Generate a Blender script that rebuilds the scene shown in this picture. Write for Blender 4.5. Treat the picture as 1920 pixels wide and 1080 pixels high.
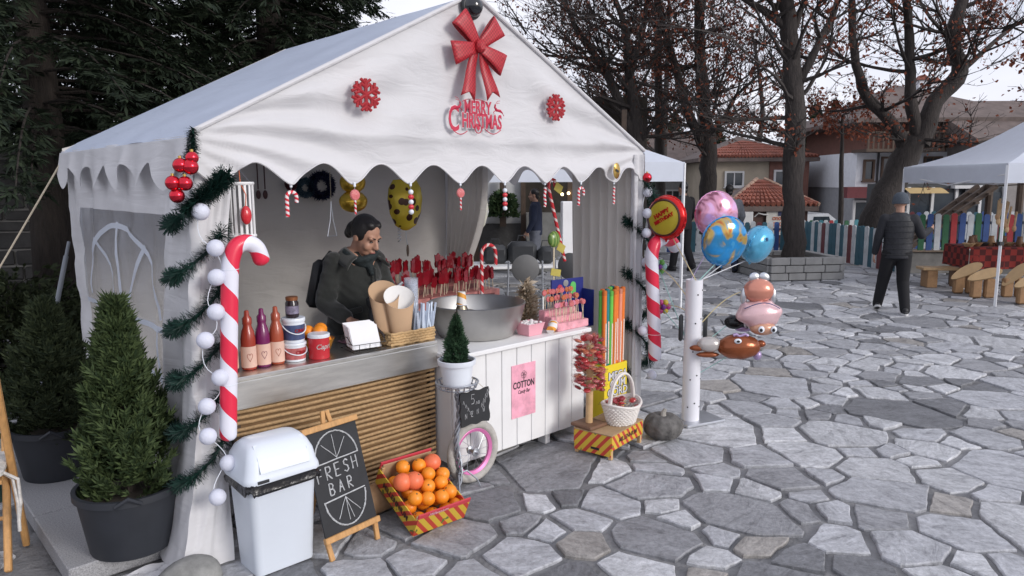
import bpy, bmesh, math, random
from mathutils import Vector, Matrix, noise
R = math.radians; PI = math.pi; TAU = 2*PI
rnd = random.Random(7)
scn = bpy.context.scene
COL = scn.collection
for o in list(bpy.data.objects): bpy.data.objects.remove(o)

# ------------------------------------------------------------------ camera
CAM_H, F_PX, PITCH, ROLL = 1.7, 1371.2, .1452, .0046
cam = bpy.data.cameras.new('camera'); cam.sensor_width = 36; cam.lens = 36*F_PX/1920
cam.clip_start = .05; cam.clip_end = 2000
camo = bpy.data.objects.new('camera', cam); COL.objects.link(camo)
camo.matrix_world = Matrix.Translation((0, 0, CAM_H)) @ Matrix.Rotation(PI/2-PITCH, 4, 'X') @ Matrix.Rotation(-ROLL, 4, 'Z')
scn.camera = camo

# ------------------------------------------------------------------ sky and sun (overcast winter afternoon)
SUN_EL, SUN_AZ = R(20), R(126)          # azimuth measured clockwise from +Y
w = bpy.data.worlds.new('World'); scn.world = w; w.use_nodes = True
nt = w.node_tree; nt.nodes.clear()
wo = nt.nodes.new('ShaderNodeOutputWorld'); bg = nt.nodes.new('ShaderNodeBackground')
sky = nt.nodes.new('ShaderNodeTexSky'); sky.sky_type = 'NISHITA'; sky.sun_disc = False
sky.sun_elevation = SUN_EL; sky.sun_rotation = SUN_AZ; sky.dust_density = 3
tc = nt.nodes.new('ShaderNodeTexCoord'); nz = nt.nodes.new('ShaderNodeTexNoise')
nz.inputs['Scale'].default_value = 2.2; nz.inputs['Detail'].default_value = 6
mp = nt.nodes.new('ShaderNodeMapping'); mp.inputs['Scale'].default_value = (1, 1, 3)
nt.links.new(tc.outputs['Generated'], mp.inputs['Vector']); nt.links.new(mp.outputs['Vector'], nz.inputs['Vector'])
cr = nt.nodes.new('ShaderNodeValToRGB')
cr.color_ramp.elements[0].position = .3; cr.color_ramp.elements[0].color = (7.8, 8.2, 9.9, 1)
cr.color_ramp.elements[1].position = .72; cr.color_ramp.elements[1].color = (11.2, 11.1, 11.9, 1)
nt.links.new(nz.outputs['Fac'], cr.inputs['Fac'])
mx = nt.nodes.new('ShaderNodeMixRGB'); mx.inputs['Fac'].default_value = .86   # cloud cover over the blue sky
nt.links.new(sky.outputs['Color'], mx.inputs['Color1']); nt.links.new(cr.outputs['Color'], mx.inputs['Color2'])
nt.links.new(mx.outputs['Color'], bg.inputs['Color']); bg.inputs['Strength'].default_value = .1
nt.links.new(bg.outputs['Background'], wo.inputs['Surface'])
sl = bpy.data.lights.new('sun', 'SUN'); sl.energy = 1.8; sl.angle = R(20); sl.color = (1, .97, .945)
so = bpy.data.objects.new('sun', sl); COL.objects.link(so)
so.rotation_euler = Vector((-math.sin(SUN_AZ)*math.cos(SUN_EL), -math.cos(SUN_AZ)*math.cos(SUN_EL), -math.sin(SUN_EL))).to_track_quat('-Z', 'Y').to_euler()
so.location = (6, -8, 9)
scn.view_settings.view_transform = 'Standard'; scn.view_settings.look = 'None'
scn.view_settings.gamma = 1; scn.view_settings.use_curve_mapping = False
scn.view_settings.exposure = .09
scn.render.engine = 'CYCLES'; scn.render.resolution_x = 1024; scn.render.resolution_y = 576
scn.cycles.max_bounces = 8; scn.cycles.transparent_max_bounces = 12

# ------------------------------------------------------------------ where things stand
def ray(px, py):
    u, v = (px-960)/F_PX, (540-py)/F_PX
    u, v = u*math.cos(ROLL)+v*math.sin(ROLL), -u*math.sin(ROLL)+v*math.cos(ROLL)
    return Vector((u, math.cos(PITCH)+v*math.sin(PITCH), -math.sin(PITCH)+v*math.cos(PITCH)))
def gp(px, py, z=0):                      # survey: ground (or table-top) point
    r = ray(px, py); return Vector((0, 0, CAM_H))+r*((z-CAM_H)/r.z)
def gy(px, py, y):                        # survey: point at a known distance y
    r = ray(px, py); return Vector((0, 0, CAM_H))+r*(y/r.y)
YAW = .7537; TO = Vector((-1.3481, 3.1713, 0))
TE = Vector((math.cos(YAW), math.sin(YAW), 0)); TB = Vector((-TE.y, TE.x, 0))
def T(a, b, z=0): return TO+TE*a+TB*b+Vector((0, 0, z))    # stall coordinates: along the front, inwards, up
TW, TL, EAVE, RIDGE = 3.11, 2.22, 1.92, 2.72

# ------------------------------------------------------------------ helpers
def lerp(a, b, t): return a+(b-a)*t
def V(*a): return Vector(a)
def M4(loc=(0, 0, 0), rot=(0, 0, 0), sc=(1, 1, 1)):
    from mathutils import Euler
    return Matrix.Translation(loc) @ Euler(rot).to_matrix().to_4x4() @ Matrix.Diagonal((*sc, 1))
def align(a, b, up=(0, 0, 1)):             # matrix with local z from a to b
    a, b = Vector(a), Vector(b)
    return Matrix.Translation(a) @ (b-a).to_track_quat('Z', 'Y').to_matrix().to_4x4()
class MB:
    def __init__(s): s.v = []; s.f = []; s.m = []; s.uv = []; s.hasuv = False; s.sharp = 40
    def add(s, vs, fs, mi=0, uvs=None):
        o = len(s.v); s.v += [tuple(v) for v in vs]; s.f += [tuple(o+i for i in f) for f in fs]; s.m += [mi]*len(fs)
        if uvs: s.hasuv = True; s.uv += uvs
        else: s.uv += [None]*len(fs)
        return s
    def convex(s, vs, fs, mi=0):
        vs = [Vector(v) for v in vs]; c = sum(vs, Vector())/len(vs); out = []
        for f in fs:
            n = (vs[f[1]]-vs[f[0]]).cross(vs[f[2]]-vs[f[0]])
            m = sum((vs[i] for i in f), Vector())/len(f)
            out.append(tuple(f) if n.dot(m-c) > 0 else tuple(reversed(f)))
        return s.add(vs, out, mi)
    def box(s, c, d, M=None, rz=0, bev=0, mi=0):
        hx, hy, hz = d[0]/2, d[1]/2, d[2]/2; A = Matrix.Translation(c)
        if rz: A = A @ Matrix.Rotation(rz, 4, 'Z')
        if M is not None: A = A @ M
        if bev <= 0:
            vs = [A @ V(x*hx, y*hy, z*hz) for x in (-1, 1) for y in (-1, 1) for z in (-1, 1)]
            return s.convex(vs, [(0, 1, 3, 2), (4, 5, 7, 6), (0, 1, 5, 4), (2, 3, 7, 6), (0, 2, 6, 4), (1, 3, 7, 5)], mi)
        h = (hx, hy, hz); vs = []; ix = {}
        for x in (-1, 1):
            for y in (-1, 1):
                for z in (-1, 1):
                    for k in range(3):
                        p = [g*(h[i]-(0 if i == k else bev)) for i, g in enumerate((x, y, z))]
                        ix[(x, y, z, k)] = len(vs); vs.append(A @ Vector(p))
        fs = []
        for k in range(3):
            i, j = [q for q in range(3) if q != k]
            for g in (-1, 1):
                f = []
                for (p, q) in ((-1, -1), (1, -1), (1, 1), (-1, 1)):
                    t = [0, 0, 0]; t[k] = g; t[i] = p; t[j] = q; f.append(ix[(*t, k)])
                fs.append(f)
            for p in (-1, 1):
                for q in (-1, 1):
                    t = [0, 0, 0]; t[i] = p; t[j] = q; e = []
                    for g, ax in ((-1, i), (1, i), (1, j), (-1, j)):
                        t[k] = g; e.append(ix[(*t, ax)])
                    fs.append(e)
        for x in (-1, 1):
            for y in (-1, 1):
                for z in (-1, 1): fs.append([ix[(x, y, z, k)] for k in range(3)])
        return s.convex(vs, fs, mi)
    def tube(s, pts, r, n=8, cap=True, mi=0, uv=False, closed=False, flat=1, upv=None):
        P = [Vector(p) for p in pts]; k = len(P); rr = r if isinstance(r, (list, tuple)) else [r]*k
        tang = []
        for i in range(k):
            a = P[(i-1) % k] if closed else P[max(i-1, 0)]; b = P[(i+1) % k] if closed else P[min(i+1, k-1)]
            d = b-a; tang.append(d.normalized() if d.length > 1e-9 else V(0, 0, 1))
        ref = Vector(upv) if upv else (V(0, 0, 1) if abs(tang[0].z) < .9 else V(1, 0, 0))
        x = tang[0].cross(ref).normalized(); vs = []; ln = [0]
        for i in range(k):
            if i: ln.append(ln[-1]+(P[i]-P[i-1]).length)
            if upv:
                x = tang[i].cross(ref)
                x = x.normalized() if x.length > 1e-6 else V(1, 0, 0)
            else:
                x = x-tang[i]*x.dot(tang[i])
                x = x.normalized() if x.length > 1e-6 else tang[i].orthogonal().normalized()
            y = tang[i].cross(x)
            for j in range(n):
                t = TAU*j/n; vs.append(P[i]+x*(math.cos(t)*rr[i])+y*(math.sin(t)*rr[i]*flat))
        fs = []; uvs = []
        for i in range(k if closed else k-1):
            i2 = (i+1) % k
            for j in range(n):
                j2 = (j+1) % n; fs.append((i*n+j, i*n+j2, i2*n+j2, i2*n+j))
                if uv: uvs.append([(j/n, ln[i]), ((j+1)/n, ln[i]), ((j+1)/n, ln[min(i+1, k-1)]), (j/n, ln[min(i+1, k-1)])])
        if cap and not closed:
            fs += [tuple(reversed(range(n))), tuple(range((k-1)*n, k*n))]
            if uv: uvs += [[(j/n, ln[0]) for j in reversed(range(n))], [(j/n, ln[-1]) for j in range(n)]]
        return s.add(vs, fs, mi, uvs if uv else None)
    def lathe(s, prof, c=(0, 0, 0), n=24, M=None, mi=0, sx=1, sy=1, cap=True):
        A = Matrix.Translation(c) @ (M if M is not None else Matrix()); vs = []; fs = []
        for (r, z) in prof:
            for j in range(n): t = TAU*j/n; vs.append(A @ V(r*math.cos(t)*sx, r*math.sin(t)*sy, z))
        for i in range(len(prof)-1):
            for j in range(n): j2 = (j+1) % n; fs.append((i*n+j, i*n+j2, (i+1)*n+j2, (i+1)*n+j))
        if cap:
            if prof[0][0] > 1e-4: fs.append(tuple(reversed(range(n))))
            if prof[-1][0] > 1e-4: fs.append(tuple(range((len(prof)-1)*n, len(prof)*n)))
        return s.add(vs, fs, mi)
    def ball(s, c, r, n=14, k=9, M=None, mi=0):
        rx, ry, rz = r if isinstance(r, (tuple, list)) else (r, r, r)
        A = Matrix.Translation(c) @ (M if M is not None else Matrix())
        vs = [A @ V(0, 0, -rz)]; fs = []
        for i in range(1, k):
            p = -PI/2+PI*i/k
            for j in range(n): t = TAU*j/n; vs.append(A @ V(rx*math.cos(p)*math.cos(t), ry*math.cos(p)*math.sin(t), rz*math.sin(p)))
        vs.append(A @ V(0, 0, rz)); e = len(vs)-1
        for j in range(n): fs.append((0, 1+(j+1) % n, 1+j)); fs.append((e, e-n+j, e-n+(j+1) % n))
        for i in range(k-2):
            for j in range(n): j2 = (j+1) % n; fs.append((1+i*n+j, 1+i*n+j2, 1+(i+1)*n+j2, 1+(i+1)*n+j))
        return s.add(vs, fs, mi)
    def prism(s, poly, d0, d1, M=None, mi=0):   # polygon in local xy extruded along z
        A = M if M is not None else Matrix(); n = len(poly)
        ar = sum(poly[i][0]*poly[(i+1) % n][1]-poly[(i+1) % n][0]*poly[i][1] for i in range(n))
        if ar < 0: poly = list(reversed(poly))
        vs = [A @ V(x, y, d0) for x, y in poly]+[A @ V(x, y, d1) for x, y in poly]
        fs = [tuple(reversed(range(n))), tuple(range(n, 2*n))]+[(i, (i+1) % n, n+(i+1) % n, n+i) for i in range(n)]
        return s.add(vs, fs, mi)
    def grid(s, fn, nu, nv, mi=0, uv=False):
        vs = [fn(i/nu, j/nv) for j in range(nv+1) for i in range(nu+1)]; W = nu+1
        fs = [(j*W+i, j*W+i+1, (j+1)*W+i+1, (j+1)*W+i) for j in range(nv) for i in range(nu)]
        uvs = [[(i/nu, j/nv), ((i+1)/nu, j/nv), ((i+1)/nu, (j+1)/nv), (i/nu, (j+1)/nv)] for j in range(nv) for i in range(nu)] if uv else None
        return s.add(vs, fs, mi, uvs)
    def xf(s, M): s.v = [tuple(M @ Vector(v)) for v in s.v]; return s
    def mesh(s, name, mats, smooth=True):
        me = bpy.data.meshes.new(name); me.from_pydata(s.v, [], s.f)
        for m in (mats if isinstance(mats, (list, tuple)) else [mats]): me.materials.append(m)
        if any(s.m): me.polygons.foreach_set('material_index', s.m)
        if s.hasuv:
            ul = me.uv_layers.new(name='UVMap'); d = []
            for f, u in zip(s.f, s.uv):
                for q in (u if u else [(0, 0)]*len(f)): d += [q[0], q[1]]
            ul.data.foreach_set('uv', d)
        if smooth:
            me.polygons.foreach_set('use_smooth', [True]*len(s.f))
            if smooth is not True or s.sharp: me.set_sharp_from_angle(angle=R(s.sharp))
        me.update(); return me
    def build(s, name, mats, parent=None, smooth=True):
        return obj(name, s.mesh(name, mats, smooth), parent)
def obj(name, me, parent=None):
    o = bpy.data.objects.new(name, me); COL.objects.link(o)
    if parent: o.parent = parent
    return o
def tag(o, label=None, cat=None, group=None, kind=None):
    for k, v in (('label', label), ('category', cat), ('group', group), ('kind', kind)):
        if v: o[k] = v
    return o
def thing(name, label, cat, loc=(0, 0, 0), rz=0, group=None):
    o = bpy.data.objects.new(name, None); COL.objects.link(o); o.location = loc; o.rotation_euler = (0, 0, rz)
    o.empty_display_size = .1
    return tag(o, label, cat, group)
def dup(root, loc=None, rz=None, label=None, parent=None, scale=None):
    c = root.copy(); COL.objects.link(c); c.parent = parent
    if loc is not None: c.location = loc
    if rz is not None: c.rotation_euler.z = rz
    if scale: c.scale = (scale,)*3
    if label: c['label'] = label
    for ch in list(root.children): dup(ch, parent=c)
    return c
def stall(name, label, cat, a, b, z=0, rz=0, group=None): return thing(name, label, cat, T(a, b, z), YAW+rz, group)
def text_mb(body, size, depth=.002, align_x='CENTER', offset=0, shear=0, spacing=1):
    cu = bpy.data.curves.new('t', 'FONT'); cu.body = body; cu.size = size; cu.extrude = depth; cu.align_x = align_x; cu.align_y = 'CENTER'
    cu.offset = offset; cu.shear = shear; cu.resolution_u = 3; cu.space_character = spacing
    o = bpy.data.objects.new('t', cu); COL.objects.link(o); dg = bpy.context.evaluated_depsgraph_get()
    me = bpy.data.meshes.new_from_object(o.evaluated_get(dg)); m = MB()
    m.add([v.co.copy() for v in me.vertices], [tuple(p.vertices) for p in me.polygons])
    bpy.data.objects.remove(o); bpy.data.curves.remove(cu); bpy.data.meshes.remove(me); return m
UPRIGHT = Matrix.Rotation(PI/2, 4, 'X')     # xy drawing -> standing panel facing -y

# ------------------------------------------------------------------ materials
MATS = {}
def mat(name, c, rough=.6, metal=0, var=.12, vs=6, bump=0, bs=40, spec=.5, coat=0, sheen=0, alpha=1, transl=0, trans=0, emit=None, stretch=None, bdist=.01):
    if name in MATS: return MATS[name]
    m = bpy.data.materials.new(name); m.use_nodes = True; n = m.node_tree.nodes; L = m.node_tree.links
    b = n['Principled BSDF']; MATS[name] = m
    b.inputs['Roughness'].default_value = rough; b.inputs['Metallic'].default_value = metal
    b.inputs['Specular IOR Level'].default_value = spec; b.inputs['Coat Weight'].default_value = coat
    b.inputs['Alpha'].default_value = alpha; b.inputs['Transmission Weight'].default_value = trans
    b.inputs['Sheen Weight'].default_value = sheen
    c = (*c, 1) if len(c) == 3 else c
    if emit: b.inputs['Emission Color'].default_value = c; b.inputs['Emission Strength'].default_value = emit
    t = n.new('ShaderNodeTexCoord'); src = t.outputs['Object']
    if stretch:
        mpn = n.new('ShaderNodeMapping'); mpn.inputs['Scale'].default_value = stretch; L.new(src, mpn.inputs['Vector']); src = mpn.outputs['Vector']
    if var:
        z = n.new('ShaderNodeTexNoise'); z.inputs['Scale'].default_value = vs; z.inputs['Detail'].default_value = 5; z.inputs['Roughness'].default_value = .65
        L.new(src, z.inputs['Vector']); r = n.new('ShaderNodeValToRGB'); L.new(z.outputs['Fac'], r.inputs['Fac'])
        r.color_ramp.elements[0].position = .3; r.color_ramp.elements[1].position = .7
        r.color_ramp.elements[0].color = (*[max(0, q*(1-var)) for q in c[:3]], 1); r.color_ramp.elements[1].color = (*[min(1, q*(1+var)) for q in c[:3]], 1)
        L.new(r.outputs['Color'], b.inputs['Base Color'])
        rr = n.new('ShaderNodeMapRange'); rr.inputs['To Min'].default_value = max(.02, rough-.08); rr.inputs['To Max'].default_value = min(1, rough+.08)
        L.new(z.outputs['Fac'], rr.inputs['Value']); L.new(rr.outputs['Result'], b.inputs['Roughness'])
    else: b.inputs['Base Color'].default_value = c
    if bump:
        z2 = n.new('ShaderNodeTexNoise'); z2.inputs['Scale'].default_value = bs; z2.inputs['Detail'].default_value = 4; L.new(src, z2.inputs['Vector'])
        bp = n.new('ShaderNodeBump'); bp.inputs['Strength'].default_value = bump; bp.inputs['Distance'].default_value = bdist
        L.new(z2.outputs['Fac'], bp.inputs['Height']); L.new(bp.outputs['Normal'], b.inputs['Normal'])
    if transl:
        tr = n.new('ShaderNodeBsdfTranslucent'); tr.inputs['Color'].default_value = c; ms = n.new('ShaderNodeMixShader'); ms.inputs['Fac'].default_value = transl
        L.new(b.outputs['BSDF'], ms.inputs[1]); L.new(tr.outputs['BSDF'], ms.inputs[2]); L.new(ms.outputs['Shader'], n['Material Output'].inputs['Surface'])
    return m
def island_mat(name, c1, c2, rough=.6, transl=.2):     # leaves, needles: each island its own tone
    m = bpy.data.materials.new(name); m.use_nodes = True; n = m.node_tree.nodes; L = m.node_tree.links; b = n['Principled BSDF']
    g = n.new('ShaderNodeNewGeometry'); r = n.new('ShaderNodeValToRGB'); L.new(g.outputs['Random Per Island'], r.inputs['Fac'])
    r.color_ramp.elements[0].color = (*c1, 1); r.color_ramp.elements[1].color = (*c2, 1)
    L.new(r.outputs['Color'], b.inputs['Base Color']); b.inputs['Roughness'].default_value = rough; b.inputs['Specular IOR Level'].default_value = .25
    if transl:
        tr = n.new('ShaderNodeBsdfTranslucent'); L.new(r.outputs['Color'], tr.inputs['Color']); ms = n.new('ShaderNodeMixShader'); ms.inputs['Fac'].default_value = transl
        L.new(b.outputs['BSDF'], ms.inputs[1]); L.new(tr.outputs['BSDF'], ms.inputs[2]); L.new(ms.outputs['Shader'], n['Material Output'].inputs['Surface'])
    MATS[name] = m; return m
def stripe_mat(name, c1, c2, ku=1, kv=8, duty=.5, rough=.3, metal=0, coat=.2, axis=None, scale=20):   # printed stripes: along UV, or along an object axis
    m = bpy.data.materials.new(name); m.use_nodes = True; n = m.node_tree.nodes; L = m.node_tree.links; b = n['Principled BSDF']
    b.inputs['Roughness'].default_value = rough; b.inputs['Metallic'].default_value = metal; b.inputs['Coat Weight'].default_value = coat
    d = n.new('ShaderNodeVectorMath'); d.operation = 'DOT_PRODUCT'
    t = n.new('ShaderNodeTexCoord')
    if axis: L.new(t.outputs['Object'], d.inputs[0]); d.inputs[1].default_value = tuple(q*scale for q in axis)
    else: L.new(t.outputs['UV'], d.inputs[0]); d.inputs[1].default_value = (ku, kv, 0)
    f = n.new('ShaderNodeMath'); f.operation = 'FRACT'; L.new(d.outputs['Value'], f.inputs[0])
    g = n.new('ShaderNodeMath'); g.operation = 'GREATER_THAN'; g.inputs[1].default_value = duty; L.new(f.outputs[0], g.inputs[0])
    x = n.new('ShaderNodeMixRGB'); x.inputs['Color1'].default_value = (*c1, 1); x.inputs['Color2'].default_value = (*c2, 1)
    L.new(g.outputs[0], x.inputs['Fac']); L.new(x.outputs['Color'], b.inputs['Base Color']); MATS[name] = m; return m
WHITE = (.78, .78, .8)
mat('white_paint', (.76, .76, .76), .5, var=.05, vs=3, bump=.05, bs=60)
mat('white_plastic', (.72, .76, .82), .35, var=.04, vs=4, bump=.03, bs=120)
mat('steel', (.62, .61, .58), .33, 1, var=.1, vs=4, bump=.04, bs=25, stretch=(1, 1, 8))
mat('steel_tube', (.6, .62, .65), .35, 1, var=.1)
mat('white_tube', (.75, .76, .78), .4, var=.05)
mat('black_plastic', (.025, .027, .03), .45, var=.15)
mat('black_metal', (.02, .02, .02), .5, var=.1)
mat('wood_light', (.5, .27, .1), .55, var=.2, vs=8, bump=.1, bs=30, stretch=(8, 8, 1))
mat('wood_pale', (.55, .36, .18), .6, var=.2, vs=9, bump=.1, bs=30)
mat('wood_dark', (.07, .045, .03), .65, var=.3, vs=7, bump=.2, bs=30)
mat('red_gloss', (.55, .02, .03), .25, var=.1, coat=.4)
mat('red_foil', (.62, .03, .05), .16, .85, var=.1, bump=.1, bs=30)
mat('rope', (.5, .44, .34), .9, var=.2, vs=60)
mat('hole_shade', (.02, .02, .02), .9, var=0)  # flat dark colour painted for the shade inside holes
# ------------------------------------------------------------------ ground with crazy paving
def ground_mat():
    m = mat('mortar', (.19, .19, .195), .9, var=.45, vs=3.5, bump=.8, bs=28, bdist=.02)
    return m
def stone_mat():
    m = bpy.data.materials.new('paving_stone'); m.use_nodes = True; n = m.node_tree.nodes; L = m.node_tree.links; b = n['Principled BSDF']
    at = n.new('ShaderNodeAttribute'); at.attribute_name = 'col'
    g = n.new('ShaderNodeNewGeometry')
    mp = n.new('ShaderNodeMapping'); mp.inputs['Scale'].default_value = (1, 2.6, 1); mp.inputs['Rotation'].default_value = (0, 0, .5); sx_ = n.new('ShaderNodeSeparateColor'); L.new(at.outputs['Color'], sx_.inputs['Color']); an_ = n.new('ShaderNodeMath'); an_.operation = 'MULTIPLY'; an_.inputs[1].default_value = 97; L.new(sx_.outputs['Red'], an_.inputs[0])   # each stone has its own grain direction
    vr = n.new('ShaderNodeVectorRotate'); vr.rotation_type = 'Z_AXIS'; L.new(g.outputs['Position'], vr.inputs['Vector']); L.new(an_.outputs[0], vr.inputs['Angle']); L.new(vr.outputs['Vector'], mp.inputs['Vector'])
    z = n.new('ShaderNodeTexNoise'); z.inputs['Scale'].default_value = 4.5; z.inputs['Detail'].default_value = 9; z.inputs['Roughness'].default_value = .72; z.inputs['Distortion'].default_value = .6; L.new(mp.outputs['Vector'], z.inputs['Vector'])
    r = n.new('ShaderNodeValToRGB'); e = r.color_ramp.elements; e[0].position = .3; e[0].color = (.42, .42, .43, 1); e[1].position = .62; e[1].color = (1.12, 1.12, 1.12, 1)
    q = r.color_ramp.elements.new(.43); q.color = (.82, .82, .82, 1); L.new(z.outputs['Fac'], r.inputs['Fac'])
    v = n.new('ShaderNodeTexNoise'); v.inputs['Scale'].default_value = 30; v.inputs['Detail'].default_value = 5; v.inputs['Roughness'].default_value = .8; L.new(g.outputs['Position'], v.inputs['Vector'])
    r2 = n.new('ShaderNodeValToRGB'); r2.color_ramp.elements[0].position = .33; r2.color_ramp.elements[0].color = (.64, .64, .64, 1); r2.color_ramp.elements[1].position = .6; r2.color_ramp.elements[1].color = (1.05, 1.05, 1.05, 1); L.new(v.outputs['Fac'], r2.inputs['Fac'])
    m1 = n.new('ShaderNodeMixRGB'); m1.blend_type = 'MULTIPLY'; m1.inputs['Fac'].default_value = 1; L.new(at.outputs['Color'], m1.inputs['Color1']); L.new(r.outputs['Color'], m1.inputs['Color2'])
    m2 = n.new('ShaderNodeMixRGB'); m2.blend_type = 'MULTIPLY'; m2.inputs['Fac'].default_value = 1; L.new(m1.outputs['Color'], m2.inputs['Color1']); L.new(r2.outputs['Color'], m2.inputs['Color2'])
    L.new(m2.outputs['Color'], b.inputs['Base Color'])
    rr = n.new('ShaderNodeMapRange'); rr.inputs['To Min'].default_value = .42; rr.inputs['To Max'].default_value = .75; L.new(z.outputs['Fac'], rr.inputs['Value']); L.new(rr.outputs['Result'], b.inputs['Roughness'])
    bp = n.new('ShaderNodeBump'); bp.inputs['Strength'].default_value = .8; bp.inputs['Distance'].default_value = .02
    ad = n.new('ShaderNodeMath'); ad.operation = 'ADD'; L.new(z.outputs['Fac'], ad.inputs[0]); 
    ml = n.new('ShaderNodeMath'); ml.operation = 'MULTIPLY'; ml.inputs[1].default_value = .3; L.new(v.outputs['Fac'], ml.inputs[0]); L.new(ml.outputs[0], ad.inputs[1])
    L.new(ad.outputs[0], bp.inputs['Height']); L.new(bp.outputs['Normal'], b.inputs['Normal'])
    MATS['paving_stone'] = m; return m
stone_mat()
g = MB(); S = 300; rows = [(-S, -.02), (17.6, -.02), (18.4, -.18), (20.2, -.72), (21, -.8), (S*2, -.8)]     # the plaza, then the dip to the lower street
g.add([(x, y, z) for y, z in rows for x in (-S, S)], [(2*i, 2*i+1, 2*i+3, 2*i+2) for i in range(len(rows)-1)])
ground = tag(g.build('ground', ground_mat(), None, False), kind='structure')

def voronoi_cells(seeds, radius, joint, rad):
    cell = radius; H = {}
    for i, p in enumerate(seeds): H.setdefault((int(p[0]//cell), int(p[1]//cell)), []).append(i)
    for i, (x, y) in enumerate(seeds):
        cx, cy = int(x//cell), int(y//cell)
        nb = [k for dx in (-1, 0, 1) for dy in (-1, 0, 1) for k in H.get((cx+dx, cy+dy), []) if k != i]
        nb.sort(key=lambda k: (seeds[k][0]-x)**2+(seeds[k][1]-y)**2)
        R0 = radius*.9
        poly = [(x+R0*math.cos(TAU*q/10), y+R0*math.sin(TAU*q/10)) for q in range(10)]
        for k in nb[:22]:
            qx, qy = seeds[k]; nx, ny = qx-x, qy-y; d = math.hypot(nx, ny); nx /= d; ny /= d
            lim = d*rad[i]/(rad[i]+rad[k])-joint*(.5+.8*((min(i, k)*31+max(i, k)*17) % 97)/97)
            out = []; m = len(poly)
            for t in range(m):
                A, Bp = poly[t], poly[(t+1) % m]
                da = (A[0]-x)*nx+(A[1]-y)*ny-lim; db = (Bp[0]-x)*nx+(Bp[1]-y)*ny-lim
                if da <= 0: out.append(A)
                if da*db < 0:
                    s = da/(da-db); out.append((A[0]+(Bp[0]-A[0])*s, A[1]+(Bp[1]-A[1])*s))
            poly = out
            if len(poly) < 3: break
        if len(poly) >= 3: yield i, poly
def in_view(x, y, m=1.3): return y > 1.6 and abs(x) < .72*y+m
rs = random.Random(21); seeds = []; rads = []; cell = .2; occ = {}
tries = 0
while tries < 26000:
    tries += 1
    x, y = rs.uniform(-6, 15), rs.uniform(1.7, 17.6)
    if not in_view(x, y): continue
    la, lb = (V(x, y, 0)-TO).dot(TE), (V(x, y, 0)-TO).dot(TB)
    r = rs.choice((.15, .2, .27, .34, .42, .54)) if y < 9 else rs.choice((.2, .28, .36, .48))
    k = (int(x//.55), int(y//.55)); ok = True
    for dx in (-1, 0, 1):
        for dy in (-1, 0, 1):
            for (qx, qy, qr) in occ.get((k[0]+dx, k[1]+dy), []):
                if (qx-x)**2+(qy-y)**2 < (.5*(r+qr))**2: ok = False
    if ok: occ.setdefault(k, []).append((x, y, r)); seeds.append((x, y)); rads.append(r)
tries = 0
while tries < 9000:                       # small filler pieces between the slabs
    tries += 1; x, y = rs.uniform(-6, 15), rs.uniform(1.7, 12); r = .1
    if not in_view(x, y): continue
    k = (int(x//.55), int(y//.55))
    if all((qx-x)**2+(qy-y)**2 > (.5*(r+qr)*1.12)**2 for dx in (-1, 0, 1) for dy in (-1, 0, 1) for (qx, qy, qr) in occ.get((k[0]+dx, k[1]+dy), [])) and rs.random() < .35:
        occ.setdefault(k, []).append((x, y, r)); seeds.append((x, y)); rads.append(.15)
def rough_poly(poly, amp, seed):
    out = []; m = len(poly)
    for t in range(m):
        A, Bp = V(*poly[t], 0), V(*poly[(t+1) % m], 0); d = Bp-A; l = d.length
        if l < .02: 
            continue
        nrm = V(d.y, -d.x, 0)/l; k = max(1, min(8, int(l/.04)))
        for q in range(k):
            u = q/k; p = A+d*u
            out.append(p+nrm*(noise.noise(V(p.x*9, p.y*9, seed))*amp+noise.noise(V(p.x*37, p.y*37, seed))*amp*.55))
    return out
def stone_col(rs):
    t = rs.random(); k = rs.uniform(.82, 1.1)
    if t < .06: c = (.38, .36, .34)
    elif t < .14: c = (.21, .215, .23)
    elif t < .34: c = (.33, .335, .355)
    elif t < .62: c = (.6, .61, .635)
    else: c = (.48, .49, .52)
    return tuple(q*k for q in c)
stones = []
for i, poly in voronoi_cells(seeds, 1.1, .019, rads):
    cx, cy = seeds[i]
    la, lb = (V(cx, cy, 0)-TO).dot(TE), (V(cx, cy, 0)-TO).dot(TB)
    if -.75 < la < .05 and .0 < lb < 3: continue
    if not in_view(cx, cy, 1.1): continue
    P = rough_poly(poly, .013, i*.37)
    if len(P) < 3: continue
    c = sum(P, Vector())/len(P); z = rs.uniform(-.008, .003); tx, ty = rs.uniform(-.012, .012), rs.uniform(-.012, .012)
    n = len(P); vs = []
    for p in P:                                   # bottom edge, worn top edge, top
        vs.append((p.x, p.y, -.03))
    for p in P: vs.append((p.x, p.y, z-.006+(p.x-cx)*tx+(p.y-cy)*ty))
    for p in P:
        q = p+(c-p).normalized()*(.004+.006*abs(noise.noise(V(p.x*20, p.y*20, 5)))); vs.append((q.x, q.y, z+(p.x-cx)*tx+(p.y-cy)*ty))
    fs = [tuple(range(2*n, 3*n))]+[(r*n+j, r*n+(j+1) % n, (r+1)*n+(j+1) % n, (r+1)*n+j) for r in (0, 1) for j in range(n)]
    if sum(P[j].x*P[(j+1) % n].y-P[(j+1) % n].x*P[j].y for j in range(n)) < 0: fs = [tuple(reversed(f)) for f in fs]
    size = math.sqrt(abs(sum(P[j].x*P[(j+1) % n].y-P[(j+1) % n].x*P[j].y for j in range(n))))/max(cy, .5)
    if abs(cx) > .72*cy+.15 or cy < 2.3: size *= .2
    stones.append((size, vs, fs, stone_col(rs)))
stones.sort(key=lambda s: -s[0])
def col_attr(me, cols):
    a = me.color_attributes.new('col', 'FLOAT_COLOR', 'POINT'); a.data.foreach_set('color', [q for c in cols for q in (*c, 1)])
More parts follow.
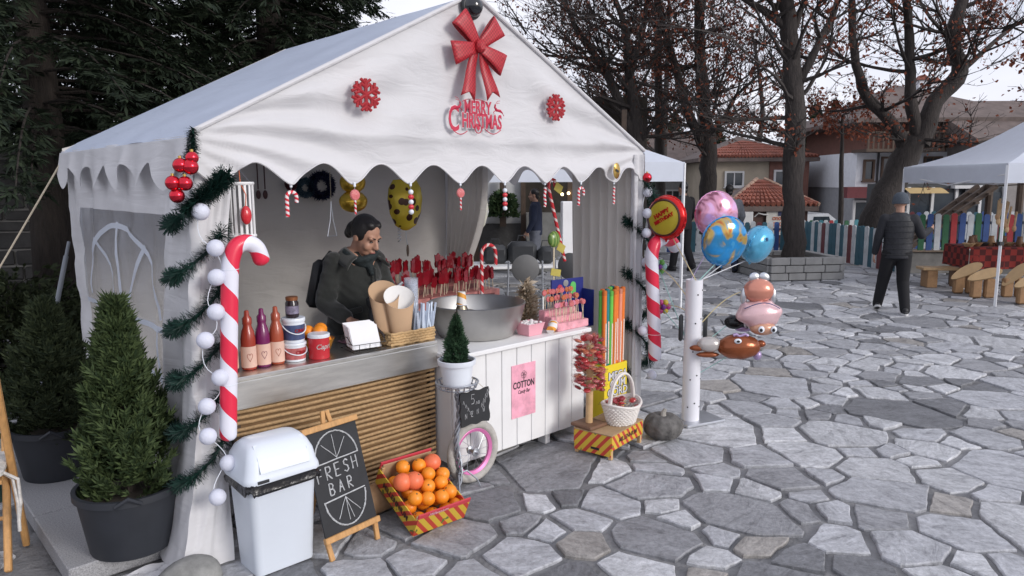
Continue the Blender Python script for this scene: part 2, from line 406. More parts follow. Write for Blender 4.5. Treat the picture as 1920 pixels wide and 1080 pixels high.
for s, vs, fs, c in stones[:300]:
    m = MB(); m.add(vs, fs); me = m.mesh('stone', MATS['paving_stone'], False); col_attr(me, [c]*len(vs)); obj('stone', me, ground)
m = MB(); cols = []
for s, vs, fs, c in stones[300:]: m.add(vs, fs); cols += [c]*len(vs)
me = m.mesh('stone_paving', MATS['paving_stone'], False); col_attr(me, cols); tag(obj('stone_paving', me, ground), kind='stuff')

# granite slabs that the shrubs stand on
mat('granite', (.3, .3, .31), .7, var=.45, vs=160, bump=.15, bs=200)
plat = thing('granite_step', 'low speckled granite slab step under the two potted shrubs', 'step', T(-.3, 0, 0), YAW)
for i, (b0, b1) in enumerate(((.17, .86), (.866, 1.75), (1.756, 2.6))):
    MB().box((0, (b0+b1)/2, .03), (.56, b1-b0, .09), bev=.006).build('slab', MATS['granite'], plat, False)
# ------------------------------------------------------------------ the market tent
def fabric_mat(name, c, transl):
    m = mat(name, c, .5, var=.05, vs=1.6, transl=transl, spec=.35)
    n = m.node_tree.nodes; L = m.node_tree.links; b = n['Principled BSDF']; t = n['Texture Coordinate']
    mp = n.new('ShaderNodeMapping'); mp.inputs['Rotation'].default_value = (0, .6, 0); mp.inputs['Scale'].default_value = (2.5, 1, 8); L.new(t.outputs['Object'], mp.inputs['Vector'])
    z = n.new('ShaderNodeTexNoise'); z.inputs['Scale'].default_value = 1.5; z.inputs['Detail'].default_value = 5; z.inputs['Distortion'].default_value = 1.2; L.new(mp.outputs['Vector'], z.inputs['Vector'])
    bp = n.new('ShaderNodeBump'); bp.inputs['Strength'].default_value = .3; bp.inputs['Distance'].default_value = .03; z2 = n.new('ShaderNodeTexNoise'); z2.noise_type = 'RIDGED_MULTIFRACTAL'; z2.inputs['Scale'].default_value = 1.7; z2.inputs['Detail'].default_value = 3; z2.inputs['Distortion'].default_value = .5; L.new(t.outputs['Object'], z2.inputs['Vector'])
    L.new(z.outputs['Fac'], bp.inputs['Height']); b2 = n.new('ShaderNodeBump'); b2.inputs['Strength'].default_value = .22; b2.inputs['Distance'].default_value = .02; L.new(z2.outputs['Fac'], b2.inputs['Height']); L.new(bp.outputs['Normal'], b2.inputs['Normal']); L.new(b2.outputs['Normal'], b.inputs['Normal'])
    return m
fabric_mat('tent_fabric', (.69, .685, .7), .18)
fabric_mat('tent_wall_shaded', (.62, .59, .55), .26)  # same white fabric, with the beige-grey shade of the interior put into its colour
fabric_mat('tent_roof_shaded', (.54, .6, .72), .15)  # same white fabric, its bluish sky-lit shade painted into the colour
pv = mat('clear_pvc', (.42, .45, .53), .12, var=0, trans=0, alpha=.34, spec=.6, bump=.5, bs=3, stretch=(6, 6, .6), bdist=.02)
mat('pvc_bar', (.66, .7, .78), .45, var=.05, transl=.25)
tent = thing('market_tent', 'white gabled market tent with scalloped valance and red Christmas trim', 'tent', TO, YAW)
def wr(x, z, s=0, k=1): return k*(.018*noise.noise(V(x*2.1+s, z*3.3, s))+.010*noise.noise(V((x+z)*5.2, (z-x)*2.4, s+4))+.005*noise.noise(V(x*3+z*9, z*5, s+8)))
def roofz(a): return EAVE+(RIDGE-EAVE)*(1-abs(a-TW/2)/(TW/2))
def hem(a, sp=.337, o=.073, lo=1.69, hi=.1):
    u = ((a-o)/sp) % 1; return lo+hi*(.5-.5*math.cos(TAU*u))**.8
def gable(b, s, mi=0, front=True):
    def f(u, v):
        a = -.02+u*(TW+.04); z0, z1 = hem(a), roofz(min(max(a, .0), TW)); z = lerp(z0, z1, v)
        edge = min(1, (1-v)*6)*min(1, u*14, (1-u)*14)
        fold = .012*math.exp(-((z-1.93)/.03)**2)
        # tension folds fanning from the corners and the peak
        an = math.atan2(z-EAVE, min(a, TW-a)+.15); cr = .017*math.sin(an*26+2*noise.noise(V(a*2, z*2, s)))*math.exp(-abs(min(a, TW-a)-.45)*1.2)
        hang = .02*(1-v)**3
        return (a, b-(wr(a, z, s, 1.15)+cr+fold)*edge*(1 if front else -1)-hang*(1 if front else -1)-(.012 if front else -.012), z)
    return f
m = MB(); m.sharp = 80; m.grid(gable(0, 1), 190, 44); m.build('gable_front', MATS['tent_fabric'], tent)
m = MB(); m.sharp = 80; m.grid(gable(TL, 5, front=False), 60, 14); m.build('gable_back', MATS['tent_wall_shaded'], tent)
for sd in (0, 1):
    def f(u, v):
        b = -.015+u*(TL+.03); t = v; a = TW/2*(1-t)+.0; a2 = -.035+(TW/2+.035)*t
        z = EAVE-.015+(RIDGE+.012-EAVE)*t
        sag = .022*math.sin(PI*u)*math.sin(PI*t)+.012*noise.noise(V(b*2, t*5, sd*3))*math.sin(PI*u)+.02*noise.noise(V(b*4, t*9, 2))*max(0, .35-t)
        if t < .06: z -= .018*(1-t/.06)
        return (a2 if sd == 0 else TW-a2, b, z-sag)
    m = MB(); m.sharp = 80; m.grid(f, 30, 30); m.build('roof_panel', MATS['tent_roof_shaded'], tent)
    def f2(u, v):
        b = -.015+u*(TL+.03); zt = EAVE-.03; zb = hem(b, .37, -.1, 1.675, .13)-.012
        z = lerp(zt, zb, v); off = .035+.02*v+.022*noise.noise(V(b*5.5, z*2, sd+2))*v+.01*math.sin(b*24)*v
        return (-off if sd == 0 else TW+off, b, z)
    m = MB(); m.sharp = 80; m.grid(f2, 110, 6); m.build('side_valance', MATS['tent_fabric'], tent)
# bright seam where roof and gable meet
for sd in (0, 1):
    A = V(-.02 if sd == 0 else TW+.02, -.02, EAVE-.01); Bq = V(TW/2, -.02, RIDGE+.005)
    MB().tube([A, Bq], .012, 8).build('edge_seam', MATS['tent_fabric'], tent)
for sp_, b_, nm in ((0, -.022, 'hem_binding'),):
    pts = [(-.02+(TW+.04)*i/260, gable(0, 1)(i/260, 0)[1]-.003, hem(-.02+(TW+.04)*i/260)) for i in range(261)]
    MB().tube(pts, .0045, 5).build('hem_binding', MATS['tent_fabric'], tent)
# steel frame
fr = lambda p, r=.019, n=10: MB().tube(p, r, n).build('frame_pole', MATS['white_tube'], tent)
for a in (.03, TW-.03):
    for b in (.03, TL-.03): fr([(a, b, 0), (a, b, EAVE-.03)])
    fr([(a, .03, EAVE-.03), (a, TL-.03, EAVE-.03)])
fr([(TW/2, .03, RIDGE-.03), (TW/2, TL-.03, RIDGE-.03)])
for b in (.03, TL-.03):
    fr([(.03, b, EAVE-.03), (TW/2, b, RIDGE-.03)]); fr([(TW-.03, b, EAVE-.03), (TW/2, b, RIDGE-.03)]); fr([(.03, b, EAVE-.05), (TW-.03, b, EAVE-.05)], .014)
# back wall
m = MB(); m.sharp = 80
m.grid(lambda u, v: (.02+u*(TW-.05), TL-.01+wr(u*3, v*2, 9, 1.6)+.012*math.sin(u*19), .01+v*(EAVE-.03)), 70, 40); m.build('back_wall', MATS['tent_wall_shaded'], tent)
# left wall with its clear window
WB0, WB1, WZ0, WZ1 = .37, 1.93, .42, 1.55
def sidew(b0, b1, z0, z1, nu, nv, nm, mt, off=0):
    m = MB(); m.sharp = 80
    def f(u, v):
        b, z = lerp(b0, b1, u), lerp(z0, z1, v)
        return (off-.012+wr(b*1.5, z*1.2, 14, 1.2)+.008*math.sin(b*17+z*2), b, z)
    m.grid(f, nu, nv); return m.build(nm, mt, tent)
sidew(.0, TL, WZ1, EAVE-.02, 60, 10, 'side_wall', MATS['tent_fabric'])
sidew(.0, TL, .01, WZ0, 60, 10, 'side_wall', MATS['tent_fabric'])
sidew(.0, WB0, WZ0, WZ1, 12, 24, 'side_wall', MATS['tent_fabric'])
sidew(WB1, TL, WZ0, WZ1, 12, 24, 'side_wall', MATS['tent_fabric'])
pane = sidew(WB0, WB1, WZ0, WZ1, 50, 40, 'window_pane', pv)
def bar(pts, w=.03):
    m = MB(); m.sharp = 80; P = [V(0, y, z) for y, z in pts]; L_, R_ = [], []
    for i, p in enumerate(P):
        d = (P[min(i+1, len(P)-1)]-P[max(i-1, 0)]).normalized(); nn = V(0, -d.z, d.y)*w/2
        for q, S in ((p+nn, L_), (p-nn, R_)):
            x = -.024+wr(q.y*1.5, q.z*1.2, 14, 1.2)+.008*math.sin(q.y*17+q.z*2); S.append((x, q.y, q.z))
    k = len(P); m.add(L_+R_, [(i, i+1, k+i+1, k+i) for i in range(k-1)]); m.build('window_bar', MATS['pvc_bar'], pane)
cB, cZ, rA = (WB0+WB1)/2, .98, .56
bar([(cB+rA*1.12*math.cos(t), cZ+.05+.44*math.sin(t)) for t in [PI*i/24 for i in range(25)]])
for zz in (.98, .72): bar([(WB0+.02+(WB1-WB0-.04)*i/16, zz) for i in range(17)])
bar([(cB, WZ0+.02+(1.47-WZ0)*i/12) for i in range(13)])
for sx in (-1, 1): bar([(cB+sx*.42*i/8, .98+.40*i/8) for i in range(9)])
for bb in (WB0+.2, WB1-.2): bar([(bb, WZ0+(0.98-WZ0)*i/8) for i in range(9)])
# wrap of fabric round the front corner post, flaring on the ground
def wrap(u, v):
    z = .015+v*(1.76-.015); tk = max(0, (z-1.5)/.26); fl = max(0, (.55-z)/.55)**1.4; fx = .016*math.sin(u*16+z*3)*(.4+.6*v)+wr(u*3, z, 20, .9)
    if u < .45: p = V(lerp(.115+.03*fl, -.015-.05*fl, u/.45), -.035-.06*fl+fx, z)
    else: p = V(-.03-.06*fl+fx, lerp(-.035-.06*fl, .36, (u-.45)/.55), z)
    p += V(-.035, -.03, 0)*fl+V(-.10*(1-v), 0, 0)+V(.035, .045, 0)*tk
    return p
m = MB(); m.sharp = 80; m.grid(wrap, 44, 60); m.build('corner_flap', MATS['tent_fabric'], tent)
m = MB(); m.sharp = 80
m.grid(lambda u, v: (TW+.015-.10*(1-abs(2*u-1))*0-.11*(1-u)+.01*math.sin(u*9+v*4), -.03+.012*math.sin(u*20), .02+v*1.86), 14, 30); m.build('corner_flap', MATS['tent_fabric'], tent)
# gathered curtains on the open right side
def curtain(b0, b1, nm, tie):
    def f(u, v):
        z = .03+v*(EAVE-.08); k = 1-tie*math.exp(-((z-.75)/.5)**2) if tie else 1
        b = b1+(b0-b1)*k*u if tie > 0 else b0+(b1-b0)*u
        return (TW-.03+.028*math.sin(u*TAU*7+1.2*math.sin(v*3))+.012*noise.noise(V(u*9, v*3, b0)), b, z)
    m = MB(); m.sharp = 80; m.grid(f, 130, 24); m.build(nm, MATS['tent_wall_shaded'], tent)
curtain(.02, .62, 'curtain', 0)
curtain(1.62, 2.2, 'curtain', .55)
# guy rope
P0 = T(-.03, TL, 1.84); S0 = V(-3.82, 4.30, 0)
rp = thing('guy_rope', 'pale guy rope staked out from the rear corner of the tent', 'rope', S0)
MB().tube([P0-S0, (0, 0, .06)], .006, 6).build('cord', MATS['rope'], rp)
MB().tube([(-.05, -.02, .1), (.03, .02, -.12)], .008, 6).build('peg', MATS['steel_tube'], rp)
# ------------------------------------------------------------------ foliage helpers
island_mat('spruce_needles', (.011, .019, .012), (.032, .046, .025), .75, .12)
island_mat('thuja_needles', (.022, .04, .016), (.085, .12, .045), .7, .15)
island_mat('juniper_needles', (.02, .03, .014), (.06, .075, .035), .7, .15)
island_mat('brown_leaves', (.1, .028, .016), (.36, .12, .07), .7, .35)
island_mat('dull_leaves', (.06, .026, .018), (.19, .08, .055), .75, .3)
mat('bark', (.045, .038, .035), .9, var=.45, vs=9, bump=.8, bs=18, stretch=(3, 3, .6), bdist=.03)
mat('spruce_bark', (.032, .025, .021), .9, var=.4, vs=9, bump=.8, bs=18, stretch=(3, 3, .6), bdist=.03)
def sprig(m, p, d, l, wd, up, n=3, rs=rnd):
    d = d.normalized(); s = d.cross(up); s = s.normalized() if s.length > 1e-3 else V(1, 0, 0)
    for k in range(n):
        a = (k-(n-1)/2)*.55+rs.uniform(-.12, .12); e = (d*math.cos(a)+s*math.sin(a)).normalized(); ll = l*rs.uniform(.75, 1.1)*(1-.15*abs(k-(n-1)/2))
        t = e.cross(up).normalized() if e.cross(up).length > 1e-3 else s
        m.add([p, p+e*ll*.5+t*wd, p+e*ll+up*rs.uniform(-.1, .05)*l, p+e*ll*.5-t*wd], [(0, 1, 2, 3)])
def conifer(name, label, x, y, h, rad, z0, trunk_r, nb, group, seed):
    rs = random.Random(seed); t = thing(name, label, 'tree', (x, y, 0), rs.uniform(0, 6), group)
    m = MB(); m.tube([(0, 0, -.1), (0.05, 0, h*.3), (0, .05, h*.7), (0, 0, h)], [trunk_r*1.25, trunk_r*.9, trunk_r*.5, .02], 12); m.build('trunk', MATS['spruce_bark'], t)
    m = MB(); br = MB(); m.sharp = 0
    for i in range(nb):
        f = (i+rs.random())/nb; z = z0+(h-z0)*f**1.15; L = rad*(1-(z-z0)/(h-z0)*.55)*rs.uniform(.6, 1.1); an = rs.uniform(0, TAU)
        o = V(math.cos(an), math.sin(an), 0); P = []
        for k in range(7):
            u = k/6; P.append(V(0, 0, z)+o*(L*u)+V(0, 0, -.42*L*u*u+.12*L*u))
        br.tube(P, [.014*(1-k/7)+.002 for k in range(7)], 4, cap=False)
        ns = int(18+42*L)
        for q in range(ns):
            u = rs.uniform(.12, 1)**.75; k = min(5, int(u*6)); p = P[k].lerp(P[k+1], u*6-k)
            sd = V(-o.y, o.x, 0)*rs.uniform(-1, 1)+o*.5+V(0, 0, rs.uniform(-.9, .1))
            off = sd.normalized()*rs.uniform(0, .28)*(1.1-u*.5); sprig(m, p+off, sd, rs.uniform(.08, .16), .0125, V(rs.uniform(-.5, .5), rs.uniform(-.5, .5), 1).normalized(), 5, rs)
    br.build('branches', MATS['spruce_bark'], t); m.build('crown', MATS['spruce_needles'], t, False)
    return t
conifer('spruce_tree', 'tall dark spruce whose bare trunk rises by the stone wall', -4.35, 6.9, 8.0, 2.3, 2.15, .17, 250, 'spruces behind the tent', 3)
conifer('spruce_tree', 'dark spruce filling the space right behind the tent ridge', -2.95, 9.3, 8.2, 2.0, 2.2, .2, 260, 'spruces behind the tent', 4)
conifer('spruce_tree', 'dark spruce beyond the iron fence', -5.3, 10.6, 8.5, 2.6, 2.1, .2, 260, 'spruces behind the tent', 5)
conifer('spruce_tree', 'dark spruce at the far end of the stone wall', -3.9, 12.6, 9.5, 2.5, 2.4, .2, 240, 'spruces behind the tent', 6)
conifer('spruce_tree', 'dark spruce furthest along the wall, with crown cut by the picture edge', -7.6, 9.2, 8.0, 2.6, 2.2, .2, 240, 'spruces behind the tent', 8)
# ---- stone wall with iron fence
WA, WBp = V(-8.2, 6.6, 0), V(-1.35, 10.6, 0); wd = (WBp-WA); wl = wd.length; wyaw = math.atan2(wd.y, wd.x)
mat('wall_mortar', (.3, .29, .27), .9, var=.2, vs=6); mat('wall_stone', (.06, .058, .056), .8, var=.35, vs=5, bump=.6, bs=14, bdist=.02)
sw = thing('stone_wall', 'dark rubble stone wall with pale mortar behind the shrubs', 'wall', WA, wyaw)
MB().box((wl/2, .15, 1.0), (wl, .3, 2.0)).build('wall_core', MATS['wall_mortar'], sw, False)
MB().box((wl/2, .15, 2.04), (wl+.1, .42, .1), bev=.01).build('coping', mat('coping', (.11, .105, .1), .85, var=.3, bump=.4, bs=20), sw, False)
rs = random.Random(4); z = .02; st = []
while z < 1.97:
    h = rs.uniform(.12, .2); x = rs.uniform(-.1, .1)
    while x < wl-.05:
        l = rs.uniform(.16, .46); st.append((x, z, l, min(h, 1.98-z))); x += l
    z += h
rest = MB()
for i, (x, z, l, h) in enumerate(st):
    if l < .08 or h < .04: continue
    m = MB().box((x+l/2, -.012+rs.uniform(-.012, .01), z+h/2), (l-.022, .06, h-.022), M=Matrix.Rotation(rs.uniform(-.03, .03), 4, 'Y'), bev=.012)
    if x < 4.4: m.build('stone', MATS['wall_stone'], sw, False)
    else: rest.add(m.v, m.f)
tag(rest.build('stone_facing', MATS['wall_stone'], sw, False), kind='stuff')
fe = thing('iron_fence', 'dark iron railing on top of the stone wall', 'fence', WA+V(0, 0, 2.09), wyaw)
for zz in (.12, 1.05): MB().box((wl/2, .15, zz), (wl, .03, .04)).build('rail', MATS['black_metal'], fe, False)
bme = MB().tube([(0, .15, 0), (0, .15, 1.2)], .012, 6).mesh('bar', MATS['black_metal'])
for i in range(int(wl/.14)): obj('bar', bme, fe).location = (i*.14+.05, 0, 0)
pr = thing('stone_pier', 'short pale rubble pier beside the dark stone wall', 'pier', V(-4.75, 6.05, 0), .3)
for k in range(7):
    for j in range(2): MB().box((-.16+j*.31, 0, .1+k*.17), (.3, .6, .16), bev=.02).build('stone', mat('pier_stone', (.22, .21, .2), .85, var=.3, vs=4, bump=.5, bs=12), pr, False)
# ---- shrubs
def bush(name, label, loc, rx, ry, h, n, l, mt, cat='shrub', seed=1, shape='dome', group=None, stem=True, pointed=1.0, parent=None, wid=.14):
    rs = random.Random(seed)
    t = parent or thing(name, label, cat, loc, 0, group); m = MB(); m.sharp = 0; st = MB()
    if shape == 'cone' and n > 5000:          # sprays grouped on branchlets
        B = int(n/32)
        for b_ in range(B):
            f = rs.random()**.9*.94; an = rs.uniform(0, TAU); rr = rx*(1-f)**.95*1.08*min(1, .8+f*4)*rs.uniform(.7, 1.15)*(1+.3*noise.noise(V(math.cos(an)*1.5, math.sin(an)*1.5, f*5+seed)))
            o = V(math.cos(an), math.sin(an), 0); P0 = o*(rr*.35)+V(0, 0, h*f-.02); P1 = o*rr+V(0, 0, h*f+rr*.4+.03-max(0, .12-f)*1.4); sd = V(-o.y, o.x, 0)
            for q in range(32):
                u = rs.random()**.7; p = P0.lerp(P1, u)+V(0, 0, .06*u*u)+sd*rs.uniform(-1, 1)*.045*(1.15-u*.6); d = o*.55+V(0, 0, .5+.5*u)+sd*rs.uniform(-.9, .9); sprig(m, p, d, l*rs.uniform(.45, .85), l*wid, (sd*rs.uniform(-1, 1)+o*.6+V(0, 0, rs.uniform(-.5, .5))).normalized(), 3, rs)
        for q in range(60): p = V(rs.uniform(-.012, .012), rs.uniform(-.012, .012), h*rs.uniform(.88, 1.06)); sprig(m, p, V(rs.uniform(-.4, .4), rs.uniform(-.4, .4), 1), l*.6, l*wid, V(1, 0, 0), 3, rs)
        n = 0
    for i in range(n):
        f = rs.random(); an = rs.uniform(0, TAU)
        if shape == 'cone':
            z = h*f; prof = (1-f)**.72*min(1, .62+f*4)*pointed*(1+.5*noise.noise(V(math.cos(an)*1.6, math.sin(an)*1.6, f*5+seed))); q = rs.uniform(.35, 1)**.4*rs.choice((.9, 1, 1, 1.08))
            p = V(rx*prof*q*math.cos(an), ry*prof*q*math.sin(an), z); d = V(math.cos(an)*.75, math.sin(an)*.75, rs.uniform(.2, 1.1))
        else:
            ph = math.asin(rs.uniform(0, 1)); q = rs.uniform(.55, 1)*(1+.18*noise.noise(V(an*1.3, ph*2, seed))); 
            p = V(rx*q*math.cos(ph)*math.cos(an), ry*q*math.cos(ph)*math.sin(an), h*q*math.sin(ph)); d = V(math.cos(an), math.sin(an), rs.uniform(0, .9))
        d += V(rs.uniform(-.5, .5), rs.uniform(-.5, .5), rs.uniform(-.3, .3)); up = V(rs.uniform(-1, 1), rs.uniform(-1, 1), rs.uniform(-.4, 1)).normalized()
        sprig(m, p-d.normalized()*l*.4, d, l*rs.uniform(.6, 1.25), l*wid, up, 3, rs)
    m.build('foliage', mt, t, False)
    if stem:
        st.tube([(0, 0, -.05), (.02, 0, h*.5), (0, 0, h*.93)], [.022, .014, .004], 6)
        for k in range(14):
            an = k*2.4; z = h*(.1+.055*k); rr = rx*(1-z/h)*.8; st.tube([(0, 0, z), (rr*.5*math.cos(an), rr*.5*math.sin(an), z+.08), (rr*math.cos(an), rr*math.sin(an), z+.2*h*.6)], [.007, .005, .002], 4)
        st.build('stem', MATS['spruce_bark'], t)
    return t
bush('juniper_shrub', 'broad dark juniper hedge at the foot of the stone wall', V(-4.0, 5.75, 0), 1.25, .75, 1.02, 7000, .085, MATS['juniper_needles'], seed=2)
# ---- bare winter trees with brown leaves
def wtree(name, label, limbs, nl, leafm, seed, group='bare trees round the plaza', twig=1.0, leaf=.09, spread=1.0, base=None):
    rs = random.Random(seed); base = base or limbs[0][0][0]; t = thing(name, label, 'tree', V(base.x, base.y, base.z), 0, group)
    tr = MB(); tr.sharp = 60; br = MB(); lf = MB(); lf.sharp = 0; O = V(base.x, base.y, base.z); tips = []
    def grow(p, d, L, r, lev):
        k = 6 if lev < 2 else 4; P = [p.copy()]; q = p.copy(); d = d.normalized()
        for i in range(k):
            d = (d+V(rs.uniform(-.3, .3), rs.uniform(-.3, .3), rs.uniform(-.14, .24))*(.75 if lev < 2 else 1)).normalized(); q = q+d*(L/k); P.append(q.copy())
        br.tube(P, [max(.003, r*(1-i/(k+.6))) for i in range(k+1)], 5 if lev == 0 else 3, cap=False)
        if lev < 3:
            for j in range((5, 4, 3)[lev]):
                i = rs.randint(1, k); dd = (P[i]-P[i-1]).normalized()+V(rs.uniform(-1, 1), rs.uniform(-1, 1), rs.uniform(-.45, .8))*.95
                grow(P[i], dd, L*rs.uniform(.4, .65), r*.5, lev+1)
        if lev >= 1: tips.extend(P[1:])
    for pts in limbs:
        P = [q-O for q, r in pts]; rr = [r for q, r in pts]
        # smooth the limb
        Q, S = [], []
        for i in range(len(P)-1):
            for k in range(4):
                u = k/4; p0 = P[max(i-1, 0)]; p3 = P[min(i+2, len(P)-1)]; a, b = P[i], P[i+1]
                Q.append(.5*((2*a)+(b-p0)*u+(2*p0-5*a+4*b-p3)*u*u+(3*a-p0-3*b+p3)*u**3)+V(rs.uniform(-1, 1), rs.uniform(-1, 1), 0)*rr[i]*.12); S.append(lerp(rr[i], rr[i+1], u)*rs.uniform(.93, 1.08))
        Q.append(P[-1]); S.append(rr[-1]); tr.tube(Q, [q*.82 for q in S], 12)
        tot = len(Q)
        for j in range(int(tot*.85*twig)):
            i = rs.randint(int(tot*.3), tot-1)
            if Q[i].z+O.z < 1.9: continue
            an = rs.uniform(0, TAU); grow(Q[i], V(math.cos(an), math.sin(an), rs.uniform(-.2, .9)), rs.uniform(.9, 2.3)*spread, min(S[i]*.4, .045), 0)
    if tips:
        for i in range(int(nl*1.75)):
            p = rs.choice(tips)+V(rs.uniform(-.12, .12), rs.uniform(-.12, .12), rs.uniform(-.15, .03)); s = leaf*rs.uniform(.6, 1.2)
            a = V(rs.uniform(-1, 1), rs.uniform(-1, 1), rs.uniform(-1.2, .2)).normalized(); b = a.cross(V(rs.uniform(-1, 1), rs.uniform(-1, 1), rs.uniform(-1, 1))).normalized(); c = a.cross(b)
            lf.add([p, p+a*s*.5+b*s*.33+c*s*.1, p+a*s, p+a*s*.5-b*s*.33+c*s*.1], [(0, 1, 2, 3)])
        lf.build('leaves', leafm, t, False)
    tr.build('trunk', MATS['bark'], t); br.build('branches', MATS['bark'], t); return t
def limb(y, *pts): return [(gy(px, py, y+(pts[i][3] if len(pts[i]) > 3 else 0)), r) for i, (px, py, r, *_) in enumerate(pts)]
BL, DL = MATS['brown_leaves'], MATS['dull_leaves']
wtree('bare_tree', 'thick straight dark trunk growing from the square stone planter', [
    [(V(5.02, 13.0, 0), .25)]+limb(13, (1490, 430, .23), (1488, 330, .225), (1490, 220, .21), (1483, 90, .18), (1470, -40, .15), (1465, -260, .07)),
    limb(13, (1484, 60, .09), (1440, 25, .075), (1385, -10, .06), (1330, -60, .04)), limb(13, (1492, 170, .09), (1530, 90, .08), (1565, 20, .065, .6), (1590, -80, .04, 1)),
    limb(13, (1488, 60, .07), (1505, 10, .06), (1530, -60, .04, -.6))], 2100, BL, 11, leaf=.085)
wtree('bare_tree', 'leaning three-stemmed tree behind the striped fence', [
    [(V(7.6, 15.4, -.1), .42)]+limb(15.2, (1640, 410, .34), (1690, 320, .33), (1715, 260, .3)),
    limb(15.2, (1700, 300, .17), (1680, 240, .15), (1625, 180, .13), (1602, 100, .1), (1597, 0, .08), (1590, -120, .04)),
    limb(15.2, (1722, 270, .16), (1708, 180, .13), (1705, 90, .11), (1700, 0, .09), (1690, -140, .04)),
    limb(15.2, (1722, 270, .24), (1755, 190, .21), (1800, 135, .19), (1785, 60, .15), (1815, -30, .13), (1830, -160, .06)),
    limb(15.2, (1795, 140, .08), (1840, 100, .06), (1900, 50, .045, .5), (1960, 10, .03, 1))], 2300, BL, 12, leaf=.09, twig=.8)
wtree('bare_tree', 'forked dark tree rising beside the cream house', [
    [(gy(1328, 440, 16.5)*1, .24)]+limb(16.5, (1328, 350, .23), (1328, 280, .22), (1318, 180, .17), (1312, 60, .14), (1308, -60, .1), (1300, -220, .05)),
    limb(16.5, (1322, 275, .15), (1290, 210, .13), (1268, 130, .11), (1240, 30, .08), (1225, -100, .05))], 2000, BL, 13, leaf=.09, twig=1.15)
wtree('bare_tree', 'slender straight tree between two forked trees', [[(gy(1238, 440, 17.4), .15)]+limb(17.4, (1237, 300, .14), (1235, 150, .12), (1232, 0, .1), (1230, -200, .05))], 1000, BL, 14, leaf=.085, twig=1.0)
wtree('bare_tree', 'spreading dark tree just beyond the tent corner', [[(gy(1196, 470, 15), .2)]+limb(15, (1196, 330, .18), (1195, 255, .17), (1180, 150, .11), (1174, 60, .09), (1150, -20, .06), (1140, -160, .03)),
    limb(15, (1194, 270, .13), (1150, 165, .11), (1120, 110, .09), (1078, 50, .06), (1050, -30, .03)), limb(15, (1180, 150, .07), (1205, 60, .06), (1215, -30, .05))], 2600, DL, 15, leaf=.075, twig=1.6, spread=.85)
wtree('bare_tree', 'young thin tree in front of the white house', [[(gy(1575, 500, 16.8), .075)]+limb(16.8, (1576, 400, .07), (1578, 300, .06), (1580, 215, .03))], 420, BL, 16, leaf=.1, twig=1.2, spread=.5)
wtree('bare_tree', 'brown leafed tree over the right hand gazebo', [[(V(10.3, 12.6, 0), .2), (V(10.1, 12.5, 1.8), .17), (V(9.8, 12.3, 3.4), .13), (V(9.3, 12.0, 4.4), .06)], [(V(10.1, 12.5, 2.6), .08), (V(9.3, 11.9, 3.3), .06), (V(8.6, 11.5, 3.5), .03)]], 1500, BL, 17, leaf=.09, twig=.9, spread=.6)
wtree('bare_tree', 'distant brown tree behind the cream house', [[(gy(1240, 480, 27), .2)]+limb(27, (1242, 300, .18), (1250, 150, .12), (1255, 0, .06))], 1300, DL, 18, leaf=.13, twig=1.8, spread=1.5)
wtree('bare_tree', 'distant brown tree between the houses', [[(gy(1420, 480, 34), .2)]+limb(34, (1420, 300, .18), (1430, 200, .12), (1410, 60, .06))], 1400, DL, 19, leaf=.14, twig=2.2, spread=1.6)
for i, (px, yy, h) in enumerate(((1520, 44, 6.8), (1556, 46, 7.2), (1590, 45, 5.8), (1180, 34, 7), (1130, 32, 6), (1260, 46, 6.5), (1340, 48, 6.2))):
    p = gy(px, 400, yy); bush('fir_tree', 'small far-off dark fir', V(p.x, p.y, -.8), 1.5, 1.5, h, 700, .5, MATS['spruce_needles'], 'tree', 30+i, 'cone', 'far firs behind the houses')
# ---- planter round the big tree
pl = thing('tree_planter', 'square grey block planter around the thick tree trunk', 'planter', V(4.95, 13.05, 0), .12)
mat('block', (.28, .28, .275), .85, var=.2, vs=3, bump=.3, bs=25); rs = random.Random(9)
for s in range(4):
    A = Matrix.Rotation(s*PI/2, 4, 'Z')
    for r in range(3):
        x = -.66
        while x < .6:
            l = min(rs.uniform(.26, .4), .64-x); m = MB().box((x+l/2, -.62, .065+r*.13), (l-.012, .16, .118), bev=.008); m.xf(A); m.build('block', MATS['block'], pl, False); x += l
MB().box((0, 0, .16), (1.14, 1.14, .3)).build('soil', mat('soil', (.05, .04, .03), .95, var=.4, bump=.6), pl, False)
MB().box((0, 0, .20), (1.24, 1.24, .36)).build('block_core', mat('joint_grey', (.1, .1, .1), .9), pl, False) if False else None
# ---- fences
def fence(name, label, A, Bq, h, w, gap, cols, z=0, rails=(.25, .75), seed=1, top='round'):
    A, Bq = Vector(A), Vector(Bq); d = Bq-A; l = d.length; t = thing(name, label, 'fence', A, math.atan2(d.y, d.x)); rs = random.Random(seed)
    for f in rails: MB().box((l/2, .03, h*f+z), (l, .03, .05)).build('rail', mat('rail_dark', (.08, .08, .09), .8), t, False)
    x = 0; i = 0; me = {}
    while x+w <= l:
        c = cols[i % len(cols)] if seed % 2 else rs.choice(cols)
        if c not in me:
            hw = w/2; poly = [(-hw, 0), (hw, 0), (hw, h-.03), (hw*.5, h), (-hw*.5, h), (-hw, h-.03)]
            me[c] = MB().prism(poly, -.012, .012, UPRIGHT).mesh('picket', mat('fence_%s' % c, FC[c], .6, var=.2, vs=5), False)
        o = obj('picket', me[c], t); o.location = (x+hw, rs.uniform(-.004, .004), z+rs.uniform(-.015, .015)); o.rotation_euler = (0, rs.uniform(-.012, .012), 0); x += w+gap; i += 1
    return t
FC = dict(teal=(.03, .11, .15), white=(.55, .58, .6), maroon=(.14, .03, .035), green=(.02, .12, .05), blue=(.03, .08, .26), red=(.4, .03, .035), cyan=(.05, .22, .27))
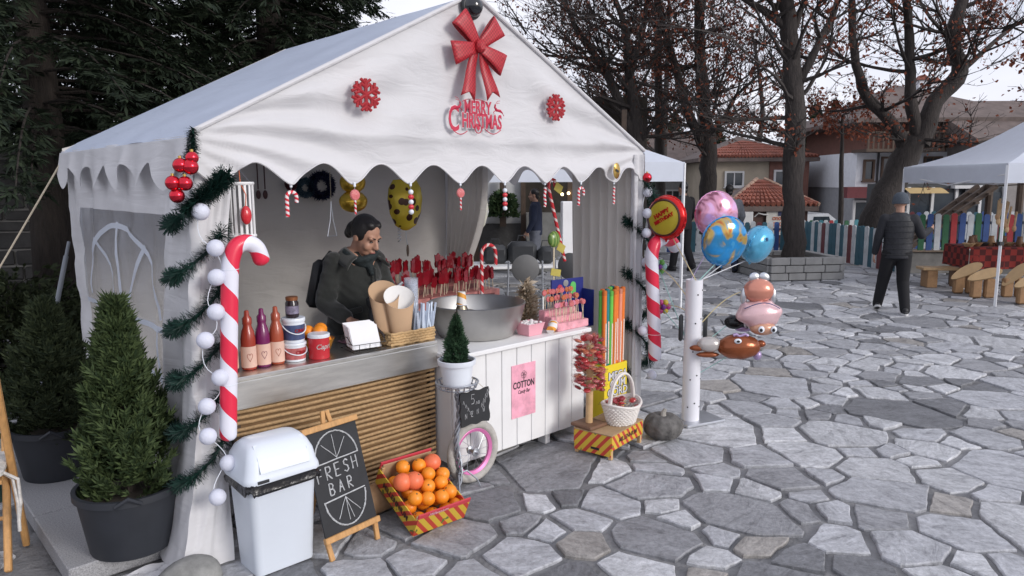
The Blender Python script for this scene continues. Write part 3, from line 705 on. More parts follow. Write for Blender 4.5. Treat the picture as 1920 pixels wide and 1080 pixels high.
fence('picket_fence', 'tall teal white and maroon board fence along the plaza edge', (3.0, 17.45, 0), (6.55, 17.3, 0), .72, .11, .03, ['teal', 'white', 'maroon', 'teal', 'white', 'blue'], seed=3)
fence('picket_fence', 'teal and white board fence returning towards the walking man', (6.6, 17.2, 0), (7.15, 13.1, 0), .78, .12, .02, ['teal', 'white', 'maroon', 'white', 'teal', 'teal', 'white'], seed=5)
fence('picket_fence', 'low blue red green and white picket fence on the concrete wall', (7.4, 13.3, .42), (12.4, 12.95, .42), .66, .1, .04, ['green', 'blue', 'white', 'green', 'red', 'blue', 'white'], seed=7)
fence('picket_fence', 'far bright cyan white and red fence beyond the trees', (5.0, 22.4, -.8), (13, 23.2, -.8), 1.25, .13, .035, ['cyan', 'white', 'red', 'cyan', 'white', 'green', 'white'], seed=9)
fence('picket_fence', 'far blue white and maroon fence beside the shopfront', (9.0, 17.2, 0), (13.5, 16.2, 0), .95, .1, .05, ['blue', 'white', 'maroon', 'blue', 'white', 'teal'], seed=11)
lw = thing('low_wall', 'low stained concrete wall under the coloured picket fence', 'wall', (7.25, 13.33, 0), math.atan2(-.35, 5))
mat('concrete', (.19, .185, .175), .9, var=.35, vs=3, bump=.4, bs=20)
for k in range(4): MB().box((.62+k*1.26, .1, .19), (1.25, .34, .4), bev=.015).build('block', MATS['concrete'], lw, False)
MB().box((2.5, .08, .405), (5.1, .4, .03), bev=.006).build('coping', mat('coping_wood', (.2, .15, .11), .8, var=.3), lw, False)
# ---- houses
mat('glass_dark', (.03, .04, .05), .1, var=.1, spec=.8); mat('frame_white', (.6, .6, .6), .5, var=.05); mat('frame_brown', (.1, .06, .04), .6)
mat('roof_red', (.22, .07, .045), .8, var=.35, vs=4); mat('roof_brown', (.13, .1, .09), .85, var=.3, vs=3, bump=.4, bs=10); mat('downpipe', (.03, .03, .035), .5)
def window(t, x, z, w_, h_, y=-.0, fr='frame_white', div=2):
    f = MB()
    for sx in (-1, 1): f.box((x+sx*(w_/2+.03), y-.03, z+h_/2), (.07, .1, h_+.14))
    for zz in (z-.035, z+h_+.035): f.box((x, y-.032, zz), (w_+.0, .1, .07))
    for k in range(1, div): f.box((x-w_/2+w_*k/div, y-.03, z+h_/2), (.045, .06, h_))
    fo = f.build('window', MATS[fr], t, False); p = MB().box((x, y+.0, z+h_/2), (w_, .03, h_)); p.build('pane', MATS['glass_dark'], fo, False)
    MB().box((x, y-.06, z-.09), (w_+.2, .14, .04)).build('sill', MATS[fr], fo, False)
def gabled_roof(t, x0, x1, y0, y1, z, h, ov, mt, hip=0):
    m = MB(); x0 -= ov; x1 += ov; y0 -= ov; y1 += ov; ym = (y0+y1)/2; hp = min((y1-y0)/2, (x1-x0)/2-.01) if hip else 0
    v = [(x0, y0, z), (x1, y0, z), (x1, y1, z), (x0, y1, z), (x0+hp, ym, z+h), (x1-hp, ym, z+h)]
    v += [(a, b, c-.14) for a, b, c in v[:4]]
    m.add(v, [(0, 1, 5, 4), (2, 3, 4, 5), (1, 2, 5), (3, 0, 4), (0, 6, 7, 1), (1, 7, 8, 2), (2, 8, 9, 3), (3, 9, 6, 0), (9, 8, 7, 6)]); return m.build('roof', MATS[mt], t, False)
def tile_rows(t, roof, p00, p10, p01, p11, nrow, ncol, mt, r):   # p00-p10 eave, p01-p11 ridge
    m = MB(); p00, p10, p01, p11 = map(Vector, (p00, p10, p01, p11)); nrm = (p10-p00).cross(p01-p00).normalized()
    if nrm.z < 0: nrm = -nrm
    for j in range(nrow):
        for i in range(ncol):
            u = (i+.5)/ncol; v0, v1 = j/nrow, (j+1.12)/nrow
            a = p00.lerp(p10, u).lerp(p01.lerp(p11, u), v0)+nrm*.05; b = p00.lerp(p10, u).lerp(p01.lerp(p11, u), min(v1, 1))+nrm*.015
            rr = min(r, (p00.lerp(p01, v0)-p10.lerp(p11, v0)).length/ncol*.52)
            if (b-a).length < .02 or rr < .012: continue
            m.tube([a, b], [rr, rr*.85], 6, cap=True)
    tag(m.build('roof_tiles', MATS[mt], t), kind='stuff')
def hx(px, y): return gy(px, 339, y).x
def hz(py, y): return gy(1500, py, y).z
G0 = -.8
# cream house
y = 29.; x0, x1 = hx(1322, y), hx(1500, y); t = thing('cream_house', 'cream rendered house with brown side bay behind the kiosk', 'house', (x0, y, G0), -.05)
W_ = x1-x0; ze = hz(296, y)-G0
MB().box((W_*.33, 3, ze/2), (W_*.66, 6, ze)).build('wall', mat('cream_render', (.42, .36, .28), .9, var=.12, vs=2), t, False)
MB().box((W_*.86, 2.9, ze/2-.002), (W_*.4, 6, ze-.01)).build('side_bay', mat('brown_render', (.19, .09, .07), .9, var=.15), t, False)
window(t, W_*.3, hz(347, y)-G0, .62, .48, 0); window(t, W_*.83, hz(346, y)-G0, .85, .5, -.1)
rf = gabled_roof(t, 0, W_*1.05, 0, 6, ze, 1.0, .35, 'roof_brown', 1)
tile_rows(t, rf, (-.35, -.35, ze+.02), (W_*1.05+.35, -.35, ze+.02), (2.6, 3, ze+1), (W_*1.05-2.6, 3, ze+1), 8, 34, 'roof_red', .07)
# grey-brown row house
y = 34.; x0, x1 = hx(1205, y), hx(1330, y); t = thing('row_house', 'grey and brick-red row house seen between the tree trunks', 'house', (x0, y, G0), 0)
W_ = x1-x0; ze = hz(300, y)-G0
MB().box((W_*.3, 3, ze/2), (W_*.6, 6, ze)).build('wall', mat('grey_render', (.3, .3, .3), .9, var=.15), t, False)
MB().box((W_*.8, 3.1, ze/2-.01), (W_*.4, 6, ze-.02)).build('side_bay', mat('brick_red', (.16, .07, .06), .9, var=.2), t, False)
window(t, W_*.2, hz(345, y)-G0, .6, .55); window(t, W_*.45, hz(398, y)-G0, .6, 1.0); window(t, W_*.8, hz(345, y)-G0, .7, .5, .1)
gabled_roof(t, 0, W_, 0, 6, ze, 1.5, .3, 'roof_brown')
# kiosk with tiled hip roof
y = 20.5; x0, x1 = hx(1372, y), hx(1532, y); t = thing('kiosk', 'small brown kiosk with red tiled hip roof and advert banner', 'kiosk', (x0, y, G0), .0)
W_ = x1-x0; ze = hz(386, y)-G0; rh = hz(335, y)-G0-ze
MB().box((W_/2, 1.1, ze/2), (W_-.3, 1.9, ze)).build('wall', mat('kiosk_brown', (.07, .035, .028), .75, var=.2, vs=3), t, False)
gabled_roof(t, .1, W_-.1, .2, 2.1, ze-.01, rh-.05, .2, 'roof_brown', 1)
ap0, ap1 = (W_/2-.12, 1.15, ze+rh-.04), (W_/2+.12, 1.15, ze+rh-.04)
tile_rows(t, None, (-.1, 0, ze+.01), (W_+.1, 0, ze+.01), ap0, ap1, 7, 17, 'roof_red', .075)
for sd, ap in ((-.1, ap0), (W_+.1, ap1)):
    m = MB()
    for k in range(8):
        a = V(sd, -.0, ze+.03).lerp(V(*ap)+V(0, 0, .03), k/8); b = V(sd, 0, ze+.03).lerp(V(*ap)+V(0, 0, .03), (k+1.1)/8); m.tube([a, b], [.07, .06], 7)
    m.build('ridge_tiles', mat('ridge_tile', (.3, .2, .15), .85, var=.3), t)
bn = MB().box((W_*.63, .1, ze-.42), (.9, .03, .8)).build('banner', mat('banner_white', (.55, .54, .5), .7, var=.05), t, False)
MB().box((W_*.63+.08, .082, ze-.17), (.42, .02, .22)).build('banner_logo', mat('navy', (.02, .03, .1), .6), bn, False)
for body, zz, sz, cn in (('СПОРТ ТОТО', -.36, .11, 'orange_print'), ('ДЖАКПОТ', -.52, .14, 'orange_print'), ('ТОТО', -.68, .14, 'orange_print')):
    q = text_mb(body, sz, .003, offset=.004); q.xf(Matrix.Translation((W_*.63+.08, .075, ze+zz)) @ UPRIGHT); q.build('banner_text', mat(cn, (.5, .12, .05), .6, var=0), bn, False)
MB().box((W_*.2, .1, ze-.35), (.34, .2, .4), bev=.02).build('air_unit', MATS['frame_white'], t, False)
MB().tube([(W_*.3, .1, ze-.3), (W_*.34, .06, ze-.2), (W_*.4, .05, ze-.24), (W_*.46, .08, ze-.24)], .02, 6).build('duct', MATS['frame_white'], t)
MB().box((W_*.24, .12, ze-.95), (.8, .05, .5)).build('shutter', mat('shutter_dark', (.03, .03, .03), .7), t, False)
# white house with wooden balcony and shop
y = 26.; x0, x1 = hx(1604, y), hx(1860, y); t = thing('white_house', 'white house with wooden balcony, brown hipped roof and maroon shop band', 'house', (x0, y, G0), -.04)
W_ = x1-x0; z1 = hz(286, y)-G0; zb = hz(353, y)-G0
MB().box((W_/2, 3.5, (z1+zb)/2), (W_, 7, z1-zb)).build('wall', mat('white_render', (.7, .72, .76), .9, var=.06), t, False)
MB().box((W_/2, 3.56, zb/2), (W_-.06, 7, zb-.01)).build('shop_wall', mat('shop_grey', (.32, .33, .35), .85, var=.1), t, False)
MB().box((W_*.3, -.25, zb-.15), (W_*.8, .6, .38)).build('band', mat('maroon_band', (.13, .03, .035), .8, var=.15), t, False)
window(t, .42, hz(336, y)-G0, .26, .6, 0, 'frame_brown', 1); window(t, 1.15, hz(334, y)-G0, .5, .66, 0, 'frame_brown', 2); window(t, 2.6, hz(334, y)-G0, .5, .66, 0, 'frame_brown', 2)
MB().tube([(.72, -.05, zb), (.72, -.05, z1)], .035, 6).build('downpipe', MATS['downpipe'], t)
MB().box((W_*.55, 3.2, z1+.55), (W_*.92, 6.2, 1.1)).build('upper_wall', MATS['brown_render'], t, False)
bl = MB().box((1.2, -.35, z1+.03), (2.6, 1.2, .1)).build('balcony', MATS['wood_dark'], t, False)
for k in range(16): MB().box((-.03+k*.165, -.92, z1+.34), (.06, .03, .52)).build('slat', MATS['wood_dark'], bl, False)
MB().box((1.2, -.92, z1+.62), (2.6, .06, .06)).build('rail', MATS['wood_dark'], bl, False)
window(t, 2.9, z1+.25, .8, .65, .1, 'frame_brown', 2)
gabled_roof(t, 0, W_+.6, -.4, 7.2, z1+1.1, 1.6, .45, 'roof_brown', 1)
for x_, zz in ((2.1, z1+1.6), (3.3, z1+2.1), (3.75, z1+2.0)):
    c = MB().box((x_, 2.6, zz+.2), (.3, .3, .9)).build('chimney', MATS['white_render'], t, False)
    MB().prism([(-.24, 0), (.24, 0), (0, .2)], -.24, .24, Matrix.Translation((x_, 2.6, zz+.65)) @ UPRIGHT).build('cap', MATS['roof_red'], c, False)
for k, xx in enumerate((.4, 1.3)): window(t, xx, .5, .7, 1.2, .06, 'frame_white', 1)
# brown roofed house on the right
y = 24.; x0, x1 = hx(1835, y), hx(2150, y); t = thing('brown_house', 'large house with weathered brown roof behind the right gazebo', 'house', (x0, y, G0), 0)
W_ = x1-x0; ze = hz(262, y)-G0
MB().box((W_/2, 3, ze/2), (W_, 6, ze)).build('wall', mat('dim_render', (.26, .24, .23), .9, var=.15), t, False)
gabled_roof(t, 0, W_, 0, 6, ze, 1.5, .5, 'roof_brown')
window(t, .7, ze-.9, .5, .6, 0, 'frame_brown', 2); window(t, 2.1, ze-.9, .5, .6, 0, 'frame_brown', 2)
# shopfront
y = 19.; x0, x1 = hx(1690, y), hx(1900, y); t = thing('shopfront', 'low shopfront with yellow awning, glass bays and dark NB sign', 'shop', (x0, y, 0), 0)
W_ = x1-x0; zt = hz(346, y)
MB().box((W_/2, 1, zt/2-.4), (W_, 1.6, zt+.8)).build('wall', mat('shop_dark', (.05, .055, .06), .7, var=.2), t, False)
for k in range(5): MB().box((.3+k*.62, .17, .2), (.07, .08, 2.6)).build('mullion', MATS['frame_white'], t, False)
for k in range(4): MB().box((.61+k*.62, .19, .2), (.53, .02, 2.3)).build('pane', MATS['glass_dark'], t, False)
m = MB(); m.grid(lambda u, v: (.12+u*1.0, .18-.42*v, hz(353, y)-.14*v**1.5), 12, 5); m.build('awning', mat('awning_yellow', (.42, .3, .13), .8, var=.1), t)
MB().box((1.95, .1, hz(352, y)), (1.1, .2, .08)).build('canopy', MATS['frame_white'], t, False)
sg = MB().box((1.9, .1, hz(372, y)), (.36, .05, .42)).build('sign', mat('sign_dark', (.02, .022, .03), .5), t, False)
q = text_mb('NB', .2, .003); q.xf(Matrix.Translation((1.9, .07, hz(370, y)+.03)) @ UPRIGHT); q.build('sign_letters', MATS['frame_white'], sg, False)
# parked car
cr_ = thing('parked_car', 'white car parked beyond the far fence', 'car', gy(1518, 450, 24.5).xy.to_3d()+V(0, 0, G0), .05)
prof = [(-1.9, .3), (-1.95, .75), (-1.55, .95), (-1.1, 1.38), (.2, 1.42), (.75, 1.0), (1.75, .85), (1.9, .6), (1.88, .3)]
MB().prism(prof, -.8, .8, UPRIGHT).build('body', mat('car_white', (.6, .62, .65), .3, coat=.5), cr_)
for x_ in (-.75, .02): MB().prism([(x_-.34, .98), (x_+.34, .98), (x_+.2, 1.32), (x_-.3, 1.32)], .805, .815, UPRIGHT).build('side_window', MATS['glass_dark'], cr_, False)
for x_ in (-1.2, 1.2):
    for yy in (-.75, .75):
        wv = MB().lathe([(.0, -.1), (.31, -.1), (.33, -.05), (.33, .05), (.31, .1), (0, .1)], (x_, yy, .33), 18, UPRIGHT).build('wheel', MATS['black_plastic'], cr_)
for yy in (-.55, .55): MB().ball((1.86, yy, .68), (.06, .16, .08)).build('headlight', MATS['frame_white'], cr_)
# ------------------------------------------------------------------ steel counter with rope front
mat('rope_tan', (.4, .26, .13), .85, var=.25, vs=50, bump=.5, bs=120, bdist=.003); mat('hessian', (.24, .14, .065), .9, var=.25, vs=8, bump=.4, bs=150, bdist=.002)
ct = stall('steel_counter', 'stainless steel counter with brown rope-strung front', 'counter', .12, .05)
CW, CD, CZ = 1.19, .52, .80
m = MB(); m.box((CW/2, CD/2, CZ-.012), (CW, CD, .022), bev=.004); m.build('counter_top', MATS['steel'], ct, False)
MB().box((CW/2, .004, CZ-.09), (CW-.004, .018, .135), bev=.004).build('apron', MATS['steel'], ct, False)
MB().box((CW/2, .07, .36), (CW-.02, .02, .6)).build('backing_board', MATS['hessian'], ct, False)
MB().box((CW-.012, .27, .36), (.02, .42, .6)).build('side_board', MATS['hessian'], ct, False)
for x in (.02, CW-.02):
    for y in (.05, CD-.05): MB().box((x, y, .385), (.035, .035, .74)).build('leg', MATS['wood_dark'], ct, False)
rs = random.Random(2)
for k in range(21):
    z = .075+k*.0275; dz = rs.uniform(-.004, .004); pts = []
    for i in range(15):
        u = i/14; pts.append((.012+u*(CW-.024), .028-.004*math.sin(u*PI)+rs.uniform(-.001, .001), z+dz-.007*math.sin(PI*u)+rs.uniform(-.0012, .0012)))
    pts += [(CW-.004, .04, z+.001), (CW+.002, .07, z+.004), (CW-.004, .095, z+.006)]
    MB().tube(pts, .0085, 7).build('rope', MATS['rope_tan'], ct)
# ------------------------------------------------------------------ white candy cart
cart = stall('candy_cart', 'white boarded cotton candy cart with pink poster', 'cart', 1.325, -.065)
KW, KD = 1.13, .62; npk = 9; pw = KW/npk
for i in range(npk): MB().box((pw*(i+.5), .009, .385), (pw-.004, .018, .63), bev=.003).build('plank', MATS['white_paint'], cart, False)
for i in range(4): MB().box((.009, .02+(KD-.02)*(i+.5)/4, .385), (.018, (KD-.02)/4-.004, .63), bev=.003).build('side_plank', MATS['white_paint'], cart, False)
MB().box((KW-.009, KD/2+.01, .385), (.018, KD-.02, .63)).build('side_plank', MATS['white_paint'], cart, False)
MB().box((KW/2, KD/2, .385), (KW-.04, KD-.04, .6)).build('inner_frame', mat('ply', (.3, .25, .2), .8), cart, False)
MB().box((KW/2, KD/2-.01, .716), (KW+.05, KD+.06, .028), bev=.005).build('cart_top', MATS['white_paint'], cart, False)
for x in (.3, .8, 1.08):
    for y in (.06, KD-.08): MB().box((x, y, .035), (.04, .07, .07)).build('foot', MATS['white_paint'], cart, False)
for x in (.5, .86): MB().box((x, .2, .05), (.16, .18, .1), bev=.01).build('foot', MATS['concrete'], cart, False)
mat('poster_pink', (.78, .36, .46), .6, var=.28, vs=9); mat('ink', (.02, .02, .025), .6, var=0)
po = MB().box((.555, -.003, .415), (.205, .004, .335)).build('poster', MATS['poster_pink'], cart, False)
for body, z, sz, sh in (('COTTON', .452, .052, 0), ('Candy Bar', .408, .03, .3)):
    q = text_mb(body, sz, .0006, offset=.0012 if sh == 0 else 0, shear=sh); q.xf(Matrix.Translation((.555, -.0062, z)) @ UPRIGHT @ Matrix.Diagonal((.82, 1.15, 1, 1))); q.build('poster_text', MATS['ink'], po, False)
ic = MB()
for k in range(5):
    a = k*TAU/5+.3; ic.tube([(.555+.013*math.cos(a)+.011*math.cos(t), -.0065, .515+.013*math.sin(a)+.011*math.sin(t)) for t in [TAU*i/10 for i in range(11)]], .0009, 4)
for dx in (-.004, .004): ic.tube([(.555+dx, -.0065, .5), (.555+dx*.3, -.0065, .478)], .0009, 4)
ic.build('poster_mark', MATS['ink'], po)
# ------------------------------------------------------------------ cotton candy basin
mat('aluminium', (.5, .49, .47), .38, 1, var=.12, vs=3, bump=.06, bs=12)
bz = .731; BA, BB = 1.79, .27
bw = stall('candy_floss_basin', 'wide aluminium cotton candy basin on the white cart', 'basin', BA, BB, bz)
prof = [(0, .012), (.2, .012), (.225, .02), (.275, .1), (.3, .205), (.308, .212), (.316, .208), (.312, .198), (.285, .095), (.238, .004), (.2, 0), (0, 0)]
MB().lathe(prof, n=56).build('bowl', MATS['aluminium'], bw)
MB().lathe([(.075, .012), (.075, .06), (.05, .075), (.05, .14), (.085, .15), (.088, .165), (.04, .175), (.03, .2), (0, .2)], (-.12, 0, 0), 24).build('spinner_head', mat('spinner_metal', (.35, .3, .22), .3, 1), bw)
cs = stripe_mat('cup_print', (.75, .73, .7), (.75, .33, .04), axis=(.55, 0, 1), scale=14, duty=.6, rough=.5, coat=0)
c = stall('paper_cup', 'white paper cup with orange band upside down on the spinner', 'cup', BA-.12, BB, bz+.203); MB().lathe([(.034, 0), (.024, .085), (.0, .085)], n=20).build('cup_body', cs, c); MB().tube([(.034*math.cos(t), .034*math.sin(t), .004) for t in [TAU*i/20 for i in range(20)]], .003, 5, closed=True).build('cup_rim', MATS['white_plastic'], c)
c = stall('paper_cup', 'white paper cup with orange band lying on the cart top', 'cup', 2.17, -.03, .76, .5); MB().lathe([(0, -.04), (.024, -.04), (.034, .045), (.031, .045), (.022, -.037), (0, -.037)], n=20, M=Matrix.Rotation(1.35, 4, 'Y')).build('cup_body', cs, c); MB().tube([V(.045*math.sin(1.35)+.034*math.cos(t)*math.cos(1.35), .034*math.sin(t), .045*math.cos(1.35)-.034*math.cos(t)*math.sin(1.35)) for t in [TAU*i/20 for i in range(20)]], .003, 5, closed=True).build('cup_rim', MATS['white_plastic'], c)
# pink paper tray
mat('pink_card', (.74, .36, .42), .7, var=.06)
def tray(label, a, b, w0, d0, h):
    t = stall('paper_tray', label, 'tray', a, b, .7315); w1, d1 = w0*1.3, d0*1.3; v = [(-w0/2, -d0/2, 0), (w0/2, -d0/2, 0), (w0/2, d0/2, 0), (-w0/2, d0/2, 0), (-w1/2, -d1/2, h), (w1/2, -d1/2, h), (w1/2, d1/2, h), (-w1/2, d1/2, h)]
    MB().add(v, [(3, 2, 1, 0), (0, 1, 5, 4), (1, 2, 6, 5), (2, 3, 7, 6), (3, 0, 4, 7)]).build('tray_body', MATS['pink_card'], t, False)
    m = MB(); e = .003
    for i in range(4): m.tube([v[4+i], v[4+(i+1) % 4]], .003, 5)
    m.build('tray_rim', MATS['pink_card'], t)
    m = MB()
    for k in range(34): m.ball((rnd.uniform(-w0*.5, w0*.5), rnd.uniform(-d0*.5, d0*.5), h-.015+rnd.uniform(0, .018)), rnd.uniform(.009, .016), 7, 5)
    tag(m.build('sweets', mat('sweet_white', (.7, .66, .66), .4), t), kind='stuff')
tray('small pink paper tray of white sweets beside the basin', 2.03, .03, .11, .1, .075)
# ------------------------------------------------------------------ swing-lid bin
mat('bin_white', (.66, .71, .78), .42, var=.03, vs=3, bump=.04, bs=150, bdist=.002); mat('bin_bag', (.012, .012, .014), .25, var=.1, bump=.8, bs=9, bdist=.02)
bn = stall('waste_bin', 'white plastic swing-lid bin with black liner showing', 'bin', .165, -.22); bn.scale = (.9, .9, .87)
def rrect(w_, d_, r, n=5): return [(sx*(w_/2-r)+r*math.cos(t), sy*(d_/2-r)+r*math.sin(t)) for sx, sy, t0 in ((1, 1, 0), (-1, 1, PI/2), (-1, -1, PI), (1, -1, 3*PI/2)) for t in [t0+PI/2*i/n for i in range(n+1)]]
def loft(m, rings, cap=(True, True)):
    n = len(rings[0]); vs = [p for r in rings for p in r]; fs = [(i*n+j, i*n+(j+1) % n, (i+1)*n+(j+1) % n, (i+1)*n+j) for i in range(len(rings)-1) for j in range(n)]
    if cap[0]: fs.append(tuple(reversed(range(n))))
    if cap[1]: fs.append(tuple(range((len(rings)-1)*n, len(rings)*n)))
    return m.add(vs, fs)
rg = lambda w_, d_, z, r=.04: [(x, y, z) for x, y in rrect(w_, d_, r)]
loft(MB(), [rg(.30, .22, 0, .03), rg(.305, .225, .012, .035), rg(.345, .265, .455), rg(.35, .27, .46), rg(.35, .27, .475)]).build('bin_body', MATS['bin_white'], bn)
m = MB(); rings = []
for k, (z, o) in enumerate(((.445, .012), (.46, .02), (.478, .014), (.5, .016), (.505, .004))):
    rings.append([(x*(1+.006*math.sin(i*2.1+k)), y*(1+.008*math.sin(i*1.7+k*2)), z+(.012*math.sin(i*.9+1)+.008*math.sin(i*2.3) if k < 2 else 0)) for i, (x, y) in enumerate(rrect(.35+2*o, .27+2*o, .045, 8))])
loft(m, rings, (False, False)).build('bin_liner', MATS['bin_bag'], bn)
m = MB(); loft(m, [rg(.385, .30, .492, .05), rg(.39, .305, .50, .05), rg(.385, .30, .52, .05), rg(.365, .285, .545, .05), rg(.345, .27, .6, .05), rg(.31, .225, .645, .05), rg(.27, .16, .672, .05), rg(.2, .09, .682, .03)]); m.sharp = 50; m.build('lid', MATS['bin_white'], bn)
sw_ = MB(); sw_.grid(lambda u, v: (lerp(-.125, .125, u), lerp(-.151, -.075, v)-.003-.008*math.sin(PI*v), lerp(.552, .668, v)+.012*math.sin(PI*v)), 8, 10)
fl = sw_.build('swing_flap', MATS['bin_white'], bn)
MB().tube([(-.125, -.153, .55), (-.125, -.128, .615), (-.125, -.077, .667), (.125, -.077, .667), (.125, -.128, .615), (.125, -.153, .55)], .0035, 5, closed=True).build('flap_edge', MATS['bin_white'], fl)
MB().box((-.115, -.152, .507), (.055, .012, .014)).build('catch_slot', MATS['black_plastic'], bn, False)
# ------------------------------------------------------------------ chalkboard easel
es = thing('chalkboard_easel', 'small wooden easel with a FRESH BAR chalkboard', 'easel', T(.47, -.40, 0), YAW+.13)
LEAN = Matrix.Translation((0, 0, .005)) @ Matrix.Rotation(R(-17), 4, 'X')
mat('chalkboard', (.02, .021, .024), .75, var=.35, vs=7); mat('chalk', (.45, .46, .47), .95, var=.3, vs=60)
MB().box((0, .0, .335), (.295, .008, .5)).xf(LEAN).build('board', MATS['chalkboard'], es, False)
for z in (.09, .59): MB().box((0, -.006, z), (.315, .024, .028), bev=.003).xf(LEAN).build('crossbar', MATS['wood_light'], es, False)
for s in (-1, 1): MB().box((s*.135, .006, .045), (.024, .016, .1), M=Matrix.Rotation(s*.08, 4, 'Y'), bev=.002).xf(LEAN).build('leg', MATS['wood_light'], es, False)
for s in (-1, 1): MB().box((s*.018, .012, .615), (.022, .014, .09), M=Matrix.Rotation(-s*.16, 4, 'Y'), bev=.002).xf(LEAN).build('top_peg', MATS['wood_light'], es, False)
MB().tube([LEAN @ V(0, .02, .58), (0, .36, .01)], .01, 6).build('rear_leg', MATS['wood_light'], es)
CH = dict(F=[[(0, 0), (0, 1)], [(0, 1), (.6, 1)], [(0, .52), (.5, .52)]], R=[[(0, 0), (0, 1), (.45, .98), (.58, .78), (.45, .55), (0, .5), (.62, 0)]], E=[[(.6, 0), (0, 0), (0, 1), (.6, 1)], [(0, .5), (.5, .5)]],
          S=[[(.6, .85), (.35, 1), (.08, .85), (.1, .62), (.5, .45), (.6, .2), (.35, 0), (.02, .15)]], H=[[(0, 0), (0, 1)], [(.6, 0), (.6, 1)], [(0, .5), (.6, .5)]], B=[[(0, 0), (0, 1), (.42, .97), (.52, .76), (.4, .54), (0, .52), (.5, .46), (.6, .24), (.45, .02), (0, 0)]],
          A=[[(0, 0), (.32, 1), (.62, 0)], [(.12, .38), (.52, .38)]])
CH['5'] = [[(.6, 1), (.1, 1), (.06, .55), (.4, .6), (.6, .35), (.45, .05), (.05, .05)]]; CH['л'] = [[(0, 0), (.25, .6), (.5, 0)]]; CH['в'] = [[(0, 0), (0, .6), (.3, .5), (.05, .3), (.35, .15), (0, 0)]]
CH['Z'] = [[(0, 1), (.6, 1), (0, 0), (.6, 0)]]; CH['N'] = [[(0, 0), (0, 1), (.5, 0), (.5, 1)]]; CH['W'] = [[(0, 1), (.18, 0), (.34, .7), (.5, 0), (.66, 1)]]
rc = random.Random(6)
def chalk(m, pts, r=.0022, y=-.0065, M=Matrix(), rep=2):
    for q in range(rep):
        P = []
        for i in range(len(pts)-1):
            for k in range(4): P.append((lerp(pts[i][0], pts[i+1][0], k/4)+rc.uniform(-.0012, .0012)+q*.0022, y, lerp(pts[i][1], pts[i+1][1], k/4)+rc.uniform(-.0012, .0012)))
        P.append((pts[-1][0]+q*.002, y, pts[-1][1])); m.tube([M @ Vector(p) for p in P], r, 4)
def chalk_word(m, wd, x0, z0, h, adv, rise=0, M=Matrix(), r=.0022, y=-.0065, rep=2):
    for i, chh in enumerate(wd):
        for st in CH[chh]: chalk(m, [(x0+i*adv+px*h*.72, z0+i*rise+pz*h) for px, pz in st], r, y, M, rep)
m = MB(); chalk_word(m, 'FRESH', -.125, .345, .06, .05, .0035, LEAN); chalk_word(m, 'BAR', -.075, .275, .055, .052, .002, LEAN); m.build('chalk_lettering', MATS['chalk'], es)
m = MB()
arc = lambda cx, cz, rx, rz, a0, a1: [(cx+rx*math.cos(lerp(a0, a1, i/18)), cz+rz*math.sin(lerp(a0, a1, i/18))) for i in range(19)]
chalk(m, arc(0, .43, .12, .13, 0, PI), .0028, M=LEAN); chalk(m, [(-.12, .425), (.12, .432)], .003, M=LEAN)
for a in (50, 92, 135): chalk(m, [(0, .435), (.1*math.cos(R(a)), .43+.115*math.sin(R(a)))], .0018, M=LEAN, rep=1)
m.build('chalk_drawing', MATS['chalk'], es); m = MB(); chalk(m, arc(0, .255, .115, .135, PI, TAU), .003, M=LEAN); chalk(m, [(-.115, .252), (.115, .262)], .003, M=LEAN)
for a in (235, 270, 285, 312): chalk(m, [(0, .25), (.1*math.cos(R(a)), .255+.115*math.sin(R(a)))], .0018, M=LEAN, rep=1)
m.build('chalk_drawing', MATS['chalk'], es)
# ------------------------------------------------------------------ logs that prop the crate
mat('clay', (.32, .19, .1), .8, var=.25, vs=6, bump=.3, bs=20)
lg = stall('wooden_log', 'short pale log propping up the orange crate', 'log', .72, -.13, .0, .1)
MB().lathe([(0, -.2), (.07, -.2), (.075, -.19), (.078, .0), (.074, .19), (.068, .2), (0, .2)], (0, 0, .075), 18, Matrix.Rotation(PI/2, 4, 'Y')).build('log_body', MATS['clay'], lg); MB().lathe([(.0, 0), (.062, 0), (.062, .003), (0, .003)], (-.203, 0, .075), 18, Matrix.Rotation(PI/2, 4, 'Y')).build('cut_end', MATS['wood_pale'], lg)
# ------------------------------------------------------------------ printed fruit cartons
fruit_print = stripe_mat('carton_print', (.62, .42, .04), (.5, .05, .03), axis=(1, .9, .8), scale=17, duty=.55, rough=.6, coat=.1)
nf = fruit_print.node_tree; b_ = nf.nodes['Principled BSDF']      # scattered printed fruit over the stripes
vz = nf.nodes.new('ShaderNodeTexNoise'); vz.inputs['Scale'].default_value = 16; vz.inputs['Detail'].default_value = 2
tcn = nf.nodes.new('ShaderNodeTexCoord'); nf.links.new(tcn.outputs['Object'], vz.inputs['Vector'])
rp_ = nf.nodes.new('ShaderNodeValToRGB'); rp_.color_ramp.elements[0].position = .66; rp_.color_ramp.elements[1].position = .68; nf.links.new(vz.outputs['Fac'], rp_.inputs['Fac'])
mx2 = nf.nodes.new('ShaderNodeMixRGB'); mx2.inputs['Color2'].default_value = (.12, .16, .03, 1); nf.links.new(rp_.outputs['Color'], mx2.inputs['Fac']); nf.links.new(b_.inputs['Base Color'].links[0].from_socket, mx2.inputs['Color1']); nf.links.new(mx2.outputs['Color'], b_.inputs['Base Color'])
mat('carton_inner', (.4, .27, .15), .85, var=.12); mat('carton_red', (.55, .05, .07), .5, var=.08); mat('carton_text_pink', (.75, .45, .5), .6, var=0); mat('carton_text_dark', (.06, .02, .02), .6, var=0)
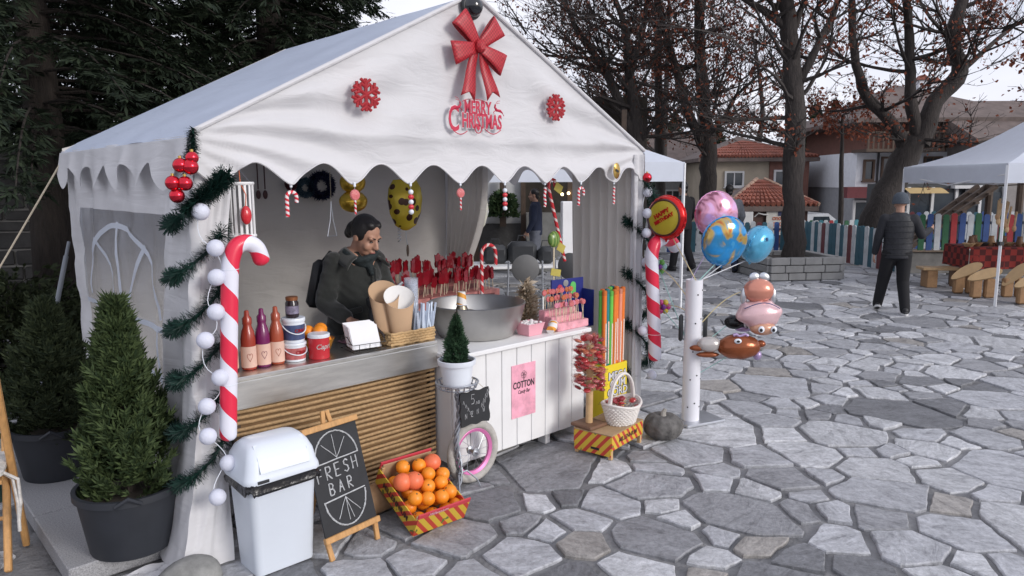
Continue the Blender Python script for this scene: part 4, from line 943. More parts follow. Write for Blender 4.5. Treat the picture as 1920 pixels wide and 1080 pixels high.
def carton(t, w_, d_, h, flip=False):
    th = .006
    for s in (-1, 1):
        p = MB().box((0, s*(d_/2-th/2), h/2), (w_, th, h)).build('end_panel', fruit_print, t, False)
        MB().box((0, s*(d_/2-th/2), h+.012), (w_-.002, th+.002, .024)).build('top_flap', MATS['carton_red'], p, False)
        MB().box((s*(w_/2-th/2), 0, h/2-.01), (th, d_-2*th-.001, h-.02)).build('side_panel', fruit_print, t, False)
    MB().box((0, 0, .004), (w_-2*th-.002, d_-2*th-.002, .006)).build('bottom_panel', MATS['carton_inner'], t, False)
    for sx in (-1, 1):
        for sy in (-1, 1): MB().box((sx*(w_/2-.014), sy*(d_/2-.014), h/2), (.016, .016, h-.004)).build('corner_post', MATS['wood_pale'], t, False)
cr2 = thing('fruit_crate', 'tilted yellow and red striped fruit carton full of oranges', 'crate', T(.885, -.49, .004), YAW-.04)
TILT = R(26); cr2.rotation_euler = (TILT, 0, YAW-.04)
bx = bpy.data.objects
carton_off = .19
carton(cr2, .31, .38, .115)
for ch_ in cr2.children: ch_.location.y += carton_off
q = text_mb('Millennium', .026, .0005, shear=.2); q.xf(Matrix.Translation((-.04, -.004, .127)) @ UPRIGHT); q.build('carton_text', MATS['carton_text_pink'], cr2, False)
q = text_mb('MILLENNIUM', .042, .0005, offset=.001); q.xf(Matrix.Translation((-.158, .19, .05)) @ Matrix.Rotation(-PI/2, 4, 'Z') @ UPRIGHT); q.build('carton_text', MATS['carton_text_dark'], cr2, False)
ib = MB().box((0, .365, .07), (.29, .006, .12)).build('inner_back', MATS['carton_inner'], cr2, False)
mat('orange_peel', (.85, .27, .015), .42, var=.1, vs=4, bump=.25, bs=220, bdist=.002); mat('grapefruit_peel', (.78, .17, .07), .42, var=.12, vs=5, bump=.25, bs=200, bdist=.002)
def orange_mesh(r, mt):
    m = MB(); m.ball((0, 0, 0), (r, r, r*.96), 18, 12); m.lathe([(0, r*.95), (.004, r*.955), (.005, r*.965), (0, r*.975)], n=8, mi=1); return m.mesh('orange', [MATS[mt], mat('stalk', (.15, .1, .04), .9)])
OM, GM = orange_mesh(.037, 'orange_peel'), orange_mesh(.047, 'grapefruit_peel')
CMt = cr2.matrix_basis.copy() if False else (Matrix.Translation(cr2.location) @ cr2.rotation_euler.to_matrix().to_4x4())
ro_ = random.Random(3)
placed = []
def put(me, r, x, y, z, nm, lb, ctg, grp):
    o = obj(nm, me); o.location = CMt @ V(x, y, z); o.rotation_euler = (ro_.uniform(-.9, .9), ro_.uniform(-.9, .9), ro_.uniform(0, 6)); tag(o, lb, ctg, grp)
for (x, y, z) in ((-.1, .05, .045), (-.02, .05, .045), (.06, .05, .045), (.12, .06, .045), (-.11, .13, .05), (-.03, .13, .05), (.05, .13, .05), (.12, .14, .05), (0, .21, .05), (.08, .21, .05), (-.06, .22, .05), (.1, .3, .05), (-.02, .3, .05), (-.1, .3, .05)):
    put(OM, .037, x, y, z, 'orange', 'bright orange packed low in the tilted striped crate', 'orange', 'oranges in the crate')
for (x, y, z) in ((-.035, .1, .112), (.04, .085, .11), (.1, .1, .108), (.005, .165, .118), (.085, .165, .116), (.13, .215, .11), (.05, .235, .12), (.04, .31, .115), (-.05, .325, .12), (-.095, .125, .113)):
    put(OM, .037, x, y, z, 'orange', 'bright orange heaped on top in the tilted striped crate', 'orange', 'oranges heaped on top of the crate')
put(GM, .047, -.05, .215, .13, 'grapefruit', 'pink-tinged grapefruit on top, among the crated oranges', 'grapefruit', None)
put(GM, .047, -.105, .235, .12, 'grapefruit', 'redder grapefruit against the crate side', 'grapefruit', None)
put(GM, .047, .115, .3, .12, 'grapefruit', 'pink grapefruit in the back corner of the crate', 'grapefruit', None)
# carton with legs that carries the basket
c3 = stall('fruit_carton', 'upturned striped fruit carton on wooden corner legs under the basket', 'carton', 2.36, -.36, 0, .16)
for s in (-1, 1):
    MB().box((0, s*.135, .105), (.40, .006, .09)).build('end_panel', fruit_print, c3, False)
    MB().box((s*.2, 0, .085), (.006, .264, .13)).build('side_panel', fruit_print, c3, False)
MB().box((0, 0, .1545), (.406, .276, .006)).build('top_panel', MATS['carton_inner'], c3, False)
for sx in (-1, 1):
    for sy in (-1, 1): MB().box((sx*.185, sy*.121, .075), (.022, .022, .15)).build('leg', MATS['wood_pale'], c3, False)
MB().box((-.204, -.02, .055), (.004, .06, .014)).build('hand_hole_patch', MATS['hole_shade'], c3, False)  # dark patch on the panel, painted for the shade in the hole
q = text_mb('MILLENNIUM', .04, .0005, offset=.0008, shear=.15); q.xf(Matrix.Translation((0, -.139, .105)) @ UPRIGHT); q.build('carton_text', MATS['carton_text_dark'], c3, False)
# ------------------------------------------------------------------ plant stand with child's bicycle wheel
mat('grey_iron', (.32, .34, .38), .5, .6, var=.25, vs=12); mat('tyre', (.42, .4, .37), .85, var=.15, vs=20, bump=.3, bs=90); mat('rim_pink', (.7, .2, .45), .35, .2, var=.08)
ps = stall('plant_stand', 'grey iron plant stand with pink-rimmed bicycle wheel', 'plant stand', 1.25, -.2)
def torus(R_, r, n=40, k=8, ctr=(0, 0, 0), ax='Y', flat=1):
    pts = [(ctr[0]+R_*math.cos(t), ctr[1], ctr[2]+R_*math.sin(t)) if ax == 'Y' else (ctr[0]+R_*math.cos(t), ctr[1]+R_*math.sin(t), ctr[2]) for t in [TAU*i/n for i in range(n)]]
    return MB().tube(pts, r, k, closed=True, flat=flat)
wc = (.12, .02, .183)
wh = torus(.157, .026, 48, 10, wc).build('wheel', MATS['tyre'], ps)
torus(.132, .013, 48, 6, wc, flat=1.5).build('rim', MATS['rim_pink'], wh)
MB().lathe([(0, -.05), (.008, -.05), (.008, -.03), (.024, -.028), (.024, -.02), (.012, -.015), (.012, .015), (.024, .02), (.024, .028), (.008, .03), (.008, .05), (0, .05)], wc, 14, UPRIGHT).build('hub', MATS['steel_tube'], wh)
sp = MB()
for i in range(16):
    a = TAU*i/16; s = .02 if i % 2 else -.02; a2 = a+(.5 if i % 4 < 2 else -.5)
    sp.tube([(wc[0]+.02*math.cos(a2), wc[1]+s, wc[2]+.02*math.sin(a2)), (wc[0]+.125*math.cos(a), wc[1], wc[2]+.125*math.sin(a))], .0013, 4)
sp.build('spokes', MATS['steel_tube'], wh)
stem = MB(); 
for ph in (0, TAU/3, 2*TAU/3):
    stem.tube([(-.02+.02*math.sin(k*.35)*.6+.011*math.cos(ph+k*.8), -.02+.011*math.sin(ph+k*.8), .03+k*.019) for k in range(29)], [.007]*29, 6)
stem.build('twisted_stem', MATS['grey_iron'], ps)
MB().tube([(-.02, -.02, .56), (-.02, -.02, .6)], .012, 8).build('neck', MATS['steel_tube'], ps)
for a in (-2.2, -.3, 1.5): MB().tube([(-.02, -.02, .1), (-.02+.05*math.cos(a), -.02+.05*math.sin(a), .11), (-.02+.11*math.cos(a), -.02+.11*math.sin(a), .05), (-.02+.13*math.cos(a), -.02+.13*math.sin(a), .006)], .005, 6).build('foot', MATS['grey_iron'], ps)
rgc = (-.02, -.02, .625)
rb = torus(.115, .005, 32, 6, rgc, 'Z').build('ring', MATS['grey_iron'], ps)
for zz, rr in ((.595, .1), (.598, .05)): torus(rr, .004, 28, 5, (-.02, -.02, zz), 'Z').build('ring', MATS['grey_iron'], ps)
for i in range(20):
    a = TAU*i/20; MB().tube([(-.02+.115*math.cos(a), -.02+.115*math.sin(a), .625), (-.02+.104*math.cos(a), -.02+.104*math.sin(a), .596)], .0045, 4).build('scroll', MATS['grey_iron'], rb)
for i in range(6): a = TAU*i/6; MB().tube([(-.02, -.02, .594), (-.02+.1*math.cos(a), -.02+.1*math.sin(a), .594)], .004, 4).build('spoke_bar', MATS['grey_iron'], rb)
# pot and little conifer
pt = stall('plant_pot', 'ribbed white plastic pot on the iron stand', 'pot', 1.23, -.22, .6015)
m = MB(); n = 60; prof = [(.0, 0), (.066, 0), (.074, .004), (.09, .12), (.102, .122), (.104, .128), (.104, .148), (.1, .15), (.094, .148), (.09, .125), (0, .125)]
m.lathe(prof, n=n); m.v = [((x*(1-.022*(i % 2)) if .01 < z < .115 and math.hypot(x, y) > .06 else x), (y*(1-.022*(i % 2)) if .01 < z < .115 and math.hypot(x, y) > .06 else y), z) for i, (x, y, z) in enumerate(m.v)]
m.build('pot_body', MATS['white_plastic'], pt); MB().lathe([(0, .128), (.09, .128), (.09, .131), (0, .131)], n=24).build('soil', MATS['soil'], pt)
sc_ = stall('dwarf_conifer', 'small cone-shaped green conifer in the white pot', 'plant', 1.23, -.22, .73)
bush('', '', None, .075, .075, .26, 2600, .03, island_mat('dwarf_needles', (.02, .05, .025), (.06, .12, .06), .7, .15), seed=5, shape='cone', parent=sc_, wid=.1)
# slate
sl_ = stall('slate_sign', 'small black slate with chalk price hanging from the plant stand', 'sign', 1.325, -.255, .37, -.05)
poly = []
for i in range(48):
    t = TAU*i/48; c_, s_ = math.cos(t), math.sin(t); k = 1/max(abs(c_)/.1, abs(s_)/.095)
    poly.append((k*c_*(1+.04*math.sin(t*8)), .1+k*s_*(1+.05*math.sin(t*8+1))))
MB().prism(poly, -.004, .004, UPRIGHT).build('slate', MATS['chalkboard'], sl_, False)
m = MB(); chalk_word(m, '5', -.03, .12, .055, .035, 0, r=.0014, y=-.0055, rep=1); chalk_word(m, 'лв', .004, .115, .03, .018, 0, r=.0013, y=-.0055, rep=1); chalk_word(m, 'NZNW', -.07, .045, .03, .04, .006, r=.0013, y=-.0055, rep=1)
for i in range(4): chalk(m, [(-.085+i*.016, .13-i*.022), (-.08+i*.016, .15-i*.022), (-.073+i*.016, .125-i*.022)], .0013, -.0055, rep=1)
for i in range(4): chalk(m, [(.04+i*.013, .09+i*.024), (.045+i*.013, .115+i*.024), (.055+i*.013, .09+i*.024), (.06+i*.013, .118+i*.024)], .0013, -.0055, rep=1)
m.build('chalk_writing', MATS['chalk'], sl_)
MB().tube([(-.08, 0, .185), (-.06, .02, .235), (0, .03, .265), (.07, 0, .19)], .0015, 4).build('string', MATS['rope'], sl_)
# ------------------------------------------------------------------ goods on the steel counter
Z0 = CZ+.0005
mat('label_peach', (.68, .45, .36), .6, var=.06); mat('print_white', (.7, .68, .66), .6, var=0)
def bottle(a, b, cn, c, lb):
    t = stall('syrup_bottle', lb, 'bottle', a, b, Z0, 0, 'syrup bottles on the counter'); mt = mat('syrup_'+cn, c, .25, var=.08, coat=.3)
    MB().lathe([(0, 0), (.032, 0), (.036, .006), (.036, .1), (.035, .15), (.03, .185), (.021, .21), (.02, .225), (0, .225)], n=24).build('bottle_body', mt, t)
    MB().lathe([(.0368, .012), (.0368, .115)], n=24, cap=False).build('label', MATS['label_peach'], t)
    MB().lathe([(.0225, .222), (.0225, .25), (.013, .262), (.011, .285), (.007, .289), (0, .289)], n=18).build('cap', mt, t)
    h = MB(); P = []
    for i in range(21):
        u = TAU*i/20; P.append((.0008*16*math.sin(u)**3, .0008*(13*math.cos(u)-5*math.cos(2*u)-2*math.cos(3*u)-math.cos(4*u))))
    h.tube([(.0375*math.sin(x/.0375-.25), -.0375*math.cos(x/.0375-.25), .065+z*1.7) for x, z in P], .0009, 4); h.build('label_heart', mt, t)
bottle(.175, .2, 'darkred', (.12, .01, .015), 'dark red syrup bottle nearest the striped candy cane'); bottle(.255, .175, 'red', (.33, .04, .02), 'red-brown syrup bottle next to the purple one')
bottle(.33, .18, 'purple', (.16, .01, .09), 'purple syrup bottle between two red ones'); bottle(.405, .185, 'brick', (.36, .07, .03), 'brick-red syrup bottle beside the white tubs')
def tub(a, b, z, r, h, lb, band, words, bandc):
    t = stall('plastic_tub', lb, 'tub', a, b, z)
    MB().lathe([(0, 0), (r*.9, 0), (r*.93, .004), (r*.985, h*.84), (r*1.04, h*.85), (r*1.06, h*.87), (r*1.06, h*.97), (r*1.02, h), (0, h)], n=32).build('tub_body', MATS['white_plastic'], t)
    MB().lathe([(r*.948, h*.12), (r*.985, h*.74)], n=32, cap=False).build('tub_label', mat('label_'+band, bandc, .45, var=.35, vs=20), t)
    MB().tube([(r*1.07*math.cos(u), r*1.07*math.sin(u), h*.72-.35*h*math.sin(-u)*(1 if math.sin(u) < 0 else 0)) for u in [PI+PI*i/16 for i in range(17)]], .003, 5).build('tub_handle', MATS['white_plastic'], t)
    q = text_mb(words, .024, .0005, offset=.0008); q.v = [((r+.0012)*math.sin(x/r+.15), -(r+.0012)*math.cos(x/r+.15), z_ + h*.5) for x, z_, y in q.v]; q.build('tub_text', mat('text_red', (.5, .02, .03), .5, var=0), t, False)
tub(.5, .185, Z0, .056, .095, 'white tub with red fruit label at the bottom of the stack', 'fruit', 'CIMA', (.45, .12, .12))
tub(.5, .187, Z0+.096, .056, .125, 'white tub with blueberry label stacked on another tub', 'blueberry', 'CIMA', (.05, .07, .16))
t = stall('glass_jar', 'dark jar with copper lid on top of the stacked tubs', 'jar', .497, .187, Z0+.222); MB().lathe([(0, 0), (.03, 0), (.033, .005), (.033, .075), (.027, .085), (.027, .09), (0, .09)], n=22).build('jar_body', mat('jar_dark', (.02, .012, .015), .15, var=.1), t); MB().lathe([(.03, .088), (.031, .103), (.028, .106), (0, .106)], n=22).build('lid', mat('copper_lid', (.4, .16, .07), .35, .7), t); MB().lathe([(.0336, .02), (.0336, .06)], n=22, cap=False).build('label', mat('label_plum', (.2, .18, .25), .5, var=.6, vs=30), t)
t = stall('coffee_tin', 'red round tin with white lid and script name', 'tin', .615, .145, Z0); MB().lathe([(0, 0), (.052, 0), (.053, .003), (.053, .112), (0, .112)], n=32).build('tin_body', mat('tin_red', (.5, .025, .035), .35, var=.08), t); MB().lathe([(.056, .11), (.057, .124), (.053, .128), (0, .127)], n=32).build('lid', MATS['white_plastic'], t)
q = text_mb('Capria', .036, .0005, shear=.3, offset=.0008); q.v = [(.0538*math.sin(x/.053+.1), -.0538*math.cos(x/.053+.1), z_+.065) for x, z_, y in q.v]; q.build('tin_text', MATS['print_white'], t, False)
t = stall('tumbler', 'ribbed amber plastic bowl under the counter oranges', 'bowl', .67, .25, Z0); m = MB(); m.lathe([(0, 0), (.05, 0), (.055, .003), (.082, .075), (.079, .075), (.052, .006), (0, .006)], n=36); m.v = [(x*(1-.02*(i % 2)), y*(1-.02*(i % 2)), z) for i, (x, y, z) in enumerate(m.v)]; m.build('bowl_body', mat('amber', (.45, .2, .03), .2, var=.1, alpha=.75), t); torus(.081, .0025, 32, 5, (0, 0, .075), 'Z').build('bowl_rim', MATS['amber'], t)
for k, (x, y, z) in enumerate(((-.035, -.03, .06), (.035, -.025, .06), (.0, .035, .062), (-.04, .02, .115), (.035, .02, .118), (-.002, -.035, .12), (-.09, .05, .036), (-.075, .04, .095))):
    o = obj('orange', OM); o.location = T(.66, .25, Z0)+TE*x+TB*y+V(0, 0, z); o.rotation_euler = (k, k*2, k); tag(o, 'whole orange piled in the amber bowl on the counter', 'orange', 'oranges in the counter bowl')
# napkins
t = stall('napkin_holder', 'black wire holder with a stack of white napkins', 'napkin holder', .87, .125, Z0, -.12)
m = MB()
for k in range(14):
    s = rnd.uniform(-.004, .004); M_ = Matrix.Rotation(R(-25), 4, 'X'); m.box((s, -.015+k*.006, .075+.001*k), (.16, .0035, .125), M=M_)
tag(m.build('napkins', mat('napkin', (.78, .78, .8), .9, var=.03), t, False), kind='stuff')
wr_ = MB()
for z in (.012, .05): wr_.tube([(-.095, -.075, z), (.095, -.075, z), (.095, .09, z), (-.095, .09, z)], .002, 5, closed=True)
for x in (-.06, 0, .06): wr_.tube([(x, -.075, .05), (x, -.07, .008), (x, .09, .008), (x, .09, .05)], .002, 5)
for s in (-1, 1): wr_.tube([(s*.095, -.06, .05), (s*.102, -.02, .085), (s*.102, .04, .085), (s*.095, .08, .05)], .0025, 5)
wr_.build('wire_frame', MATS['black_metal'], t)
# woven basket
mat('wicker', (.5, .33, .16), .8, var=.25, vs=25, bump=.4, bs=60, bdist=.004)
def weave(m, w_, d_, h, rows, amp=.006, r=.009, taper=0, n=64, oval=False):
    for k in range(rows):
        z = r+k*(h-2*r)/(rows-1); f = 1+taper*z/h; pts = []
        base = rrect(w_*f, d_*f, .02, 5) if not oval else [(w_/2*f*math.cos(TAU*i/n), d_/2*f*math.sin(TAU*i/n)) for i in range(n)]
        if not oval:                                      # resample evenly
            P = [V(x, y, 0) for x, y in base]; L = [0]
            for i in range(len(P)): L.append(L[-1]+(P[(i+1) % len(P)]-P[i]).length)
            q = []
            for i in range(n):
                s = L[-1]*i/n; j = max(jj for jj in range(len(P)) if L[jj] <= s); u = (s-L[j])/max(1e-6, L[j+1]-L[j]); q.append(P[j].lerp(P[(j+1) % len(P)], u))
            base = [(p.x, p.y) for p in q]
        for i, (x, y) in enumerate(base):
            o = amp*(1 if (i+k) % 2 else -1)*.5; l = math.hypot(x, y); pts.append((x*(1+o/l), y*(1+o/l), z+.002*math.sin(i*1.3+k)))
        m.tube(pts, r, 5, closed=True)
    return m
t = stall('woven_basket', 'low brown woven tray holding kraft cones and straws', 'basket', 1.17, .17, Z0)
weave(MB(), .3, .17, .075, 5).build('woven_side', MATS['wicker'], t); MB().box((0, 0, .006), (.28, .15, .008)).build('base', MATS['wicker'], t, False)
MB().tube([(-.155, -.03, .05), (-.175, -.025, .075), (-.178, .01, .095), (-.175, .04, .075), (-.155, .045, .05)], .008, 7).build('handle', mat('handle_dark', (.05, .03, .025), .6), t)
mat('kraft', (.5, .33, .2), .8, var=.06); mat('paper_white', (.76, .75, .73), .7, var=.03)
def scoop(a, b, rz, lb, tilt, h=.27, mi_in='paper_white'):
    t = stall('paper_scoop', lb, 'paper cone', a, b, Z0+.012, rz); m = MB(); n = 30
    def ring(u, rx, ry, slant): return [(rx*math.cos(s), ry*math.sin(s)+u*tilt*h, u*h+slant*math.sin(s)) for s in [TAU*i/n for i in range(n)]]
    loft(m, [ring(0, .05, .03, 0), ring(.35, .065, .038, .01), ring(.7, .08, .044, .03), ring(1-.1, .09, .05, .06)], (True, False)); m.build('outer', MATS['kraft'], t)
    m = MB(); loft(m, [ring(.02, .048, .028, 0), ring(.35, .0635, .0365, .01), ring(.7, .0785, .0425, .03), ring(1-.1, .0885, .0485, .06)], (True, False)); m.build('lining', MATS[mi_in], t)
scoop(1.13, .15, -.3, 'white-lined kraft paper scoop facing the front of the basket', .1); scoop(1.075, .215, -.3, 'plain kraft paper scoop behind the white-lined one', .12, .3, 'kraft')
# clear cups
t = stall('cup_stack', 'tall stack of clear plastic cups behind the basket', 'cups', 1.29, .27, Z0, 0)
cup = mat('clear_plastic', (.7, .75, .85), .12, var=0, alpha=.28, spec=.7)
for k in range(22): obj('cup', MB().lathe([(0, 0), (.027, 0), (.04, .105), (.042, .105), (.042, .109)], n=22).mesh('cup', cup) if k == 0 else cme, t).location = (0, 0, k*.011); cme = t.children[0].data
ul_ = MB().lathe([(.04, .34), (.03, .235+.1), (0, .235+.1)], n=22)
# straws
t = stall('straw_bundle', 'bundle of paper-wrapped white straws standing in the basket', 'straws', 1.275, .14, Z0+.012, 0); rs = random.Random(8)
sm = MB().box((0, 0, .1), (.011, .004, .2)).mesh('straw', mat('straw_wrap', (.6, .68, .8), .6, var=.08), False); sm2 = MB().box((0, 0, .075), (.011, .004, .15)).mesh('straw', MATS['straw_wrap'], False)
for k in range(26): o = obj('straw', sm if k % 2 else sm2, t); o.location = (rs.uniform(-.05, .05), rs.uniform(-.035, .035), 0); o.rotation_euler = (rs.uniform(-.14, .14), rs.uniform(-.16, .16), rs.uniform(0, 3))
# dark juicer behind
t = stall('juicer', 'dark grey hand juicer behind the paper scoops', 'juicer', 1.15, .42, Z0); MB().lathe([(0, 0), (.07, 0), (.075, .01), (.06, .05), (.05, .16), (.065, .18), (.065, .22), (.03, .25), (0, .25)], n=24).build('body', MATS['black_plastic'], t); MB().tube([(.05, 0, .2), (.12, 0, .26), (.17, -.02, .3)], .011, 7).build('handle', MATS['steel_tube'], t)

# ------------------------------------------------------------------ sweets on the cart
def swirl_mat(name, c1, c2, arms=5, tw=40):
    m = bpy.data.materials.new(name); m.use_nodes = True; n = m.node_tree.nodes; L = m.node_tree.links; b = n['Principled BSDF']; b.inputs['Roughness'].default_value = .2; b.inputs['Coat Weight'].default_value = .6
    tcx = n.new('ShaderNodeTexCoord'); w_ = n.new('ShaderNodeTexWave'); w_.wave_type = 'RINGS'; w_.inputs['Scale'].default_value = 60; w_.inputs['Distortion'].default_value = 5; w_.inputs['Detail Scale'].default_value = 30
    L.new(tcx.outputs['Object'], w_.inputs['Vector']); x = n.new('ShaderNodeValToRGB'); x.color_ramp.interpolation = 'CONSTANT'; x.color_ramp.elements[0].color = (*c1, 1); x.color_ramp.elements[1].position = .5; x.color_ramp.elements[1].color = (*c2, 1)
    L.new(w_.outputs['Fac'], x.inputs['Fac']); L.new(x.outputs['Color'], b.inputs['Base Color']); MATS[name] = m; return m
SW = [swirl_mat('swirl_red', (.5, .012, .03), (.66, .3, .28)), swirl_mat('swirl_pink', (.55, .05, .16), (.7, .4, .45)), swirl_mat('swirl_mix', (.42, .015, .03), (.6, .3, .1))]
mat('stick', (.72, .62, .45), .7, var=.05); mat('wrap', (.5, .14, .14), .1, var=0, alpha=.16, spec=.8)
def lolly_mesh(sm_, r=.019, h=.115):
    m = MB(); m.tube([(0, 0, 0), (0, 0, h)], .0022, 5); m.lathe([(0, -.006), (r*.85, -.006), (r, 0), (r*.85, .006), (0, .006)], (0, 0, h+r*.8), 16, UPRIGHT, mi=1); m.ball((0, 0, h-.002), (.007, .005, .007), 6, 4, mi=2); return m.mesh('lollipop', [MATS['stick'], sm_, MATS['wrap']])
LM = [lolly_mesh(s) for s in SW]; rs = random.Random(12)
ld = stall('lollipop_display', 'pink stepped card display for swirl lollipops on the cart', 'display', 2.36, .08, .7315)
mat('pink_print', (.72, .33, .38), .55, var=.3, vs=25)
for k, (y, h) in enumerate(((-.1, .05), (-.04, .085), (.02, .12))): MB().box((0, y, h/2), (.3, .058, h), bev=.003).build('tier', MATS['pink_print'], ld, False)
for k, (y, h, n_) in enumerate(((-.1, .05, 13), (-.04, .085, 12), (.02, .12, 12))):
    for i in range(n_):
        o = obj('lollipop', LM[rs.randrange(2) if k == 0 else rs.choice((0, 2, 0))]); o.location = T(2.36-.135+.27*i/(n_-1), .08+y+rs.uniform(-.008, .008), .7315+h-.012); o.rotation_euler = (rs.uniform(-.1, .1), rs.uniform(-.12, .12), YAW+rs.uniform(-.5, .5))
        tag(o, ('swirl lollipop in the front row of the pink display', 'swirl lollipop in the middle row of the pink display', 'swirl lollipop in the back row of the pink display')[k], 'lollipop', ('front row lollipops', 'middle row lollipops', 'back row lollipops')[k])
# candy spread behind the basin
t = stall('sweet_tray', 'shallow tray of red and orange wrapped sweets behind the basin', 'tray', 2.1, .5, .7315)
MB().box((0, 0, .012), (.34, .16, .02), bev=.003).build('tray_base', MATS['pink_card'], t, False); m = MB()
for k in range(110): m.ball((rs.uniform(-.16, .16), rs.uniform(-.07, .07), .03+rs.uniform(0, .05)), (rs.uniform(.008, .018), rs.uniform(.006, .011), .008), 6, 4, Matrix.Rotation(rs.uniform(0, 3), 4, 'Z'))
tag(m.build('sweets', island_mat('sweet_mix', (.5, .02, .03), (.75, .25, .08), .3, 0), t), kind='stuff')
# fluffy bunch
t = stall('dried_grass_bunch', 'fluffy beige dried grass bunch standing behind the lollipops', 'dried plant', 2.23, .26, .7315); bush('', '', None, .05, .05, .3, 700, .09, island_mat('pampas', (.35, .27, .18), (.6, .52, .42), .9, .3), seed=6, parent=t, stem=False, wid=.12); MB().lathe([(0, 0), (.035, 0), (.045, .1), (.04, .1), (0, .01)], n=16).build('holder', MATS['kraft'], t)
# blue box of ice-lolly sweets
t = stall('blue_carton', 'open royal blue carton printed with lolly shapes', 'carton', 2.63, .24, .7315-.3, -.1)
mat('royal_blue', (.02, .03, .2), .4, var=.1)
MB().box((0, .02, .41), (.3, .012, .34)).build('back_panel', MATS['royal_blue'], t, False)
for s in (-1, 1): MB().box((s*.145, -.04, .37), (.01, .12, .26)).build('side_panel', MATS['royal_blue'], t, False)
MB().box((0, -.04, .245), (.28, .12, .01)).build('bottom_panel', MATS['royal_blue'], t, False)
def pop(x, z, c, nm, r=.02, h=.05): MB().prism([(r*math.cos(a), h+r*math.sin(a)) for a in [PI*i/8 for i in range(9)]]+[(-r, 0), (r, 0)], 0, .003, Matrix.Translation((x, .0135, z)) @ UPRIGHT).build(nm, mat('pop_'+nm, c, .5, var=.1), t, False); MB().box((x, .012, z-.016), (.012, .004, .032)).build('printed_stick', MATS['stick'], t, False)
pop(.05, .47, (.12, .5, .12), 'green_lolly', .026, .06); pop(-.075, .49, (.5, .04, .08), 'red_lolly', .024, .03); MB().lathe([(0, 0), (.024, 0), (.024, .003), (0, .003)], (-.02, .0135, .55), 20, UPRIGHT).build('silver_spot', MATS['steel_tube'], t)
# tall canes and giant lollipops
cs2 = stripe_mat('thin_cane', (.55, .03, .04), (.75, .6, .58), 1, 14, .68, .25)
def cane_pts(h, r, n=14, straight=10): return [(0, 0, h*i/straight) for i in range(straight)]+[(r-r*math.cos(PI*i/n), 0, h+r*math.sin(PI*i/n)) for i in range(n+1)]
t = stall('candy_cane', 'tall thin red candy cane standing behind the basin', 'candy cane', 2.08, .55, .76); MB().tube(cane_pts(.44, .065)+[(.13, 0, .4), (.13, 0, .36)], .0125, 10, uv=True).build('cane', cs2, t); MB().tube([(0, 0, .05), (0, 0, .09)], .02, 8).build('paper_collar', MATS['paper_white'], t)
t = stall('candy_cane', 'slanting red candy cane hung with yellow tags under the roof', 'candy cane', 2.58, .32, 1.13)
MB().tube([(.09-.17*u, 0, .0+.52*u) for u in [i/10 for i in range(11)]]+[(-.075, 0, .56), (-.05, 0, .585), (-.02, 0, .575), (-.015, 0, .53)], .0125, 10, uv=True).build('cane', cs2, t)
for x, z in ((.03, .1), (.0, .52)): MB().box((x, -.02, z), (.075, .003, .06), M=Matrix.Rotation(.5, 4, 'Y')).build('tag', mat('tag_yellow', (.45, .38, .08), .6, var=.2), t, False)
MB().tube([(-.05, 0, .58), (-.05, 0, 1.02)], .0015, 4).build('string', MATS['rope'], t)
t = stall('giant_lollipop', 'round green striped giant lollipop on a white stick', 'lollipop', 2.535, .3, .96); MB().tube([(0, 0, -.2), (0, 0, .3)], .006, 6).build('stick', MATS['stick'], t); MB().ball((0, 0, .335), (.055, .03, .058), 20, 12).build('candy', stripe_mat('melon', (.1, .2, .04), (.25, .35, .1), axis=(1, .3, .1), scale=40, duty=.6), t); MB().box((.01, -.01, .1), (.1, .004, .05), M=Matrix.Rotation(.2, 4, 'Y')).build('tag', MATS['tag_yellow'], t, False)
t = stall('blue_bottle', 'round blue glass jar holding the giant lollipop', 'jar', 2.535, .3, .7315); MB().lathe([(0, 0), (.05, 0), (.07, .04), (.065, .09), (.03, .12), (.02, .16), (.018, .16), (.025, .12), (0, .02)], n=24).build('jar_body', mat('blue_glass', (.02, .18, .3), .08, var=.05, alpha=.8), t); torus(.02, .004, 18, 5, (0, 0, .16), 'Z').build('jar_lip', MATS['blue_glass'], t)
# ------------------------------------------------------------------ back table with boxed red lollipops
bt = stall('back_table', 'dark table along the back wall behind the vendor', 'table', 2.35, 1.55); MB().box((0, .1, .68), (1.35, .7, .03), bev=.004).build('table_top', MATS['wood_dark'], bt, False)
for x in (-.63, .63):
    for y in (-.2, .4): MB().box((x, y, .332), (.04, .04, .664)).build('leg', MATS['wood_dark'], bt, False)
mat('box_salmon', (.5, .19, .17), .6, var=.25, vs=18); rl = mat('red_candy', (.28, .01, .02), .15, var=.25, vs=9, coat=.5)
m = MB(); m.tube([(0, 0, 0), (0, 0, .1)], .003, 5); m.prism([(-.018, 0), (.018, 0), (.026, .03), (.02, .06), (.024, .085), (.006, .1), (-.012, .082), (-.024, .09), (-.02, .045), (-.026, .025)], -.005, .005, Matrix.Translation((0, 0, .09)) @ UPRIGHT, mi=1); RL = m.mesh('red_lollipop', [MATS['stick'], rl], False)
rs = random.Random(5)
